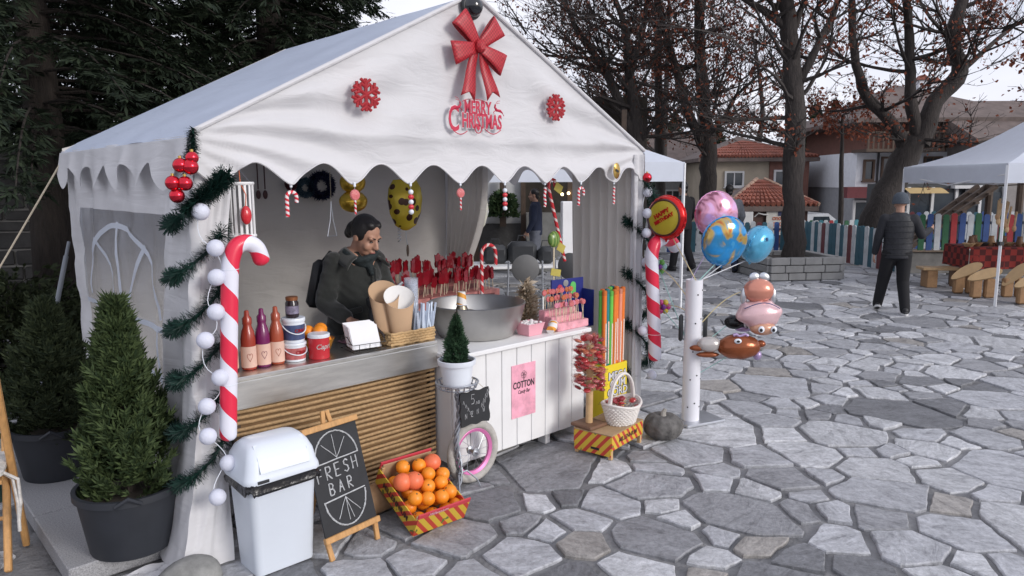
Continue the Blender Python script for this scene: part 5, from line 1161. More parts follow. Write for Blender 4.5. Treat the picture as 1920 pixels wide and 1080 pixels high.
for row, (b, z, lb, bl_) in enumerate(((1.42, .6955, 'red moulded lollipop in the front boxes on the back table', 'front salmon box of red lollipops on the back table'), (1.66, .78, 'red moulded lollipop in the rear boxes on the back table', 'rear salmon box of red lollipops on the back table'))):
    for k in range(5):
        a = 1.86+k*.245; bx_ = stall('candy_box', bl_, 'box', a, b, .6955, 0, 'boxes of red lollipops'); hh = .1+.085*row
        MB().box((0, 0, hh/2), (.235, .17, hh), bev=.002).build('box_body', MATS['box_salmon'], bx_, False); MB().box((0, -.087, hh*.5), (.12, .002, hh*.4)).build('box_print', mat('box_print', (.2, .07, .07), .6, var=.5, vs=40), bx_, False)
        for i in range(9):
            o = obj('red_lollipop', RL); o.location = T(a-.1+.025*i, b+rs.uniform(-.05, .05), .6955+hh-.01); o.rotation_euler = (rs.uniform(-.16, .16), rs.uniform(-.16, .16), YAW+rs.uniform(-.6, .6)); s = rs.uniform(.9, 1.25); o.scale = (s, s, s); tag(o, lb, 'lollipop', 'red lollipops in boxes, row %s' % ('front', 'rear')[row])
# ------------------------------------------------------------------ gum cord tubes in their yellow carton
t = stall('yellow_carton', 'tall yellow MEGA GUM CORD carton beside the cart', 'carton', 2.795, .0)
ye = mat('carton_yellow', (.78, .6, .02), .45, var=.05)
for s in (-1, 1): MB().box((0, s*.06, .21), (.25, .006, .42)).build('panel', ye, t, False); MB().box((s*.122, 0, .21), (.006, .114, .42)).build('panel', ye, t, False)
MB().box((0, 0, .006), (.236, .112, .006)).build('bottom_panel', ye, t, False)
for w_, z in (('MEGA', .335), ('GUM', .275), ('CORD', .215)):
    q = text_mb(w_, .078, .0008, offset=.0045); q.xf(Matrix.Translation((.02, -.0645, z)) @ UPRIGHT); q.build('carton_text_outline', mat('text_navy', (.02, .05, .16), .5, var=0), t, False)
    q = text_mb(w_, .078, .0012, offset=.0005); q.xf(Matrix.Translation((.02, -.0655, z)) @ UPRIGHT); q.build('carton_text', MATS['print_white'], t, False)
TC = [('orange', (.8, .2, .03)), ('green', (.15, .55, .08)), ('teal', (.02, .22, .25)), ('pink', (.75, .3, .2))]
rs = random.Random(3); tm = {}
for k, c in TC:
    mm = MB(); mm.tube([(0, 0, 0), (0, 0, .9)], .0165, 10); mm.lathe([(.018, .895), (.018, .925), (.012, .93), (0, .93)], n=10, mi=1); mm.box((0, -.0168, .55), (.012, .0015, .3), mi=2); tm[k] = mm.mesh('gum_tube', [mat('tube_'+k, c, .3, var=.1), mat('tubecap_'+k, tuple(q*.7 for q in c), .4), mat('tube_print', (.8, .6, .5), .5, var=.3, vs=60, stretch=(1, 1, 2))])
for i, k in enumerate(('orange', 'teal', 'green', 'orange', 'orange', 'pink', 'orange', 'green', 'orange', 'orange', 'green', 'teal', 'pink', 'orange')):
    o = obj('gum_tube', tm[k]); o.location = T(2.795-.095+.0315*(i % 7), -.03+.04*(i//7), .012+rs.uniform(0, .03)); o.rotation_euler = (rs.uniform(-.015, .015), rs.uniform(-.012, .012), YAW); tag(o, dict(orange='tall orange gum tube in the yellow carton', green='tall lime green gum tube in the yellow carton', teal='tall dark teal gum tube in the yellow carton', pink='tall salmon pink gum tube in the yellow carton')[k], 'candy tube', 'tubes in the yellow carton')
# ------------------------------------------------------------------ lollipop tree and basket on the carton
t = stall('lollipop_tree', 'wooden post on a board studded with wrapped red lollipops', 'display', 2.235, -.30, .158, 0); MB().box((0, 0, .011), (.17, .17, .022), bev=.006).build('base_board', mat('board_brown', (.16, .085, .05), .6, var=.2), t, False); MB().tube([(0, 0, .02), (.002, 0, .3), (0, 0, .52)], .023, 12).build('post', MATS['wood_pale'], t)
wl = []
for c1 in (SW[0], rl, SW[2], mat('candy_scarlet', (.5, .02, .025), .2, var=.2, coat=.5)):
    mm = MB(); mm.tube([(0, 0, 0), (0, 0, .05)], .0018, 4); mm.lathe([(0, -.008), (.02, -.006), (.023, 0), (.02, .006), (0, .008)], (0, 0, .06), 12, UPRIGHT, mi=1); mm.add([(-.03, 0, .05), (.03, .004, .05), (.035, -.006, .095), (.012, .008, .1), (-.008, -.008, .092), (-.034, .006, .098)], [(0, 1, 2, 3), (0, 3, 4, 5)], 2); mm.ball((0, 0, .06), (.026, .013, .026), 8, 6, mi=2); wl.append(mm.mesh('wrapped_lollipop', [MATS['stick'], c1, MATS['wrap']]))
rs = random.Random(9)
for i in range(105):
    z = .24+.3*(i/105); an = i*2.399; o = obj('wrapped_lollipop', rs.choice(wl)); e = rs.uniform(-.35, .6); z += rs.uniform(-.02, .02); d = V(math.cos(an)*math.cos(e), math.sin(an)*math.cos(e), math.sin(e)); o.location = T(2.235, -.30, .158+z)+Matrix.Rotation(YAW, 3, 'Z') @ V(math.cos(an)*.02, math.sin(an)*.02, 0)
    o.rotation_euler = (Matrix.Rotation(YAW, 3, 'Z') @ d).to_track_quat('Z', 'Y').to_euler(); tag(o, 'wrapped red lollipop stuck into the wooden post', 'lollipop', 'wrapped lollipops on the post')
for i in range(8):
    o = obj('wrapped_lollipop', rs.choice(wl)); o.location = T(2.235, -.30, .158+.52); o.rotation_euler = (rs.uniform(-.8, .8), rs.uniform(-.8, .8), i); tag(o, 'wrapped red lollipop stuck into the top of the wooden post', 'lollipop', 'wrapped lollipops on top of the post')
t = stall('wicker_basket', 'white wicker basket with tall arched handle on the carton', 'basket', 2.435, -.40, .158, .1); mat('white_wicker', (.72, .68, .64), .7, var=.08, vs=30)
weave(MB(), .2, .155, .125, 10, .007, .0068, .42, 56, True).build('woven_side', MATS['white_wicker'], t); MB().lathe([(0, .004), (.095, .004), (.095, .01), (0, .01)], n=30, sy=.78).build('base', MATS['white_wicker'], t)
for k in range(2): MB().tube([((.142+.006*k)*math.cos(TAU*i/44), (.11+.005*k)*math.sin(TAU*i/44), .125+.01*k+.012*math.cos(TAU*i/22)) for i in range(44)], .008, 6, closed=True).build('rim', MATS['white_wicker'], t)
for k in (-.006, .006): MB().tube([(.135*math.cos(PI*i/24), k, .12+.2*math.sin(PI*i/24)**.8) for i in range(25)], .0085, 7).build('handle', MATS['white_wicker'], t)
for i in range(14):
    o = obj('wrapped_lollipop', rs.choice(wl)); an = rs.uniform(0, 6); o.location = T(2.435, -.40, .158+.085)+V(.06*math.cos(an)*rs.random(), .05*math.sin(an)*rs.random(), rs.uniform(0, .03)); o.rotation_euler = (rs.uniform(.9, 1.5), 0, rs.uniform(0, 6)); tag(o, 'wrapped lollipop lying in the white wicker basket', 'lollipop', 'lollipops in the wicker basket')
# ------------------------------------------------------------------ people
mat('skin', (.42, .24, .17), .5, var=.1, vs=12); mat('skin_tan', (.46, .25, .17), .5, var=.1, vs=12); mat('hair_black', (.012, .01, .01), .35, var=.3, vs=40, stretch=(6, 6, 1), bump=.3, bs=80)
mat('eye_dark', (.012, .01, .01), .2); mat('lip', (.3, .11, .1), .45); mat('sclera', (.55, .53, .5), .3)
def capsule(m, a, b, ra, rb, n=12, fx=1.0):
    a, b = Vector(a), Vector(b); d = b-a; L = d.length
    pr_ = [(ra*math.cos(t), ra*math.sin(t)) for t in [-PI/2+PI/2*i/4 for i in range(5)]]+[(rb*math.cos(t), L+rb*math.sin(t)) for t in [PI/2*i/4 for i in range(5)]]
    m.lathe([(max(r, 0), z) for r, z in pr_], n=n, M=align(a, b), sx=fx, cap=False); return m
def remesh(m, name, mt, parent, voxel=.008, smooth=6, fac=.5):
    o = m.build(name, mt, None); md = o.modifiers.new('r', 'REMESH'); md.mode = 'VOXEL'; md.voxel_size = voxel
    s = o.modifiers.new('s', 'SMOOTH'); s.iterations = smooth; s.factor = fac
    dg = bpy.context.evaluated_depsgraph_get(); me = bpy.data.meshes.new_from_object(o.evaluated_get(dg)); old = o.data
    bpy.data.objects.remove(o); bpy.data.meshes.remove(old); me.name = name
    if not me.materials: me.materials.append(mt)
    me.polygons.foreach_set('use_smooth', [True]*len(me.polygons)); return obj(name, me, parent)
def head_shape(m, H):      # H: head matrix, face towards -y
    E = lambda c, r: m.ball(H @ Vector(c), r, 16, 12, H.to_3x3().to_4x4())
    E((0, .012, .03), (.074, .092, .088)); E((0, -.022, -.028), (.06, .066, .084)); E((0, -.035, -.08), (.042, .046, .036)); E((0, -.073, -.098), (.02, .018, .018))
    capsule(m, H @ V(0, -.086, .008), H @ V(0, -.108, -.03), .0095, .0135); E((0, -.1, -.034), (.019, .012, .011))
    for s in (-1, 1): E((s*.034, -.058, -.036), (.027, .026, .03)); E((s*.03, -.074, .022), (.03, .014, .011)); E((s*.072, .012, -.012), (.011, .022, .032))
    E((0, -.09, -.062), (.022, .01, .007)); E((0, -.088, -.072), (.02, .01, .008))
def face_bits(t, H, mt_hair='hair_black', closed=True):
    for s in (-1, 1):
        e = MB(); e.ball(H @ V(s*.029, -.076, .0), (.014, .009, .0055 if closed else .008), 10, 6, H.to_3x3().to_4x4()); e.build('eye', MATS['eye_dark'], t)
        MB().tube([H @ V(s*(.013+.034*u), -.091+.012*u*u+.002, .021+.006*math.sin(PI*u*.8)) for u in [i/6 for i in range(7)]], [.0022, .0034, .0036, .0034, .003, .0024, .0014], 6).build('eyebrow', MATS[mt_hair], t)
    MB().tube([H @ V(-.022+.044*i/8, -.0995+.008*abs(i/4-1)**2, -.0675-.001*math.cos(i)) for i in range(9)], [.0015, .003, .004, .0042, .004, .0042, .004, .003, .0015], 6).build('lips', MATS['lip'], t)
def hand_shape(m, P, d, up, side, curl=.6, sc=1.0):   # P wrist, d along the hand, up back of the hand, side = thumb side
    d, up = Vector(d).normalized(), Vector(up).normalized(); x = d.cross(up).normalized()*side; up = x.cross(d).normalized()*side
    for k in range(4): capsule(m, P+x*(.026-.017*k)*sc*.8, P+(d*.085+x*(.03-.02*k))*sc, .013*sc, .011*sc, 8)
    for k, l in enumerate((.07, .078, .073, .056)):
        o = P+(d*.085+x*(.03-.02*k))*sc; a, c = o, d
        for j, f in enumerate((.42, .33, .25)):
            an = curl*(.35+.5*j); dd = (d*math.cos(an)-up*math.sin(an)); b = a+dd*l*f*sc; capsule(m, a, b, .0092*sc, .0085*sc, 8); a = b
    o = P+(d*.025+x*.03)*sc; a = o+(d*.035+x*.028-up*.012)*sc; capsule(m, o, a, .012*sc, .011*sc, 8); capsule(m, a, a+(d*.034+x*.006-up*.014)*sc, .0105*sc, .009*sc, 8)
# ---- the vendor
wm = stall('person', 'person in a dark grey coat and scarf working behind the counter', 'person', 1.2, .72)
HH = Matrix.Translation((.012, -.10, 1.375)) @ Matrix.Rotation(.3, 4, 'Z') @ Matrix.Rotation(R(27), 4, 'X')
m = MB(); head_shape(m, HH); capsule(m, (0, .0, 1.24), HH @ V(0, .02, -.05), .055, .05)
capsule(m, (0, .02, .92), (0, .01, 1.18), .12, .13, fx=1.2); 
for s in (-1, 1): capsule(m, (s*.08, .04, .06), (s*.085, .03, .48), .05, .062); capsule(m, (s*.085, .03, .48), (s*.09, .03, .9), .065, .09); capsule(m, (s*.08, .02, .04), (s*.08, -.12, .03), .04, .035)
RA = dict(s=(-.14, .015, 1.21), e=(-.225, .0, .975), w=(-.19, -.2, .9)); LA = dict(s=(.14, .015, 1.21), e=(.215, -.03, .98), w=(.13, -.24, .90))
for A in (RA, LA): capsule(m, A['s'], A['e'], .05, .04); capsule(m, A['e'], A['w'], .04, .028)
hand_shape(m, V(-.186, -.215, .893), (.55, -.7, -.4), (.1, -.35, .9), -1, .75); hand_shape(m, V(.125, -.255, .895), (-.35, -.85, -.3), (0, -.3, .95), 1, 1.0)
remesh(m, 'body', MATS['skin_tan'], wm, .0065, 5)
face_bits(wm, HH)
coat = mat('coat_grey', (.021, .023, .021), .95, var=.25, vs=90, bump=.35, bs=220, sheen=.3, bdist=.003)
m = MB(); rings = []
for z, rx, ry, y in ((.5, .235, .19, .03), (.7, .225, .18, .03), (.9, .205, .16, .03), (1.02, .2, .15, .02), (1.13, .2, .145, .01), (1.2, .19, .125, .01), (1.25, .145, .1, .0), (1.285, .09, .085, -.01)):
    rings.append([(rx*.84*math.cos(t), y+ry*.95*math.sin(t), z) for t in [TAU*i/28 for i in range(28)]])
loft(m, rings)
for A in (RA, LA): capsule(m, A['s'], A['e'], .07, .06, 14); capsule(m, A['e'], Vector(A['e']).lerp(Vector(A['w']), .88), .06, .048, 14)
for k in range(6):       # folds at the elbows and waist
    for A in (RA, LA): p = Vector(A['e'])+V(0, -.01, .0)+(Vector(A['s'])-Vector(A['e']))*(.06+.09*k); m.ball(p, (.062+.004*(k % 2), .064, .012), 12, 6)
cb = remesh(m, 'coat', coat, wm, .009, 4, .45)
nrm_ = [v.normal.copy() for v in cb.data.vertices]; out_ = []
for v, q in zip(cb.data.vertices, nrm_):
    c_ = v.co; k_ = .011*noise.noise(V(c_.x*9+c_.z*5, c_.y*7, c_.z*13))+.006*noise.noise(V(c_.x*22, c_.y*16, c_.z*30+c_.x*18)); out_ += [c_.x+q.x*k_, c_.y+q.y*k_, c_.z+q.z*k_]
cb.data.vertices.foreach_set('co', out_); cb.data.update()
def sheet(pts, th, name, mt, par):
    m = MB(); m.prism(pts[0], -th, th, pts[1]); return m.build(name, mt, par)
for s in (-1, 1):       # collar wings and lapels
    m = MB(); m.grid(lambda u, v: V(s*(.06+.085*v+.01*u), lerp(.02, -.13, u)-.025*v, 1.295-.065*v-.05*u+.014*math.sin(PI*v)), 8, 5); o = m.build('collar', coat, wm); sm_ = o.modifiers.new('t', 'SOLIDIFY'); sm_.thickness = .012
m = MB(); m.grid(lambda u, v: V(.025+.012*u, lerp(-.152, -.165, v)-.004, lerp(1.18, .62, v)), 2, 12); o = m.build('placket', coat, wm); o.modifiers.new('t', 'SOLIDIFY').thickness = .012
for s in (-1, 1): MB().box((s*.12, -.148, .93), (.11, .012, .035), M=Matrix.Rotation(s*.25, 4, 'Z') @ Matrix.Rotation(s*.18, 4, 'Y'), bev=.004).build('pocket_flap', coat, wm, False)
for z in (1.1, .98, .86): MB().lathe([(0, 0), (.013, 0), (.014, .004), (0, .006)], (.035, -.178, z), 14, UPRIGHT).build('button', MATS['black_plastic'], wm)
sc2 = mat('scarf', (.018, .026, .028), .9, var=.5, vs=30, bump=.3, bs=60)
m = MB()
for k in range(3): m.tube([((.078+.008*k)*math.cos(t), -.02-.015*k+(.082+.006*k)*math.sin(t), 1.235+.017*k+.012*math.cos(t*2+k)+(-.03 if math.sin(t) < 0 else 0)*abs(math.sin(t))) for t in [TAU*i/24 for i in range(24)]], .022, 9, closed=True)
capsule(m, (.01, -.115, 1.22), (.02, -.145, 1.15), .028, .02); remesh(m, 'scarf', sc2, wm, .009, 3)
m = MB(); hb = lambda c, r: m.ball(HH @ Vector(c), r, 18, 12, HH.to_3x3().to_4x4())
hb((0, .024, .038), (.0815, .0935, .091)); hb((0, -.012, .082), (.055, .045, .034)); hb((0, .1, -.005), (.055, .045, .055)); hb((0, .122, -.04), (.036, .032, .042))
for s in (-1, 1): hb((s*.05, .02, .02), (.033, .06, .06)); hb((s*.03, -.02, .085), (.03, .04, .03))
remesh(m, 'hair', MATS['hair_black'], wm, .007, 4)
m = MB(); m.box((-.21, .12, 1.08), (.1, .05, .3), M=Matrix.Rotation(.25, 4, 'Y'), bev=.03); m.build('backpack', MATS['black_plastic'], wm)
MB().tube([(-.15, -.03, 1.25), (-.15, .05, 1.275), (-.17, .13, 1.2)], .012, 6).build('strap', MATS['black_plastic'], wm)
kn = stall('serving_scoop', 'black handled scoop held over the counter', 'scoop', 1.31, .44, .895); MB().tube([(0, 0, 0), (.05, .03, .05), (.09, .06, .1)], [.012, .014, .016], 8).build('handle', MATS['black_plastic'], kn); MB().ball((-.03, -.02, -.03), (.035, .025, .012), 12, 8).build('blade', MATS['steel_tube'], kn)
cl = stall('folded_cloth', 'dusty mauve cloth folded behind the napkins', 'cloth', 1.0, .36, Z0); m = MB(); m.grid(lambda u, v: (-.13+.26*u, -.06+.12*v, .004+.018*(1+noise.noise(V(u*4, v*4, 2)))*(math.sin(PI*u)*math.sin(PI*v))**.5), 20, 12); o = m.build('fold', mat('mauve', (.16, .07, .1), .95, var=.2), cl); MB().tube([(-.1+.02*i, -.058+.006*math.sin(i), .012) for i in range(11)], .008, 6).build('hem', MATS['mauve'], cl)
# ---- generic walker
def walker(label, loc, rz, J, cols, sc=1, hat=None, hair=True, vox=.013, vest=None, sole=None, extra=None):
    t = thing('person', label, 'person', loc, rz); t.scale = (sc,)*3; tid = cols['id']
    H = Matrix.Translation(J['head']) @ Matrix.Rotation(PI+J.get('hyaw', 0), 4, 'Z') @ Matrix.Rotation(J.get('hp', .08), 4, 'X')
    m = MB(); head_shape(m, H); capsule(m, V(0, 0, 1.38), H @ V(0, .01, -.06), .06, .055); capsule(m, (0, 0, .95), (0, 0, 1.3), .09, .09)
    for s, k in ((-1, 'l'), (1, 'r')): capsule(m, J[k+'hip'], J[k+'kn'], .085, .06); capsule(m, J[k+'kn'], J[k+'an'], .058, .04); capsule(m, (s*.18, 0, 1.36), J[k+'el'], .05, .042); capsule(m, J[k+'el'], J[k+'wr'], .042, .03); capsule(m, J[k+'an'], Vector(J[k+'an'])+V(0, .1, -.05), .04, .035)
    for s, k in ((-1, 'l'), (1, 'r')): d = (Vector(J[k+'wr'])-Vector(J[k+'el'])).normalized(); hand_shape(m, Vector(J[k+'wr']), d+V(0, .1, 0), V(s, .2, .1), s, .8)
    remesh(m, 'body', MATS['skin'], t, min(vox, .01), 4); face_bits(t, H)
    m = MB(); rings = []
    for z, rx, ry in ((.8, .185, .13), (.9, .19, .135), (1.05, .185, .13), (1.2, .2, .13), (1.32, .2, .12), (1.4, .15, .1), (1.45, .075, .075)): rings.append([(rx*math.cos(q), ry*math.sin(q), z) for q in [TAU*i/24 for i in range(24)]])
    loft(m, rings)
    if vest:
        vb = m; m = MB()
    for s, k in ((-1, 'l'), (1, 'r')): capsule(m, (s*.185, 0, 1.355), J[k+'el'], .075, .062, 14); capsule(m, J[k+'el'], Vector(J[k+'el']).lerp(Vector(J[k+'wr']), .95), .062, .045, 14)
    if vest:
        capsule(m, (-.16, 0, 1.34), (.16, 0, 1.34), .08, .08)
        remesh(vb, 'quilted_vest', vest, t, vox, 4)
        for z in (.86, .94, 1.02, 1.1, 1.18, 1.26, 1.33): MB().tube([((.199 if z > .95 else .198)*math.cos(q)*(1 if z < 1.3 else .97), (.139 if z < 1.3 else .127)*math.sin(q), z) for q in [TAU*i/28 for i in range(28)]], .0035, 4, closed=True).build('quilt_seam', MATS['black_plastic'], t)
    remesh(m, 'jacket', mat('jacket_'+tid, cols['jacket'], .85, var=.2, vs=20, bump=.2, bs=90), t, vox, 4)
    m = MB()
    for s, k in ((-1, 'l'), (1, 'r')): capsule(m, J[k+'hip'], J[k+'kn'], .108, .085, 14); capsule(m, J[k+'kn'], Vector(J[k+'an'])+V(0, 0, -.01), .083, .068, 14)
    capsule(m, (-.06, 0, .88), (.06, 0, .88), .125, .125); remesh(m, 'trousers', mat('trousers_'+tid, cols['trousers'], .9, var=.2, vs=15), t, vox, 4)
    for k in 'lr':
        A = Vector(J[k+'an']); q = J.get(k+'pitch', 0); M_ = Matrix.Translation(A+V(0, .03, -.045)) @ Matrix.Rotation(q, 4, 'X'); m = MB(); m.ball((0, 0, 0), (.052, .135, .05), 14, 8); m.ball((0, -.06, .03), (.045, .06, .05), 12, 8); m.xf(M_); sh = m.build('shoe', mat('shoe_dark', (.015, .015, .017), .5), t)
        m = MB(); m.prism([(.05*math.cos(a), .132*math.sin(a)) for a in [TAU*i/20 for i in range(20)]], -.036, -.01); m.xf(M_); m.build('sole', mat('sole_white', (.6, .6, .6), .7) if sole else MATS['shoe_dark'], sh, False)
    if hat:
        m = MB(); m.lathe([(.098, -.02), (.104, .0), (.104, .03), (.1, .06), (.085, .1), (.055, .128), (0, .14)], n=24, M=H @ Matrix.Translation((0, .008, .01)), sy=1.12); m.build('knit_hat', hat, t)
        m = MB(); m.lathe([(.102, -.02), (.11, -.015), (.11, .03), (.103, .035)], n=24, M=H @ Matrix.Translation((0, .008, .0)), sy=1.12, cap=False); m.build('hat_cuff', hat, t)
    elif hair:
        m = MB(); m.ball(H @ V(0, .025, .04), (.084, .096, .092), 16, 10, H.to_3x3().to_4x4()); m.ball(H @ V(0, .06, -.04), (.06, .045, .06), 12, 8, H.to_3x3().to_4x4()); remesh(m, 'hair', MATS['hair_black'], t, .01, 3)
    return t
Jm = dict(head=(.0, .03, 1.585), hp=.05, hyaw=.25, lhip=(-.09, 0, .88), rhip=(.09, 0, .88), lkn=(-.14, .12, .48), rkn=(.1, .03, .48), lan=(-.19, .17, .12), ran=(.14, -.08, .085), lpitch=-.35, rpitch=0, lel=(-.25, .0, 1.1), lwr=(-.28, .06, .86), rel=(.3, .06, 1.13), rwr=(.43, .24, 1.2))
walker('person in quilted vest, dark trousers and grey knit hat walking away across the plaza', gp(1674, 588), -.36, Jm, dict(id='man', jacket=(.018, .019, .024), trousers=(.009, .009, .011)), .89, hat=mat('hat_grey', (.07, .085, .105), .95, var=.2, vs=60, bump=.4, bs=120), vest=mat('vest_black', (.014, .015, .02), .6, var=.3, vs=12, bump=.4, bs=30), sole=True, vox=.011)
Jw = dict(head=(0, .03, 1.58), lhip=(-.09, 0, .86), rhip=(.09, 0, .86), lkn=(-.1, .08, .46), rkn=(.1, .0, .47), lan=(-.13, .12, .09), ran=(.13, -.15, .12), rpitch=-.5, lel=(-.27, .0, 1.1), lwr=(-.25, .12, .88), rel=(.27, .02, 1.1), rwr=(.24, .14, .9))
walker('person in black standing beyond the red foil balloon', gp(1278, 508), .5, Jw, dict(id='black', jacket=(.012, .012, .014), trousers=(.01, .01, .012)), .98)
walker('person in jeans and boots walking behind the blue balloon', gp(1362, 510), -.1, Jw, dict(id='jeans', jacket=(.2, .21, .23), trousers=(.025, .035, .07)), .95)
Js = dict(Jw); Js.update(ran=(.1, 0, .09), rpitch=0, lan=(-.1, .02, .09), lkn=(-.1, .02, .48))
walker('person in a dark blue jacket seen through the back of the tent', V(.43, 13.2, 0), 1.4, Js, dict(id='blue', jacket=(.015, .022, .05), trousers=(.12, .13, .16)), .92)
# ------------------------------------------------------------------ Christmas trim on the tent
def front(px, py, b=-.06):                # survey point on a plane parallel to the stall front
    r = ray(px, py); t = (b-(Vector((0, 0, CAM_H))-TO).dot(TB))/r.dot(TB); p = Vector((0, 0, CAM_H))+r*t; return V((p-TO).dot(TE), b, p.z)
def gingham():
    m = bpy.data.materials.new('gingham_red'); m.use_nodes = True; n = m.node_tree.nodes; L = m.node_tree.links; b = n['Principled BSDF']; b.inputs['Roughness'].default_value = .45
    t = n.new('ShaderNodeTexCoord'); c = n.new('ShaderNodeTexChecker'); c.inputs['Scale'].default_value = 95; c.inputs['Color1'].default_value = (.28, .008, .014, 1); c.inputs['Color2'].default_value = (.46, .022, .034, 1); L.new(t.outputs['Object'], c.inputs['Vector']); L.new(c.outputs['Color'], b.inputs['Base Color']); MATS['gingham_red'] = m; return m
GR = gingham()
bow = stall('ribbon_bow', 'large red checked ribbon bow below the tent peak', 'bow', 1.53, -.075, 2.43)
def loop(phi, L, w0, w1):
    m = MB(); d = V(math.cos(phi), 0, math.sin(phi)); s = V(-math.sin(phi), 0, math.cos(phi))
    def f(u, v):
        t = u*TAU/2; r = L*math.sin(t)**.8 if t < PI else 0; wd = lerp(w0, w1, math.sin(t)); out = -.03*math.cos(t)*math.sin(t)**.5
        return d*r+s*((v-.5)*wd)+V(0, out-.005, 0)
    m.sharp = 80; m.grid(f, 20, 4); o = m.build('loop', GR, bow); o.modifiers.new('t', 'SOLIDIFY').thickness = .004
for phi, L in ((R(133), .2), (R(40), .205), (R(196), .185), (R(-24), .205)): loop(phi, L, .05, .125)
for x0, x1, z1 in ((-.015, -.095, -.285), (.02, .095, -.275)):
    m = MB(); w0, w1 = .04, .10; d = V(x1-x0, 0, z1).normalized(); s = V(-d.z, 0, d.x)
    P = [V(x0, 0, 0)-s*w0/2, V(x0, 0, 0)+s*w0/2]; k = 8; vs = []
    for i in range(k+1):
        u = i/k; c_ = V(lerp(x0, x1, u), -.008+.012*math.sin(u*5), z1*u); w_ = lerp(w0, w1, u); cut = .045 if i == k else 0
        vs += [c_-s*w_/2, c_-d*(.0 if i < k else .04), c_+s*w_/2]
    m.add(vs, [(i*3+j, i*3+j+1, i*3+j+4, i*3+j+3) for i in range(k) for j in (0, 1)]); o = m.build('tail', GR, bow); o.modifiers.new('t', 'SOLIDIFY').thickness = .003
MB().box((0, -.02, 0), (.06, .05, .065), bev=.015).build('knot', GR, bow)
dm = stall('camera_dome', 'glossy black dome on the tent peak above the bow', 'dome', 1.52, -.035, 2.645); MB().lathe([(0, -.01), (.068, -.01), (.07, .0), (.066, .01), (.06, .015)], n=28, M=Matrix.Rotation(PI/2, 4, 'X')).build('base_ring', MATS['black_plastic'], dm); MB().lathe([(.057*math.cos(t), .012+.055*math.sin(t)) for t in [PI/2*i/8 for i in range(9)]], n=28, M=Matrix.Rotation(PI/2, 4, 'X')).build('dome', mat('dome_black', (.01, .012, .016), .08, var=0, coat=.6), dm)  # black camera dome, not a lamp
mat('flake_red', (.36, .014, .022), .6, var=.15, vs=60, bump=.4, bs=200)
for lb, (a, z) in (('red glitter snowflake on the gable beside the roof slope seam', (.81, 2.12)), ('red glitter snowflake on the gable above the gold clip', (2.16, 2.145))):
    sf = stall('snowflake_ornament', lb, 'snowflake', a, -.07, z, 0, 'snowflakes on the gable')
    for k in range(6):
        an = k*PI/3+PI/6*0; d = V(math.cos(an+PI/2), 0, math.sin(an+PI/2)); m = MB(); m.tube([(0, 0, 0), d*.078], .009, 6)
        for r_ in (.035, .055):
            for s in (-1, 1): a2 = an+PI/2+s*.95; m.tube([d*r_, d*r_+V(math.cos(a2), 0, math.sin(a2))*.034], .008, 6)
        m.build('arm', MATS['flake_red'], sf)
sg = stall('greeting_sign', 'red lettered Merry Christmas sign under the bow', 'sign', 1.535, -.062, 2.065)
mat('sign_red', (.5, .02, .06), .5, var=.1); mat('sign_white', (.8, .72, .74), .6, var=0)
for w_, z, sz, x_, sx in (('MERRY', .037, .1, .0, .64), ('HRISTMAS', -.036, .112, .032, .58), ('C', -.033, .19, -.172, .58)):
    for off, nm, mt, y in ((.006, 'letters_outline', 'sign_white', .002), (.0026, 'letters', 'sign_red', -.001)):
        q = text_mb(w_, sz, .001, offset=off); q.xf(Matrix.Translation((x_, y, z)) @ UPRIGHT @ Matrix.Diagonal((sx, 1, 1, 1))); q.build(nm, MATS[mt], sg, False)
m = MB()
m.tube([(-.02+.09*math.cos(t), -.003, .065+.02*math.sin(t)) for t in [PI*i/12 for i in range(13)]], .002, 5); m.build('swash', MATS['sign_red'], sg)
m = MB(); m.tube([(-.18+.1*u, -.003, -.09-.02*math.sin(PI*u)) for u in [i/10 for i in range(11)]], .0025, 5); m.build('swash', MATS['sign_red'], sg)
m = MB(); m.tube([(.05+.12*u, -.003, -.075-.025*math.sin(PI*u)) for u in [i/10 for i in range(11)]], .0025, 5); m.build('swash', MATS['sign_red'], sg)
m = MB(); m.tube([(.0+.024*math.cos(t), -.004, -.075+.024*math.sin(t)) for t in [TAU*i/20 for i in range(20)]], .003, 5, closed=True); m.build('bauble_ring', MATS['sign_red'], sg)
MB().prism([(.011*math.sin(u)**3, .011/16*(13*math.cos(u)-5*math.cos(2*u)-2*math.cos(3*u)-math.cos(4*u))) for u in [TAU*i/24 for i in range(24)]], 0, .003, Matrix.Translation((0, -.002, -.075)) @ UPRIGHT).build('heart', MATS['sign_red'], sg, False)
for s in (-1, 1):       # leaping deer either side
    m = MB(); m.tube([(s*.185, -.003, .02), (s*.165, -.003, .032), (s*.14, -.003, .034), (s*.125, -.003, .05), (s*.13, -.003, .065)], [.003, .008, .008, .006, .005], 6); m.tube([(s*.13, -.003, .065), (s*.145, -.003, .085), (s*.165, -.003, .088)], .0015, 4); m.tube([(s*.14, -.003, .07), (s*.15, -.003, .075), (s*.16, -.003, .074)], .0015, 4)
    m.tube([(s*.18, -.003, .024), (s*.195, -.003, .005)], .0025, 4); m.tube([(s*.135, -.003, .035), (s*.115, -.003, .022), (s*.12, -.003, .012)], .0025, 4); m.build('deer', MATS['sign_red'], sg)
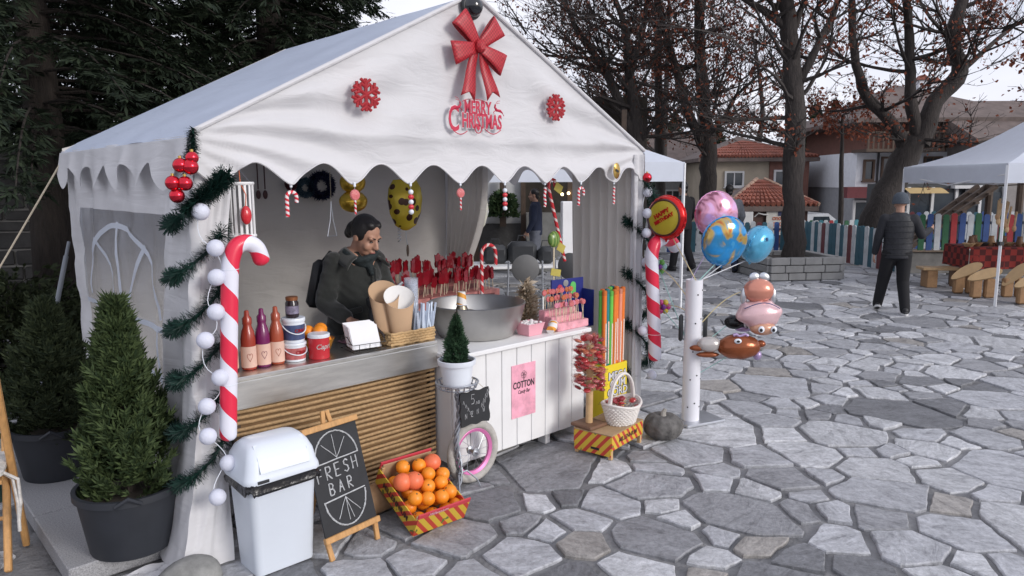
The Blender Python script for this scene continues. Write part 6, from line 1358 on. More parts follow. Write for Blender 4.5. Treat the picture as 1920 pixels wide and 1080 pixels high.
# ------------------------------------------------------------------ garlands
island_mat('garland_needles', (.004, .022, .018), (.02, .06, .045), .5, .1)
def garland(label, pts, n, ln, seed):
    O = Vector(pts[0]); t = stall('fir_garland', label, 'garland', O.x, O.y, O.z); rs = random.Random(seed); P = [Vector(p)-O for p in pts]
    MB().tube(P, .006, 5).build('wire', mat('garland_wire', (.01, .03, .025), .8), t); m = MB(); m.sharp = 0
    for i in range(n):
        k = rs.randrange(len(P)-1); p = P[k].lerp(P[k+1], rs.random()); d = (P[k+1]-P[k]).normalized(); a = d.orthogonal().normalized(); a.rotate(Matrix.Rotation(rs.uniform(0, TAU), 3, d))
        e = (a+d*rs.uniform(-.2, .9)).normalized(); s = e.cross(d).normalized()*.0022; l = ln*rs.uniform(.7, 1.15); m.add([p-s, p+s, p+e*l+s*.5, p+e*l-s*.5], [(0, 1, 2, 3)])
    m.build('needles', MATS['garland_needles'], t, False); return t
gp_l = [front(364, 238, -.06), front(362, 275, -.07), front(352, 312, -.09), front(395, 345, -.10)]
hel = []
for i in range(150):
    z = 1.72-1.30*i/149; ph = TAU*i/149*5.6-.5; cx = -.0-.085*(1-z/1.76)-.04*max(0, (.55-z)/.55)
    hel.append(V(cx+.015+.105*math.cos(ph), .06-.135*math.sin(ph)-.03*max(0, (.5-z)/.5), z-.035*math.cos(ph)*0+.06*math.cos(ph)))
garland('dark green tinsel garland wound round the front post by the bin', [front(362, 240, -.05), front(361, 280, -.06), front(350, 318, -.09)], 900, .035, 1)
garland('dark green tinsel garland spiralling down the post beside the striped cane', hel, 8200, .048, 2)
hr = []
for i in range(120):
    z = 1.66-1.45*i/119; ph = TAU*i/119*3.9+.6; hr.append(V(TW+.015-.085*math.cos(ph), -.01-.1*math.sin(ph), z+.05*math.cos(ph)))
garland('dark green tinsel garland wound round the tent post next to the gum tubes', hr, 5200, .055, 3)
garland('green garland scrap over the corner under the red baubles', [front(430, 325, -.05), front(405, 350, -.1), front(372, 375, -.13), front(345, 398, -.13)], 1500, .055, 4)
# red baubles
for i, (px, py, r) in enumerate(((338, 310, .03), (357, 313, .032), (324, 343, .03), (347, 344, .03), (332, 367, .03), (360, 296, .026))):
    p = front(px, py, -.14 if i % 2 else -.12); t = stall('red_bauble', 'shiny red bauble in the cluster at the tent corner', 'bauble', p.x, p.y, p.z, 0, 'baubles at the tent corner'); MB().ball((0, 0, 0), r, 22, 14).build('ball', MATS['red_foil'], t); MB().lathe([(.007, r-.003), (.007, r+.008), (0, r+.009)], n=10).build('cap', mat('gold', (.6, .4, .12), .3, 1), t)
p = front(1213, 333, -.05); t = stall('red_bauble', 'single red bauble on the right tent corner', 'bauble', p.x, p.y, p.z); MB().ball((0, 0, 0), .035, 20, 14).build('ball', MATS['red_foil'], t); MB().lathe([(.007, .032), (.007, .042), (0, .043)], n=10).build('cap', MATS['gold'], t)
# ball light strings
mat('ball_white', (.74, .76, .86), .55, var=.03, transl=.2, bump=.2, bs=80)
def balls(label, lst, r):
    P = [front(px, py, b) for px, py, b in lst]; O = P[0]; t = stall('ball_light_string', label, 'lights', O.x, O.y, O.z)
    for p in P: MB().ball(p-O, r, 20, 14).build('ball', MATS['ball_white'], t)
    C = []
    for i in range(len(P)-1):
        for k in range(6): u = k/6; C.append(P[i].lerp(P[i+1], u)-O+V(.03*math.sin(PI*u)*(1 if i % 2 else -1), .02, -.02*math.sin(PI*u)))
    C.append(P[-1]-O); MB().tube(C, .0018, 5).build('cord', MATS['white_plastic'], t)
balls('string of white ball lights down the front post by the bin', [(376, 397, -.15), (404, 465, -.16), (406, 520, -.16), (405, 585, -.17), (385, 638, -.17), (413, 708, -.17), (388, 762, -.17), (390, 818, -.19), (428, 868, -.17), (408, 932, -.2)], .036)
balls('string of white ball lights down the post by the balloons', [(1215, 360, -.08), (1214, 400, -.1), (1212, 437, -.1), (1212, 492, -.1), (1220, 548, -.1), (1205, 620, -.1), (1222, 703, -.12)], .036)
# ------------------------------------------------------------------ big inflatable canes
big = stripe_mat('big_cane', (.7, .02, .06), (.72, .72, .8), 1, 4.6, .5, .38, coat=.15)
def bigcane(label, lst, r, b):
    P = [front(px, py, b) for px, py in lst]; Q = []
    for i in range(len(P)-1):
        for k in range(6):
            u = k/6; p0, a, c_, p3 = P[max(i-1, 0)], P[i], P[i+1], P[min(i+2, len(P)-1)]; Q.append(.5*((2*a)+(c_-p0)*u+(2*p0-5*a+4*c_-p3)*u*u+(3*a-p0-3*c_+p3)*u**3))
    Q.append(P[-1]); O = Q[0]; d0 = (Q[0]-Q[1]).normalized(); d1 = (Q[-1]-Q[-2]).normalized(); Q = [Q[0]+d0*r*.75, Q[0]+d0*r*.55, Q[0]+d0*r*.3]+Q+[Q[-1]+d1*r*.3, Q[-1]+d1*r*.55, Q[-1]+d1*r*.75]; k = len(Q); rr = [r]*k
    rr[0] = rr[-1] = r*.3; rr[1] = rr[-2] = r*.72; rr[2] = rr[-3] = r*.93
    t = stall('inflatable_cane', label, 'candy cane', O.x, O.y, O.z, 0, 'inflatable candy canes'); MB().tube([q-O for q in Q], rr, 22, uv=True).build('cane_body', big, t)
    for f in (.25, .7): q = Q[int(k*f*.6)]-O; MB().tube([q+V(r*math.cos(s)*1.02, r*math.sin(s)*1.02, 0) for s in [TAU*i/14 for i in range(14)]], .0015, 4, closed=True).build('tie', MATS['white_plastic'], t)
bigcane('inflatable red and white cane on the post beside the syrup bottles', [(428, 815), (429, 700), (430, 600), (431, 520), (434, 485), (444, 462), (463, 455), (481, 465), (490, 486)], .036, -.16)
bigcane('inflatable red and white cane on the post beside the balloon stand', [(1228, 668), (1226, 600), (1223, 520), (1222, 482), (1228, 458), (1243, 449), (1258, 453), (1265, 463)], .047, -.16)
# ------------------------------------------------------------------ small hanging ornaments
sm_c = stripe_mat('small_cane', (.75, .7, .7), (.6, .02, .04), 1, 42, .5, .25)
KD_ = ['cane', 'lolly', 'stick', 'lolly', 'stick', 'edge', 'cane', 'edge']
LBL = ['small striped cane ornament hanging beside the white lantern', 'swirl lollipop ornament hanging in front of the gold balloon', 'wrapped candy stick ornament hanging before the spotted balloon', 'swirl lollipop ornament hanging before the back curtain', 'beaded candy stick ornament hanging in the middle of the open side', 'thin twisted stick ornament hanging next to the slanting cane', 'small striped cane ornament hanging in the rear opening by the curtain', 'thin twisted stick ornament hanging below the gold clip']
for k in range(8):
    a = .41+.337*k; t = stall('hanging_ornament', LBL[k], 'ornament', a, -.04, 1.69); MB().tube([(0, 0, .005), (0, 0, -.03)], .0012, 4).build('hook', MATS['steel_tube'], t)
    MB().box((0, 0, -.004), (.012, .008, .022), bev=.002).build('clip', MATS['white_plastic'], t, False)
    if KD_[k] == 'cane': MB().tube([(-.024, 0, -.15), (-.024, 0, -.07)]+[(-.0+.024*math.cos(PI-PI*i/10), 0, -.06+.024*math.sin(PI*i/10)) for i in range(11)]+[(.024, 0, -.085)], .0095, 10, uv=True).build('cane', sm_c, t)
    elif KD_[k] == 'lolly': MB().lathe([(0, -.009), (.024, -.007), (.028, 0), (.024, .007), (0, .009)], (0, 0, -.055), 20, UPRIGHT).build('candy', SW[0], t); MB().tube([(0, 0, -.08), (0, 0, -.15)], .0055, 8, uv=True).build('stick', sm_c, t)
    elif KD_[k] == 'stick':
        for j in range(5): MB().ball((0, 0, -.045-.026*j), (.014+.003*(j % 2), .014, .014), 12, 8).build('bead', MATS['red_gloss'] if j % 2 else MATS['white_plastic'], t)
    else: MB().tube([(.003*math.sin(i), 0, -.03-.012*i) for i in range(11)], .0085, 8, uv=True).build('stick', sm_c, t)
t = stall('gold_clip', 'oval gold medallion clipped to the valance', 'clip', 2.765, -.065, 1.765); MB().lathe([(0, -.004), (.032, -.004), (.036, 0), (.032, .004), (0, .004)], n=26, M=UPRIGHT, sy=1.5).build('disc', MATS['gold'], t); MB().box((0, -.007, 0), (.03, .004, .014), M=Matrix.Rotation(.4, 4, 'Y')).build('mark', MATS['black_plastic'], t, False)
# white lantern with red bauble egg
t = stall('slat_lantern', 'white slatted wooden lantern hanging under the valance', 'lantern', .195, .03, 1.46)
for z in (.0, .235): torus(.058, .008, 28, 6, (0, 0, z), 'Z', ).build('hoop', MATS['white_paint'], t)
for i in range(16): an = TAU*i/16; MB().box((.058*math.cos(an), .058*math.sin(an), .118), (.004, .011, .23), rz=an).build('slat', MATS['white_paint'], t, False)
MB().lathe([(0, -.004), (.056, -.004), (.056, .004), (0, .004)], n=24).build('base', MATS['white_paint'], t); MB().tube([(-.05, 0, .24), (0, 0, .3), (.05, 0, .24)], .002, 5).build('bail', MATS['steel_tube'], t); MB().tube([(0, 0, .3), (0, 0, .36)], .004, 6).build('hook', MATS['gold'], t)
t = stall('red_ornament', 'red egg-shaped ornament dangling before the white lantern', 'ornament', .185, -.05, 1.555); MB().ball((0, 0, 0), (.024, .02, .042), 16, 12).build('egg', MATS['red_gloss'], t); MB().tube([(0, 0, .04), (.004, 0, .09), (-.006, .03, .14), (0, .05, .2)], .0025, 5).build('ribbon', mat('ribbon_orange', (.6, .12, .03), .5), t)
# ------------------------------------------------------------------ inside the tent: foil balloons and wreaths
def foil(name, c, rough=.18, metal=.65, var=.25, vs=5): return mat(name, c, rough, metal, var=var, vs=vs, bump=.25, bs=7, bdist=.03)
def spot_mat():
    m = bpy.data.materials.new('giraffe_print'); m.use_nodes = True; n = m.node_tree.nodes; L = m.node_tree.links; b = n['Principled BSDF']; b.inputs['Roughness'].default_value = .25; b.inputs['Metallic'].default_value = .3
    t = n.new('ShaderNodeTexCoord'); v = n.new('ShaderNodeTexVoronoi'); v.inputs['Scale'].default_value = 13; L.new(t.outputs['Object'], v.inputs['Vector']); r = n.new('ShaderNodeValToRGB'); r.color_ramp.interpolation = 'CONSTANT'; r.color_ramp.elements[0].color = (.06, .02, .01, 1); r.color_ramp.elements[1].position = .36; r.color_ramp.elements[1].color = (.6, .46, .04, 1); L.new(v.outputs['Distance'], r.inputs['Fac']); L.new(r.outputs['Color'], b.inputs['Base Color']); MATS['giraffe_print'] = m; return m
GB = 1.35
p = front(760, 385, GB); t = stall('spotted_balloon', 'yellow foil balloon with brown giraffe spots inside the tent', 'balloon', p.x, p.y, p.z)
m = MB(); m.lathe([(0, -.19), (.03, -.185), (.09, -.15), (.135, -.06), (.15, .05), (.14, .13), (.1, .19), (0, .2)], n=28, sy=.5); m.v = [(x, y*(1+.05*math.sin(z*40)), z) for x, y, z in m.v]; m.build('balloon_body', spot_mat(), t); MB().tube([(0, 0, -.19), (.0, 0, -.24), (.01, 0, -.3)], .004, 5).build('tail', MATS['steel_tube'], t); MB().ball((.012, 0, -.34), (.012, .008, .05), 10, 6).build('weight', MATS['wood_dark'], t); MB().tube([(0, 0, .19), (0, 0, RIDGE-.5-p.z)], .0012, 4).build('string', MATS['rope'], t)
MB().tube([(-.06+.012*math.sin(i*1.6), .012*math.cos(i*1.6), -.13-.006*i) for i in range(24)], .004, 4).build('curl_ribbon', MATS['steel_tube'], t)
p = front(662, 358, GB); t = stall('gold_balloon', 'stacked gold foil balloon hanging behind the vendor', 'balloon', p.x, p.y, p.z)
gf = foil('gold_foil', (.62, .4, .05))
for z, r in ((.06, .1), (-.075, .11)): m = MB(); m.ball((0, 0, z), (r, r*.6, .078), 24, 14); m.v = [(x*(1+.05*math.sin(math.atan2(zz-z, x)*9)*(abs(zz-z)/.08)), y, zz) for x, y, zz in m.v]; m.build('lobe', gf, t)
MB().tube([(0, 0, .13), (0, 0, .75)], .0012, 4).build('string', MATS['rope'], t)
for px, py, r, cn, c1, c2, lb in ((602, 348, .12, 'wreath_dark', (.006, .01, .03), (.03, .03, .07), 'dark blue tinsel wreath on the back wall'), (572, 352, .08, 'wreath_teal', (.02, .06, .08), (.09, .13, .16), 'small teal berry wreath on the back wall'), (545, 345, .05, 'wreath_red', (.08, .02, .03), (.16, .05, .06), 'small dull red wreath on the back wall')):
    p = front(px, py, TL-.06); t = stall('tinsel_wreath', lb, 'wreath', p.x, p.y, p.z); island_mat(cn, c1, c2, .4, 0); m = MB(); m.sharp = 0; rs = random.Random(px)
    for i in range(1500): an = rs.uniform(0, TAU); q = V(math.cos(an)*r*.7, 0, math.sin(an)*r*.7); e = V(rs.uniform(-1, 1), rs.uniform(-1, .2), rs.uniform(-1, 1)).normalized(); sprig(m, q, e, r*.45, .004, V(0, 1, 0), 1, rs)
    m.build('tinsel', MATS[cn], t, False); torus(r*.7, .006, 24, 5).build('ring', MATS['black_metal'], t)
p = front(622, 410, .55); t = stall('steel_tongs', 'steel tongs hanging from a cord above the vendor', 'tongs', p.x, p.y, p.z)
for s in (-1, 1): MB().tube([(0, 0, .1), (s*.008, 0, .0), (s*.03, 0, -.1)], .0035, 6).build('arm', MATS['steel_tube'], t)
MB().tube([(-.03, 0, -.1), (.03, 0, -.1)], .003, 5).build('crossbar', MATS['steel_tube'], t); MB().tube([(0, 0, .1), (0, 0, .62)], .0015, 4).build('cord', MATS['rope'], t)
for i, px in enumerate((484, 497)):
    p = front(px, 355, TL-.05); t = stall('wooden_spoon', 'dark red spoon ornament hanging on the back wall', 'spoon', p.x, p.y, p.z, 0, 'spoons on the back wall'); MB().ball((0, 0, -.04), (.02, .008, .035), 12, 8).build('bowl', mat('spoon_red', (.06, .015, .015), .4), t); MB().tube([(0, 0, 0), (0, 0, .2)], .005, 6).build('handle', MATS['spoon_red'], t)
# ------------------------------------------------------------------ balloon stand
BP = V(1.265, 5.02, 0)
bp_ = thing('balloon_stand', 'white perforated tube on a grey plate holding balloons', 'stand', BP, .45)
MB().box((.05, 0, .009), (.34, .24, .018), bev=.004).build('base_plate', MATS['steel_tube'], bp_, False)
MB().lathe([(0, .018), (.062, .018), (.058, 1.02), (.052, 1.02), (.052, .98), (0, .98)], n=32).build('tube', mat('tube_white', (.72, .72, .76), .4, var=.05, vs=3), bp_)
for k in range(5):
    for j in range(5):
        an = -2.6+j*.75+k*.2; z = .12+k*.2+.03*(j % 2); rr = .062-.004*z
        MB().lathe([(0, 0), (.0055, 0), (.0055, .0022), (0, .0022)], n=8, M=align((rr*math.cos(an), rr*math.sin(an), z), ((rr+.1)*math.cos(an), (rr+.1)*math.sin(an), z))).build('hole_disc', MATS['hole_shade'], bp_, False)  # dark discs on the tube stand in for shade inside the perforations
for s in (-1, 1): MB().box((s*.085*math.cos(.45)-.0, -s*.085*math.sin(.45), .68), (.035, .03, .19), bev=.012).build('side_pouch', MATS['black_plastic'], bp_)
STK = [mat('stick_mint', (.35, .6, .55), .4, var=0), mat('stick_cream', (.65, .55, .3), .4, var=0), mat('stick_lilac', (.5, .4, .6), .4, var=0), mat('stick_white', (.7, .72, .74), .4, var=0)]
def bstick(t, O, end, mt, start=None, sag=0):
    A = (start or BP+V(rnd.uniform(-.03, .03), rnd.uniform(-.03, .03), .99))-O; E_ = end-O; P = [A.lerp(E_, i/8)+V(0, 0, sag*math.sin(PI*i/8)) for i in range(9)]; MB().tube(P, .0035, 6).build('stick', mt, t)
def foil_disc(name, label, px, py, y, r, th, mt_f, mt_b, yaw, pitch=0, rim=None, sx=1, sz=1):
    c = gy(px, py, y); t = thing(name, label, 'balloon', c, 0, 'foil balloons on the stand'); Mx = Matrix.Rotation(yaw, 4, 'Z') @ Matrix.Rotation(pitch, 4, 'X') @ UPRIGHT
    for s, mt, nm in ((1, mt_f, 'front_face'), (-1, mt_b, 'back_face')):
        m = MB(); n = 56; K = 12
        for i in range(K+1):
            u = i/K; rr = r*math.sin(u*PI/2); z = th*math.cos(u*PI/2)**.8*s
            for j in range(n):
                q = TAU*j/n; cr_ = 1-.016*(u**6)*(.5+.5*math.sin(j*PI*.5*2.25+1.3*math.sin(j*.9))); zz = z+.012*r*math.sin(j*1.7)*u**5*(1-u)*9; m.v.append((rr*cr_*math.cos(q)*sx, rr*cr_*math.sin(q)*sz, zz))
        for i in range(K):
            for j in range(n): f = (i*n+j, i*n+(j+1) % n, (i+1)*n+(j+1) % n, (i+1)*n+j); m.f.append(f if s > 0 else tuple(reversed(f))); m.m.append(0); m.uv.append(None)
        m.sharp = 0; m.xf(Mx); m.build(nm, mt, t)
    m = MB(); pts = [Mx @ V(r*1.0*math.cos(TAU*i/72)*sx, r*1.0*math.sin(TAU*i/72)*sz, .004*math.sin(i*2.3)) for i in range(72)]; m.tube(pts, .006, 5, closed=True); m.build('seam', rim or mt_b, t)
    MB().tube([Mx @ V(0, -r*sz, 0), Mx @ V(0, -r*sz-.02, .0)], [.012, .006], 6).build('neck', rim or mt_b, t); return t, c, Mx
def blot(name, cols, scale, rough=.15, metal=.45):
    m = bpy.data.materials.new(name); m.use_nodes = True; n = m.node_tree.nodes; L = m.node_tree.links; b = n['Principled BSDF']; b.inputs['Roughness'].default_value = rough; b.inputs['Metallic'].default_value = metal
    t = n.new('ShaderNodeTexCoord'); z = n.new('ShaderNodeTexNoise'); z.inputs['Scale'].default_value = scale; z.inputs['Detail'].default_value = 2.5; z.inputs['Distortion'].default_value = .8; L.new(t.outputs['Object'], z.inputs['Vector']); r = n.new('ShaderNodeValToRGB'); L.new(z.outputs['Fac'], r.inputs['Fac']); r.color_ramp.interpolation = 'EASE'
    e = r.color_ramp.elements; k = len(cols); e[0].position = .33; e[0].color = (*cols[0], 1); e[1].position = .67; e[1].color = (*cols[-1], 1)
    for i in range(1, k-1): q = e.new(.33+.34*i/(k-1)); q.color = (*cols[i], 1)
    L.new(r.outputs['Color'], b.inputs['Base Color']); MATS[name] = m; return m
rf_ = foil('red_foil_b', (.62, .02, .02)); yf = foil('yellow_foil', (.5, .4, .03), .35, .15, .08)
t, c, Mx = foil_disc('red_balloon', 'round red foil balloon with yellow face and birthday lettering', 1250, 408, 5.15, .152, .06, rf_, rf_, -.75)
m = MB(); m.lathe([(.118*i/12, .06*(max(0, 1-(.118*i/12/.152)**2))**.4+.0025) for i in range(13)]+[(.1, .03), (0, .03)], n=40); m.xf(Mx); m.build('yellow_face', yf, t)
m = MB(); m.tube([Mx @ V(.124*math.cos(q), .124*math.sin(q), .04) for q in [TAU*i/40 for i in range(40)]], .009, 5, closed=True); m.build('dark_ring', mat('foil_maroon', (.06, .012, .012), .3), t)
for body, dy in (('HAPPY', .028), ('BIRTHDAY', -.012)):
    q = text_mb(body, .042 if body == 'HAPPY' else .034, .003, offset=.0015); q.xf(Mx @ Matrix.Rotation(.5, 4, 'Z') @ Matrix.Translation((.01, dy, .064))); q.build('lettering', rf_, t, False)
bstick(t, c, c+V(.05, 0, -.15), STK[1])
pk = blot('pink_print', [(.2, .06, .1), (.62, .3, .42), (.72, .42, .68), (.6, .62, .78)], 7); t, c, Mx = foil_disc('pink_balloon', 'round pink and lilac foil balloon with blurry print', 1343, 402, 5.35, .165, .075, pk, foil('pink_foil', (.7, .35, .55)), .2); bstick(t, c, c+V(0, 0, -.16), STK[2])
bl = blot('blue_print', [(.45, .1, .03), (.5, .35, .1), (.05, .28, .55), (.03, .3, .7), (.08, .4, .75)], 6); t, c, Mx = foil_disc('blue_balloon', 'round blue foil balloon with orange printed patches', 1358, 452, 5.0, .17, .08, bl, foil('blue_foil', (.03, .25, .6)), .3, .15); bstick(t, c, c+V(-.05, 0, -.15), STK[0]); bstick(t, c, c+V(.02, 0, -.14), STK[3])
lb_ = foil('sky_foil', (.1, .4, .62), .22, .35); t, c, Mx = foil_disc('light_blue_balloon', 'plain light blue foil balloon bulging beside the printed blue one', 1420, 458, 5.3, .15, .1, lb_, lb_, .9, .35, sx=1.1, sz=.92); bstick(t, c, c+V(-.08, 0, -.12), STK[3])
q = text_mb('BABY BOY', .04, .0015); q.v = [(x, y, z) for x, y, z in q.v]; q.xf(Mx @ Matrix.Translation((-.01, .075, .078)) @ Matrix.Rotation(-.5, 4, 'X')); q.build('lettering', MATS['text_navy'], t, False)
# sheep-like walking balloon
c = gy(1423, 588, 4.95); t = thing('animal_balloon', 'pink lamb-shaped foil balloon with black eyes', 'balloon', c, 0, 'animal foil balloons'); pf = foil('lamb_pink', (.72, .48, .5), .25, .25, .05); sf2 = foil('salmon_foil', (.6, .25, .18), .22, .35, .08)
m = MB(); m.ball((0, 0, 0), (.155, .09, .1), 30, 18); m.v = [(x*(1+.05*math.sin(math.atan2(z, x)*8)), y, z*(1+.06*math.sin(math.atan2(z, x)*8))) for x, y, z in m.v]; m.build('fleece', pf, t)
MB().ball((-.01, -.0, .16), (.105, .07, .085), 26, 14).build('rump', sf2, t)
for s in (-1, 1): MB().ball((s*.035-.01, 0, .25), (.04, .015, .035), 14, 8, Matrix.Rotation(s*.5, 4, 'Y')).build('bow_loop', MATS['steel_tube'], t); MB().ball((s*.1-.01, 0, .12), (.025, .02, .06), 12, 8).build('arm', MATS['steel_tube'], t)
MB().ball((.02, -.03, -.095), (.09, .06, .05), 20, 12).build('face', foil('lamb_face', (.55, .3, .2), .3, .2), t)
for s in (-1, 1):
    e = MB().ball((.035+s*.042, -.085, -.095), (.022, .012, .024), 14, 8).build('eye', MATS['white_plastic'], t); MB().ball((.035+s*.042-.004, -.095, -.097), (.011, .006, .013), 10, 6).build('pupil', MATS['eye_dark'], e)
MB().tube([(-.12+.024*i, -.06-.035*math.sin(PI*i/10), .045+.045*math.sin(PI*i/10)) for i in range(11)], .003, 5).build('printed_line', MATS['text_navy'], t); bstick(t, c, c+V(-.06, .0, .17), STK[1], BP+V(.06, -.01, .72), .05)
# zebra-like piece
c = gy(1378, 604, 5.05); t = thing('animal_balloon', 'black and white striped foil balloon tucked beside the pink lamb', 'balloon', c, 0, 'animal foil balloons'); MB().ball((0, 0, 0), (.075, .05, .05), 22, 12).build('body', foil('black_foil', (.012, .013, .015), .2, .4), t); MB().ball((.09, -.01, .0), (.05, .04, .045), 18, 10).build('head', stripe_mat('zebra', (.7, .7, .7), (.02, .02, .02), axis=(1, 0, .5), scale=45), t); MB().ball((.06, 0, -.045), (.06, .03, .025), 14, 8).build('belly', foil('lilac_foil', (.4, .3, .5), .25, .4), t); bstick(t, c, c+V(-.05, 0, -.02), STK[0], BP+V(.055, 0, .55))
# brown monkey-like piece
c = gy(1385, 650, 4.9); t = thing('animal_balloon', 'shiny brown foil balloon animal with one white eye', 'balloon', c, 0, 'animal foil balloons'); bf = foil('brown_foil', (.25, .07, .025), .2, .45, .15)
m = MB(); m.ball((0, 0, 0), (.15, .085, .088), 30, 16); m.v = [(x, y, z*(1+.03*math.sin(x*70))) for x, y, z in m.v]; m.build('body', bf, t); MB().ball((-.2, .01, .015), (.085, .05, .055), 20, 12).build('muzzle', foil('grey_foil', (.5, .47, .45), .25, .3), t); MB().ball((-.28, .01, -.01), (.055, .03, .022), 14, 8).build('ear', bf, t); MB().ball((-.21, .0, -.055), (.08, .03, .02), 14, 8).build('lower_lip', bf, t); MB().ball((.15, 0, .02), (.035, .03, .025), 12, 8).build('foot', bf, t); MB().ball((.13, 0, -.06), (.03, .03, .035), 12, 8).build('foot', MATS['lilac_foil'], t)
e = MB().ball((-.03, -.075, .055), (.026, .012, .018), 14, 8).build('eye', MATS['white_plastic'], t); MB().ball((-.03, -.087, .055), (.012, .005, .009), 10, 6).build('pupil', MATS['eye_dark'], e); MB().tube([(-.05+.02*i, -.03, .085+.008*math.sin(i*2)) for i in range(6)], .012, 6).build('fringe', MATS['lilac_foil'], t); bstick(t, c, c+V(-.06, 0, -.06), STK[0], BP+V(.05, 0, .35))
# small curly balloon flowers by the post
for px, py, cn, c_, lb in ((1243, 575, 'flower_yellow', (.55, .42, .04), 'small yellow and magenta balloon flower beside the tent post'), (1236, 500, 'flower_green', (.15, .4, .08), 'small green balloon twist beside the tent post')):
    c = gy(px, py, 5.35); t = thing('balloon_flower', lb, 'balloon', c, 0)
    for i in range(6): an = TAU*i/6; MB().ball((.035*math.cos(an), 0, .035*math.sin(an)), .024, 12, 8).build('petal', mat(cn, c_, .25) if i % 2 else (mat('petal_magenta', (.45, .04, .2), .25) if 'yellow' in cn else STK[0]), t)
    MB().ball((0, -.02, 0), .02, 10, 8).build('centre', mat('petal_purple', (.2, .04, .3), .3), t); bstick(t, c, c, STK[1], BP+V(-.05, 0, .8 if py > 550 else .9), .02); bstick(t, c, c+V(0, 0, -.02), STK[0], BP+V(-.055, 0, .62), 0)
# stone pumpkin
t = thing('stone_pumpkin', 'grey ribbed stone pumpkin on the paving', 'pumpkin', V(1.0, 4.68, 0), .3); m = MB(); n = 72
for i in range(17):
    ph = -PI/2+PI*i/16
    for j in range(n): q = TAU*j/n; rr = .128*math.cos(ph)**.75*(1+.07*abs(math.sin(q*5))-.03)+.004*noise.noise(V(j*.3, i*.4, 1)); m.v.append((rr*math.cos(q), rr*math.sin(q), .085+.088*math.sin(ph)-.02*math.exp(-((ph-PI/2)/.3)**2)))
m.f = [(i*n+j, i*n+(j+1) % n, (i+1)*n+(j+1) % n, (i+1)*n+j) for i in range(16) for j in range(n)]; m.m = [0]*len(m.f); m.uv = [None]*len(m.f); m.build('pumpkin_body', mat('old_stone', (.11, .105, .1), .9, var=.5, vs=14, bump=.9, bs=30, bdist=.012), t)
MB().tube([(0, 0, .14), (.004, .004, .175), (.018, .01, .195)], [.024, .016, .013], 8).build('stem', mat('dry_stem', (.3, .28, .25), .95, var=.4, vs=30), t)
# ------------------------------------------------------------------ potted thujas, rock, chair and odds by the tent side
mat('pot_black', (.022, .025, .032), .55, var=.2, vs=5)
def pot(label, loc, r, h):
    t = thing('black_pot', label, 'pot', loc, 0); MB().lathe([(0, 0), (r*.78, 0), (r*.8, .01), (r*.97, h-.03), (r*1.03, h-.03), (r*1.03, h), (r*.95, h), (r*.93, h-.05), (0, h-.05)], n=36).build('pot_body', MATS['pot_black'], t); MB().lathe([(0, h-.06), (r*.92, h-.06), (r*.92, h-.045), (0, h-.04)], n=28).build('soil', MATS['soil'], t)
    for k in range(2): an = -1.1+k*PI; MB().tube([(r*1.03*math.cos(an-.22), r*1.03*math.sin(an-.22), h-.02), (r*1.14*math.cos(an), r*1.14*math.sin(an), h+.02), (r*1.03*math.cos(an+.22), r*1.03*math.sin(an+.22), h-.02)], .01, 6).build('handle', MATS['pot_black'], t)
SZ = .0755
P1, P2 = gp(251, 1018, SZ), gp(112, 884, SZ)
pot('large black plastic pot nearest the tent corner', P1, .22, .29); bush('thuja_shrub', 'green conical thuja in the pot nearest the tent corner', P1+V(0, 0, .22), .205, .205, .86, 11000, .085, MATS['thuja_needles'], 'shrub', 21, 'cone', 'potted thujas', pointed=1.0, wid=.055)
pot('large black plastic pot in front of the juniper hedge', P2, .22, .29); bush('thuja_shrub', 'dark bushy thuja in the pot in front of the juniper hedge', P2+V(0, 0, .2), .27, .27, .74, 8500, .085, island_mat('thuja_dark', (.014, .024, .012), (.05, .065, .03), .75, .1), 'shrub', 22, 'cone', 'potted thujas', pointed=1.0, wid=.055)
t = thing('clay_jar', 'brown clay jar lying between the two shrub pots', 'jar', T(-.2, .95, SZ), .5); MB().lathe([(0, -.1), (.06, -.09), (.085, 0), (.07, .08), (.045, .11), (.05, .13), (.04, .13), (.035, .1), (0, .08)], (0, 0, .086), 22, Matrix.Rotation(1.4, 4, 'Y')).build('jar_body', MATS['clay'], t); MB().tube([V(.125, 0, .066)+V(0, .045*math.cos(q), .045*math.sin(q)) for q in [TAU*i/16 for i in range(16)]], .006, 5, closed=True).build('jar_lip', MATS['clay'], t)
m = MB(); m.ball((0, 0, .035), (.14, .1, .075), 20, 12); m.v = [(x*(1+.25*noise.noise(V(x*9, y*9, z*9))), y*(1+.25*noise.noise(V(x*8, y*8, 3))), max(z, .0)) for x, y, z in m.v]
t = thing('rock', 'grey fieldstone weighing down the tent flap', 'rock', T(-.19, -.16, 0), .6); m.build('stone', mat('rock_grey', (.24, .24, .23), .9, var=.4, vs=8, bump=.7, bs=14), t)
t = thing('folded_tarp', 'white folded plastic sheet beside the tent flap', 'tarp', T(-.3, .05, 0), YAW); m = MB(); m.grid(lambda u, v: (-.14+.3*u, -.07+.12*v, .006+.035*abs(noise.noise(V(u*3, v*3, 7)))*math.sin(PI*v)**.5), 20, 10); m.build('sheet', MATS['tent_fabric'], t)
t = thing('steel_prop', 'slanting grey steel tube propped beside the tent rear', 'pole', gp(92, 690, .3).xy.to_3d(), 0); A = gy(124, 480, 4.95)-t.location; Bq = gy(88, 665, 4.75)-t.location; MB().tube([A, Bq, Bq+(Bq-A)*((Bq.z)/(A.z-Bq.z))], .016, 10).build('tube', mat('dull_tube', (.2, .22, .25), .5, var=.15), t); MB().tube([A, A+(A-Bq)*.15], .011, 8).build('upper_tube', MATS['dull_tube'], t)
ch = thing('folding_chair', 'orange-brown wooden folding chair with white tied cushion', 'chair', V(-2.40, 3.0, 0), .5)
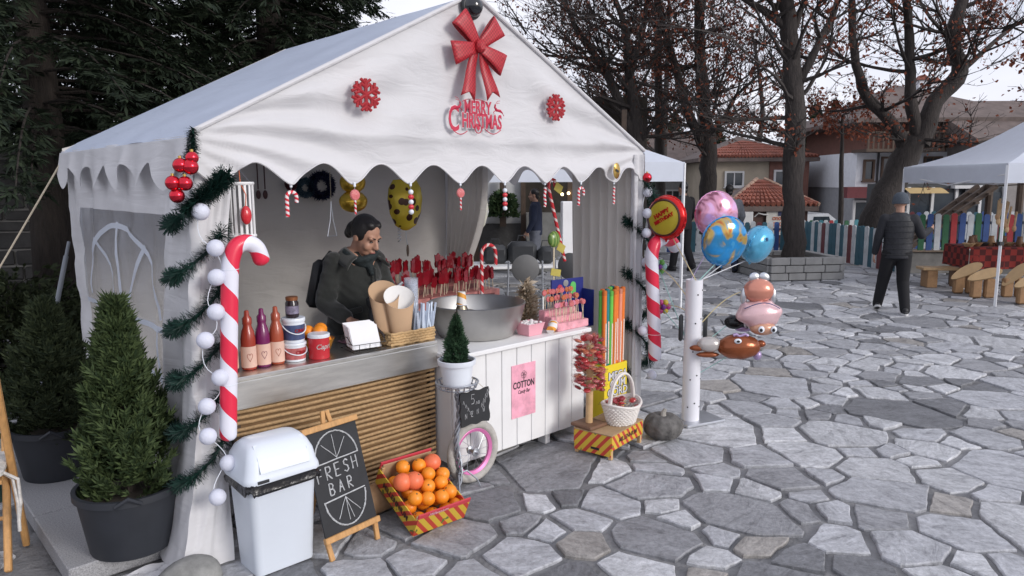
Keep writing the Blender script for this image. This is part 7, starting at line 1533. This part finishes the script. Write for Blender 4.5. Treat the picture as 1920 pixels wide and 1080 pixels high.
for s in (-1, 1):
    MB().box((0, 0, 0), (.028, .045, 1.0), bev=.005).xf(Matrix.Translation((s*.2, .02, .45)) @ Matrix.Rotation(R(24), 4, 'X')).build('leg', MATS['wood_light'], ch, False)
    MB().box((0, 0, 0), (.028, .045, .62), bev=.005).xf(Matrix.Translation((s*.165, .04, .29)) @ Matrix.Rotation(R(-32), 4, 'X')).build('leg', MATS['wood_light'], ch, False)
for k in range(6): MB().box((0, -.12+k*.062, .44), (.36, .05, .018), bev=.003).build('seat_slat', MATS['wood_light'], ch, False)
for z, y in ((.78, -.13), (.86, -.165)): MB().box((0, y, z), (.4, .018, .06), M=Matrix.Rotation(R(24), 4, 'X'), bev=.003).build('back_slat', MATS['wood_light'], ch, False)
MB().tube([(-.16, .17, .16), (.16, .17, .16)], .01, 8).build('stretcher', MATS['wood_light'], ch)
m = MB(); loft(m, [[(x, y+.03, z) for x, y in rrect(w_, d_, .05)] for z, w_, d_ in ((.451, .34, .34), (.465, .37, .37), (.48, .37, .37), (.49, .33, .33))]); cu_ = m.build('cushion', mat('cushion', (.55, .53, .5), .95, var=.3, vs=30), ch)
for s in (0, 1): MB().tube([(.18, -.1, .47), (.215+.02*s, -.11-.02*s, .44), (.225+.01*s, -.12, .33), (.22, -.115, .2+.04*s)], .007, 6).build('tie', MATS['cushion'], cu_)
t = thing('green_chair', 'dark green moulded plastic chair behind the folding chair', 'chair', V(-3.05, 3.7, 0), .9); gm = mat('plastic_green', (.012, .04, .03), .4, var=.1)
m = MB(); m.grid(lambda u, v: (-.22+.44*u, .2+.05*v-.05*math.cos((u-.5)*2.4), .42+.42*v-.05*(2*u-1)**2*v), 12, 10); o = m.build('backrest', gm, t); o.modifiers.new('t', 'SOLIDIFY').thickness = .012
MB().box((0, 0, .41), (.44, .42, .02), bev=.008).build('seat', gm, t, False)
for x in (-.19, .19):
    for y in (-.17, .17): MB().tube([(x, y, .4), (x*1.12, y*1.15, 0)], [.02, .015], 8).build('leg', gm, t)
# ------------------------------------------------------------------ right-hand gazebo and its stall
ga = V(6.49, 9.69, 0); gb = V(6.7, 12.62, 0); ux = V(2.95, -.22, 0); uy = gb-ga; GZ = 1.66
gz = thing('pop_up_gazebo', 'white pop-up gazebo over the wooden crafts stall', 'gazebo', ga, 0)
mat('gazebo_roof', (.66, .7, .78), .6, var=.04, transl=.15); cor = [V(0, 0, 0), ux, ux+uy, uy]; apex = (ux+uy)/2+V(0, 0, GZ+1.15)
for i in range(4):
    A, Bq = cor[i], cor[(i+1) % 4]
    def f(u, v):
        p = A.lerp(Bq, u); e = p+V(0, 0, GZ+.24); q = e.lerp(apex, v); q.z -= .16*math.sin(PI*v)*(1-v*.3)+.02*math.sin(PI*u)*(1-v); return q
    m = MB(); m.sharp = 80; m.grid(f, 16, 12); m.build('roof_panel', MATS['gazebo_roof'], gz)
    nrm = V((Bq-A).y, -(Bq-A).x, 0).normalized()
    m = MB(); m.sharp = 80; m.grid(lambda u, v: A.lerp(Bq, u)+nrm*(.012+.012*math.sin(u*17)*v)+V(0, 0, GZ+.245-.26*v-.03*math.sin(PI*u)*0), 24, 3); m.build('valance', MATS['gazebo_roof'], gz)
    MB().tube([A+V(0, 0, 0), A+V(0, 0, GZ+.22)], .022, 4).build('leg', MATS['white_tube'], gz); MB().box(A+V(0, 0, .85), (.055, .055, .05)).build('leg_joint', MATS['black_plastic'], gz, False)
    MB().tube([A+V(0, 0, GZ+.1), A.lerp(Bq, .5)+V(0, 0, GZ-.05), Bq+V(0, 0, GZ+.1)], .012, 6).build('truss', MATS['white_tube'], gz)
tb = thing('craft_table', 'table under a dark red checked cloth beneath the gazebo', 'table', V(7.05, 11.2, 0), -.07)
def cloth():
    m = bpy.data.materials.new('check_cloth'); m.use_nodes = True; n = m.node_tree.nodes; L = m.node_tree.links; b = n['Principled BSDF']; b.inputs['Roughness'].default_value = .95; t_ = n.new('ShaderNodeTexCoord'); c_ = n.new('ShaderNodeTexChecker'); c_.inputs['Scale'].default_value = 11; c_.inputs['Color1'].default_value = (.22, .025, .02, 1); c_.inputs['Color2'].default_value = (.07, .012, .012, 1); L.new(t_.outputs['Object'], c_.inputs['Vector']); L.new(c_.outputs['Color'], b.inputs['Base Color']); MATS['check_cloth'] = m
cloth(); MB().box((1.1, .3, .655), (2.3, .75, .02), bev=.004).build('cloth_top', MATS['check_cloth'], tb, False); m = MB(); m.grid(lambda u, v: (-.05+2.3*u, -.085-.02*math.sin(u*40)*v, .655-.32*v), 60, 4); m.build('cloth_drop', MATS['check_cloth'], tb)
m = MB(); m.grid(lambda u, v: (-.06-.012*math.sin(u*14)*v, -.08+.75*u, .655-.32*v), 20, 4); m.build('cloth_drop', MATS['check_cloth'], tb)
for x in (.05, 2.15):
    for y in (0, .6): MB().box((x, y, .32), (.05, .05, .64)).build('leg', MATS['wood_dark'], tb, False)
rs = random.Random(14); WDS = [mat('craft_wood_%d' % i, c_, .6, var=.2, vs=20) for i, c_ in enumerate(((.3, .17, .08), (.42, .28, .15), (.16, .08, .04), (.07, .06, .06)))]
for i in range(26):
    x, y = .0+.085*i % 2.2, rs.uniform(0, .6); o = thing('wooden_craft', ('turned wooden bowl on the craft table', 'small carved wooden pot on the craft table')[i % 2], 'craft', V(7.05, 11.2, .6655)+Matrix.Rotation(-.07, 3, 'Z') @ V(x, y, 0), 0, 'wooden crafts on the table'); mt = rs.choice(WDS)
    if i % 2: MB().lathe([(0, 0), (.04, 0), (.055, .05), (.04, .1), (.035, .15), (.03, .15), (.03, .05), (0, .02)], n=14).build('body', mt, o); torus(.034, .006, 14, 5, (0, 0, .15), 'Z').build('lip', mt, o)
    else: MB().lathe([(0, 0), (.05, 0), (.09, .05), (.085, .05), (.045, .01), (0, .01)], n=16).build('body', mt, o); torus(.088, .006, 16, 5, (0, 0, .05), 'Z').build('lip', mt, o)
for i, (px, py, an) in enumerate(((1812, 513, .5), (1846, 520, .3), (1905, 519, .75), (1935, 530, .4))):
    p = gp(px, py, .3); o = thing('foot_stool', ('foot-shaped wooden stool leaning at the end of the craft table', 'long foot-shaped wooden stool beside the gazebo leg', 'upright foot-shaped wooden stool under the red cloth', 'pale foot-shaped wooden stool by the table legs')[i], 'stool', V(p.x, p.y, 0), -.1); pl_ = []
    for k in range(22): q = TAU*k/22; pl_.append((.24*math.cos(q), (.075+.02*math.cos(q-.6))*math.sin(q)))
    MB().prism(pl_, -.015, .015, Matrix.Translation((0, 0, .33)) @ Matrix.Rotation(-an, 4, 'Y') @ Matrix.Rotation(.9, 4, 'X')).build('seat', mat('pale_board', (.4, .27, .14), .6, var=.15), o, False)
    for s in (-1, 1): MB().box((s*.09, .03, .14), (.14, .09, .28), bev=.02).build('block', WDS[0], o, False)
t = thing('wooden_bench', 'low plank bench on wooden blocks beside the craft table', 'bench', gp(1768, 538), -.1); MB().box((0, 0, .3), (.75, .28, .045), bev=.006).build('seat', WDS[1], t, False)
for s in (-1, 1): MB().box((s*.22, 0, .139), (.16, .24, .277), bev=.01).build('block', WDS[0], t, False)
t = thing('hanging_crafts', 'bundle of pale wooden spoons and toys hung by the gazebo leg', 'crafts', V(7.05, 10.45, 1.0), 0)
for i in range(9): x, z = rs.uniform(-.14, .14), rs.uniform(0, .25); h_ = rs.uniform(.2, .35); MB().tube([(x, 0, z), (x+rs.uniform(-.04, .04), 0, z+h_)], .014, 6).build('handle', WDS[1], t); MB().ball((x, 0, z-.02), (.035, .015, .05), 10, 6).build('bowl', WDS[i % 2], t)
MB().tube([(-.2, 0, .6), (.2, 0, .62)], .008, 5).build('rod', MATS['wood_dark'], t)
t = thing('play_slide', 'dark wooden ramp rails of a playground climbing frame', 'play frame', V(9.0, 15.2, 0), 0)
for k, dy in enumerate((0, .3, .6)): MB().tube([V(-1.1, dy, .0), V(1.05, dy+.1, 1.55)], .055, 6).build('rail', MATS['wood_dark'], t)
for i in range(8): MB().box((-.9+i*.25, .3, .13+i*.18), (.08, .7, .04)).build('rung', MATS['wood_dark'], t, False)
for x in (1.05, 1.7): MB().tube([(x, .3, 0), (x, .3, 1.9)], .07, 8).build('post', MATS['wood_dark'], t)
# ------------------------------------------------------------------ what shows through the open side of the tent
g2 = V(-.75, 9.3, 0); u2 = V(3.0, .35, 0); v2 = V(-.3, 2.9, 0); t = thing('pop_up_gazebo', 'white gazebo standing behind the candy tent', 'gazebo', g2, 0); cor = [V(0, 0, 0), u2, u2+v2, v2]; apex = (u2+v2)/2+V(0, 0, 2.6)
for i in range(4):
    A, Bq = cor[i], cor[(i+1) % 4]; m = MB(); m.sharp = 80; m.grid(lambda u, v: (A.lerp(Bq, u)+V(0, 0, 1.93)).lerp(apex, v), 6, 4); m.build('roof_panel', MATS['gazebo_roof'], t); nrm = V((Bq-A).y, -(Bq-A).x, 0).normalized()
    m = MB(); m.grid(lambda u, v: A.lerp(Bq, u)+nrm*.012+V(0, 0, 1.935-.25*v), 6, 2); m.build('valance', MATS['gazebo_roof'], t); MB().tube([A, A+V(0, 0, 1.92)], .022, 4).build('leg', MATS['white_tube'], t); MB().tube([A+V(0, 0, 1.72), Bq+V(0, 0, 1.72)], .012, 5).build('truss', MATS['white_tube'], t)
y = 14.; t = thing('tavern', 'white walled tavern with stone base and dark timber frame', 'house', (gy(880, 339, y).x, y, 0), 0); s_ = y/1371
MB().box((.45, 1.2, 2.2), (1.1, 2.4, 2.6)).build('wall', mat('tavern_white', (.6, .6, .6), .9, var=.05), t, False); MB().box((.45, 1.2, .45), (1.16, 2.5, .9)).build('stone_base', MATS['wall_stone'], t, False)
MB().box((2.3, 1.9, 1.7), (2.6, 1.0, 3.4)).build('hall_shade_box', mat('hall_shade', (.07, .06, .05), .9, var=.4, vs=2), t, False)  # solid box, the open hall's interior shade is put into its dark colour
for x in (1.02, .12, 1.9, 2.9): MB().box((x, -.06, 1.5), (.09, .1, 3.0)).build('timber', MATS['wood_dark'], t, False)
MB().box((1.5, -.065, 2.0), (3.2, .09, .09)).build('timber', MATS['wood_dark'], t, False)
MB().box((1.45, .0, .55), (.75, .5, 1.1)).build('porch_wall', mat('porch_grey', (.2, .2, .19), .9, var=.2), t, False)
MB().prism([(-.4, 0), (.4, 0), (.25, .25), (-.25, .25)], -.5, .5, Matrix.Translation((1.4, .4, 2.15)) @ UPRIGHT).build('porch_roof', MATS['roof_red'], t, False)
for i in range(4):
    lm = MB().ball((1.75+.12*i, -.15, 1.45+.02*(i % 2)), .028, 10, 8).build('lit_bulb', mat('bulb', (1, .75, .4), .4, var=0, emit=6), t)
t2 = thing('hanging_plant', 'trailing green plant hung on the tavern wall', 'plant', V(gy(943, 400, 13.8).x, 13.8, 1.05), 0); bush('', '', None, .3, .15, .5, 500, .1, island_mat('ivy', (.02, .05, .02), (.08, .12, .05), .6, .2), seed=40, parent=t2, stem=False, wid=.25); MB().box((0, .05, .25), (.12, .06, .9)).build('board', MATS['wood_dark'], t2, False)
t = thing('trestle_table', 'white topped table with dark bags behind the tent', 'table', V(.1, 8.6, 0), .15); MB().box((0, 0, .72), (1.3, .6, .03), bev=.005).build('table_top', MATS['white_paint'], t, False)
for x in (-.6, .6):
    for y_ in (-.25, .25): MB().tube([(x, y_, 0), (x, y_, .705)], .014, 6).build('leg', MATS['steel_tube'], t)
for i, (x, w_, h_) in enumerate(((-.3, .3, .22), (.02, .34, .26), (.3, .2, .2))): o = thing('black_bag', ('flat black bag on the white table', 'tall black bag on the white table', 'small black bag at the end of the white table')[i], 'bag', V(.1, 8.6, .7355)+V(x, 0, 0), .1); MB().box((0, 0, h_/2), (w_, .2, h_), bev=.05).build('bag_body', MATS['black_plastic'], o); MB().tube([(-.06, 0, h_-.01), (-.04, 0, h_+.07), (.04, 0, h_+.07), (.06, 0, h_-.01)], .007, 5).build('handle', MATS['black_plastic'], o)
t = thing('goods_table', 'white table of small goods further behind the tent', 'table', V(1.05, 8.9, 0), .1); MB().box((0, 0, .74), (.9, .6, .03), bev=.005).build('table_top', MATS['white_paint'], t, False); MB().box((0, -.305, .66), (.9, .01, .16)).build('front_skirt', MATS['white_paint'], t, False)
for x in (-.4, .4):
    for y_ in (-.25, .25): MB().tube([(x, y_, 0), (x, y_, .725)], .014, 6).build('leg', MATS['steel_tube'], t)
MB().box((-.35, .2, 1.1), (.14, .14, .7), bev=.01).build('display_column', MATS['white_paint'], t, False)
m = MB()
for i in range(40): m.box((rs.uniform(-.42, .42), rs.uniform(-.25, .25), .765), (rs.uniform(.03, .08), rs.uniform(.03, .08), .02), rz=rs.uniform(0, 3))
tag(m.build('small_goods', island_mat('goods_mix', (.3, .2, .15), (.7, .68, .65), .6, 0), t, False), kind='stuff')
def mchair(label, loc, rz):
    t = thing('metal_chair', label, 'chair', loc, rz, 'metal chairs behind the tent'); 
    for s in (-1, 1): MB().tube([(s*.19, -.2, 0), (s*.19, -.18, .45), (s*.19, .2, .46), (s*.19, .24, .0)], .011, 6).build('leg', MATS['steel_tube'], t); MB().tube([(s*.19, .19, .45), (s*.18, .25, .86)], .011, 6).build('back_post', MATS['steel_tube'], t)
    MB().box((0, 0, .46), (.38, .38, .02), bev=.008).build('seat', mat('chair_grey', (.12, .12, .12), .6), t, False); MB().lathe([(0, -.008), (.14, -.008), (.15, 0), (.14, .008), (0, .008)], (0, .245, .78), 22, UPRIGHT).build('backrest', MATS['chair_grey'], t)
mchair('grey metal chair with round backrest in front of the white table', V(.12, 7.95, 0), PI+.1); mchair('grey metal chair turned aside near the goods table', V(.75, 8.1, 0), PI-.5)
c = gy(886, 400, 7.6); t = thing('pale_balloon', 'large white and yellow foil balloon outside the rear curtain', 'balloon', c, 0); m = MB(); m.lathe([(0, -.24), (.05, -.22), (.13, -.12), (.17, .02), (.15, .16), (.08, .25), (0, .27)], n=28, sy=.6); m.build('balloon_body', blot('pale_print', [(.6, .6, .62), (.65, .63, .5), (.7, .7, .72)], 5, .2, .35), t); MB().lathe([(0, -.006), (.05, -.006), (.05, .006), (0, .006)], (.05, -.095, .06), 20, UPRIGHT).build('printed_eye', MATS['black_plastic'], t); MB().tube([(0, 0, -.24), (.0, 0, -c.z+.02)], .004, 5).build('ribbon', MATS['rope'], t)
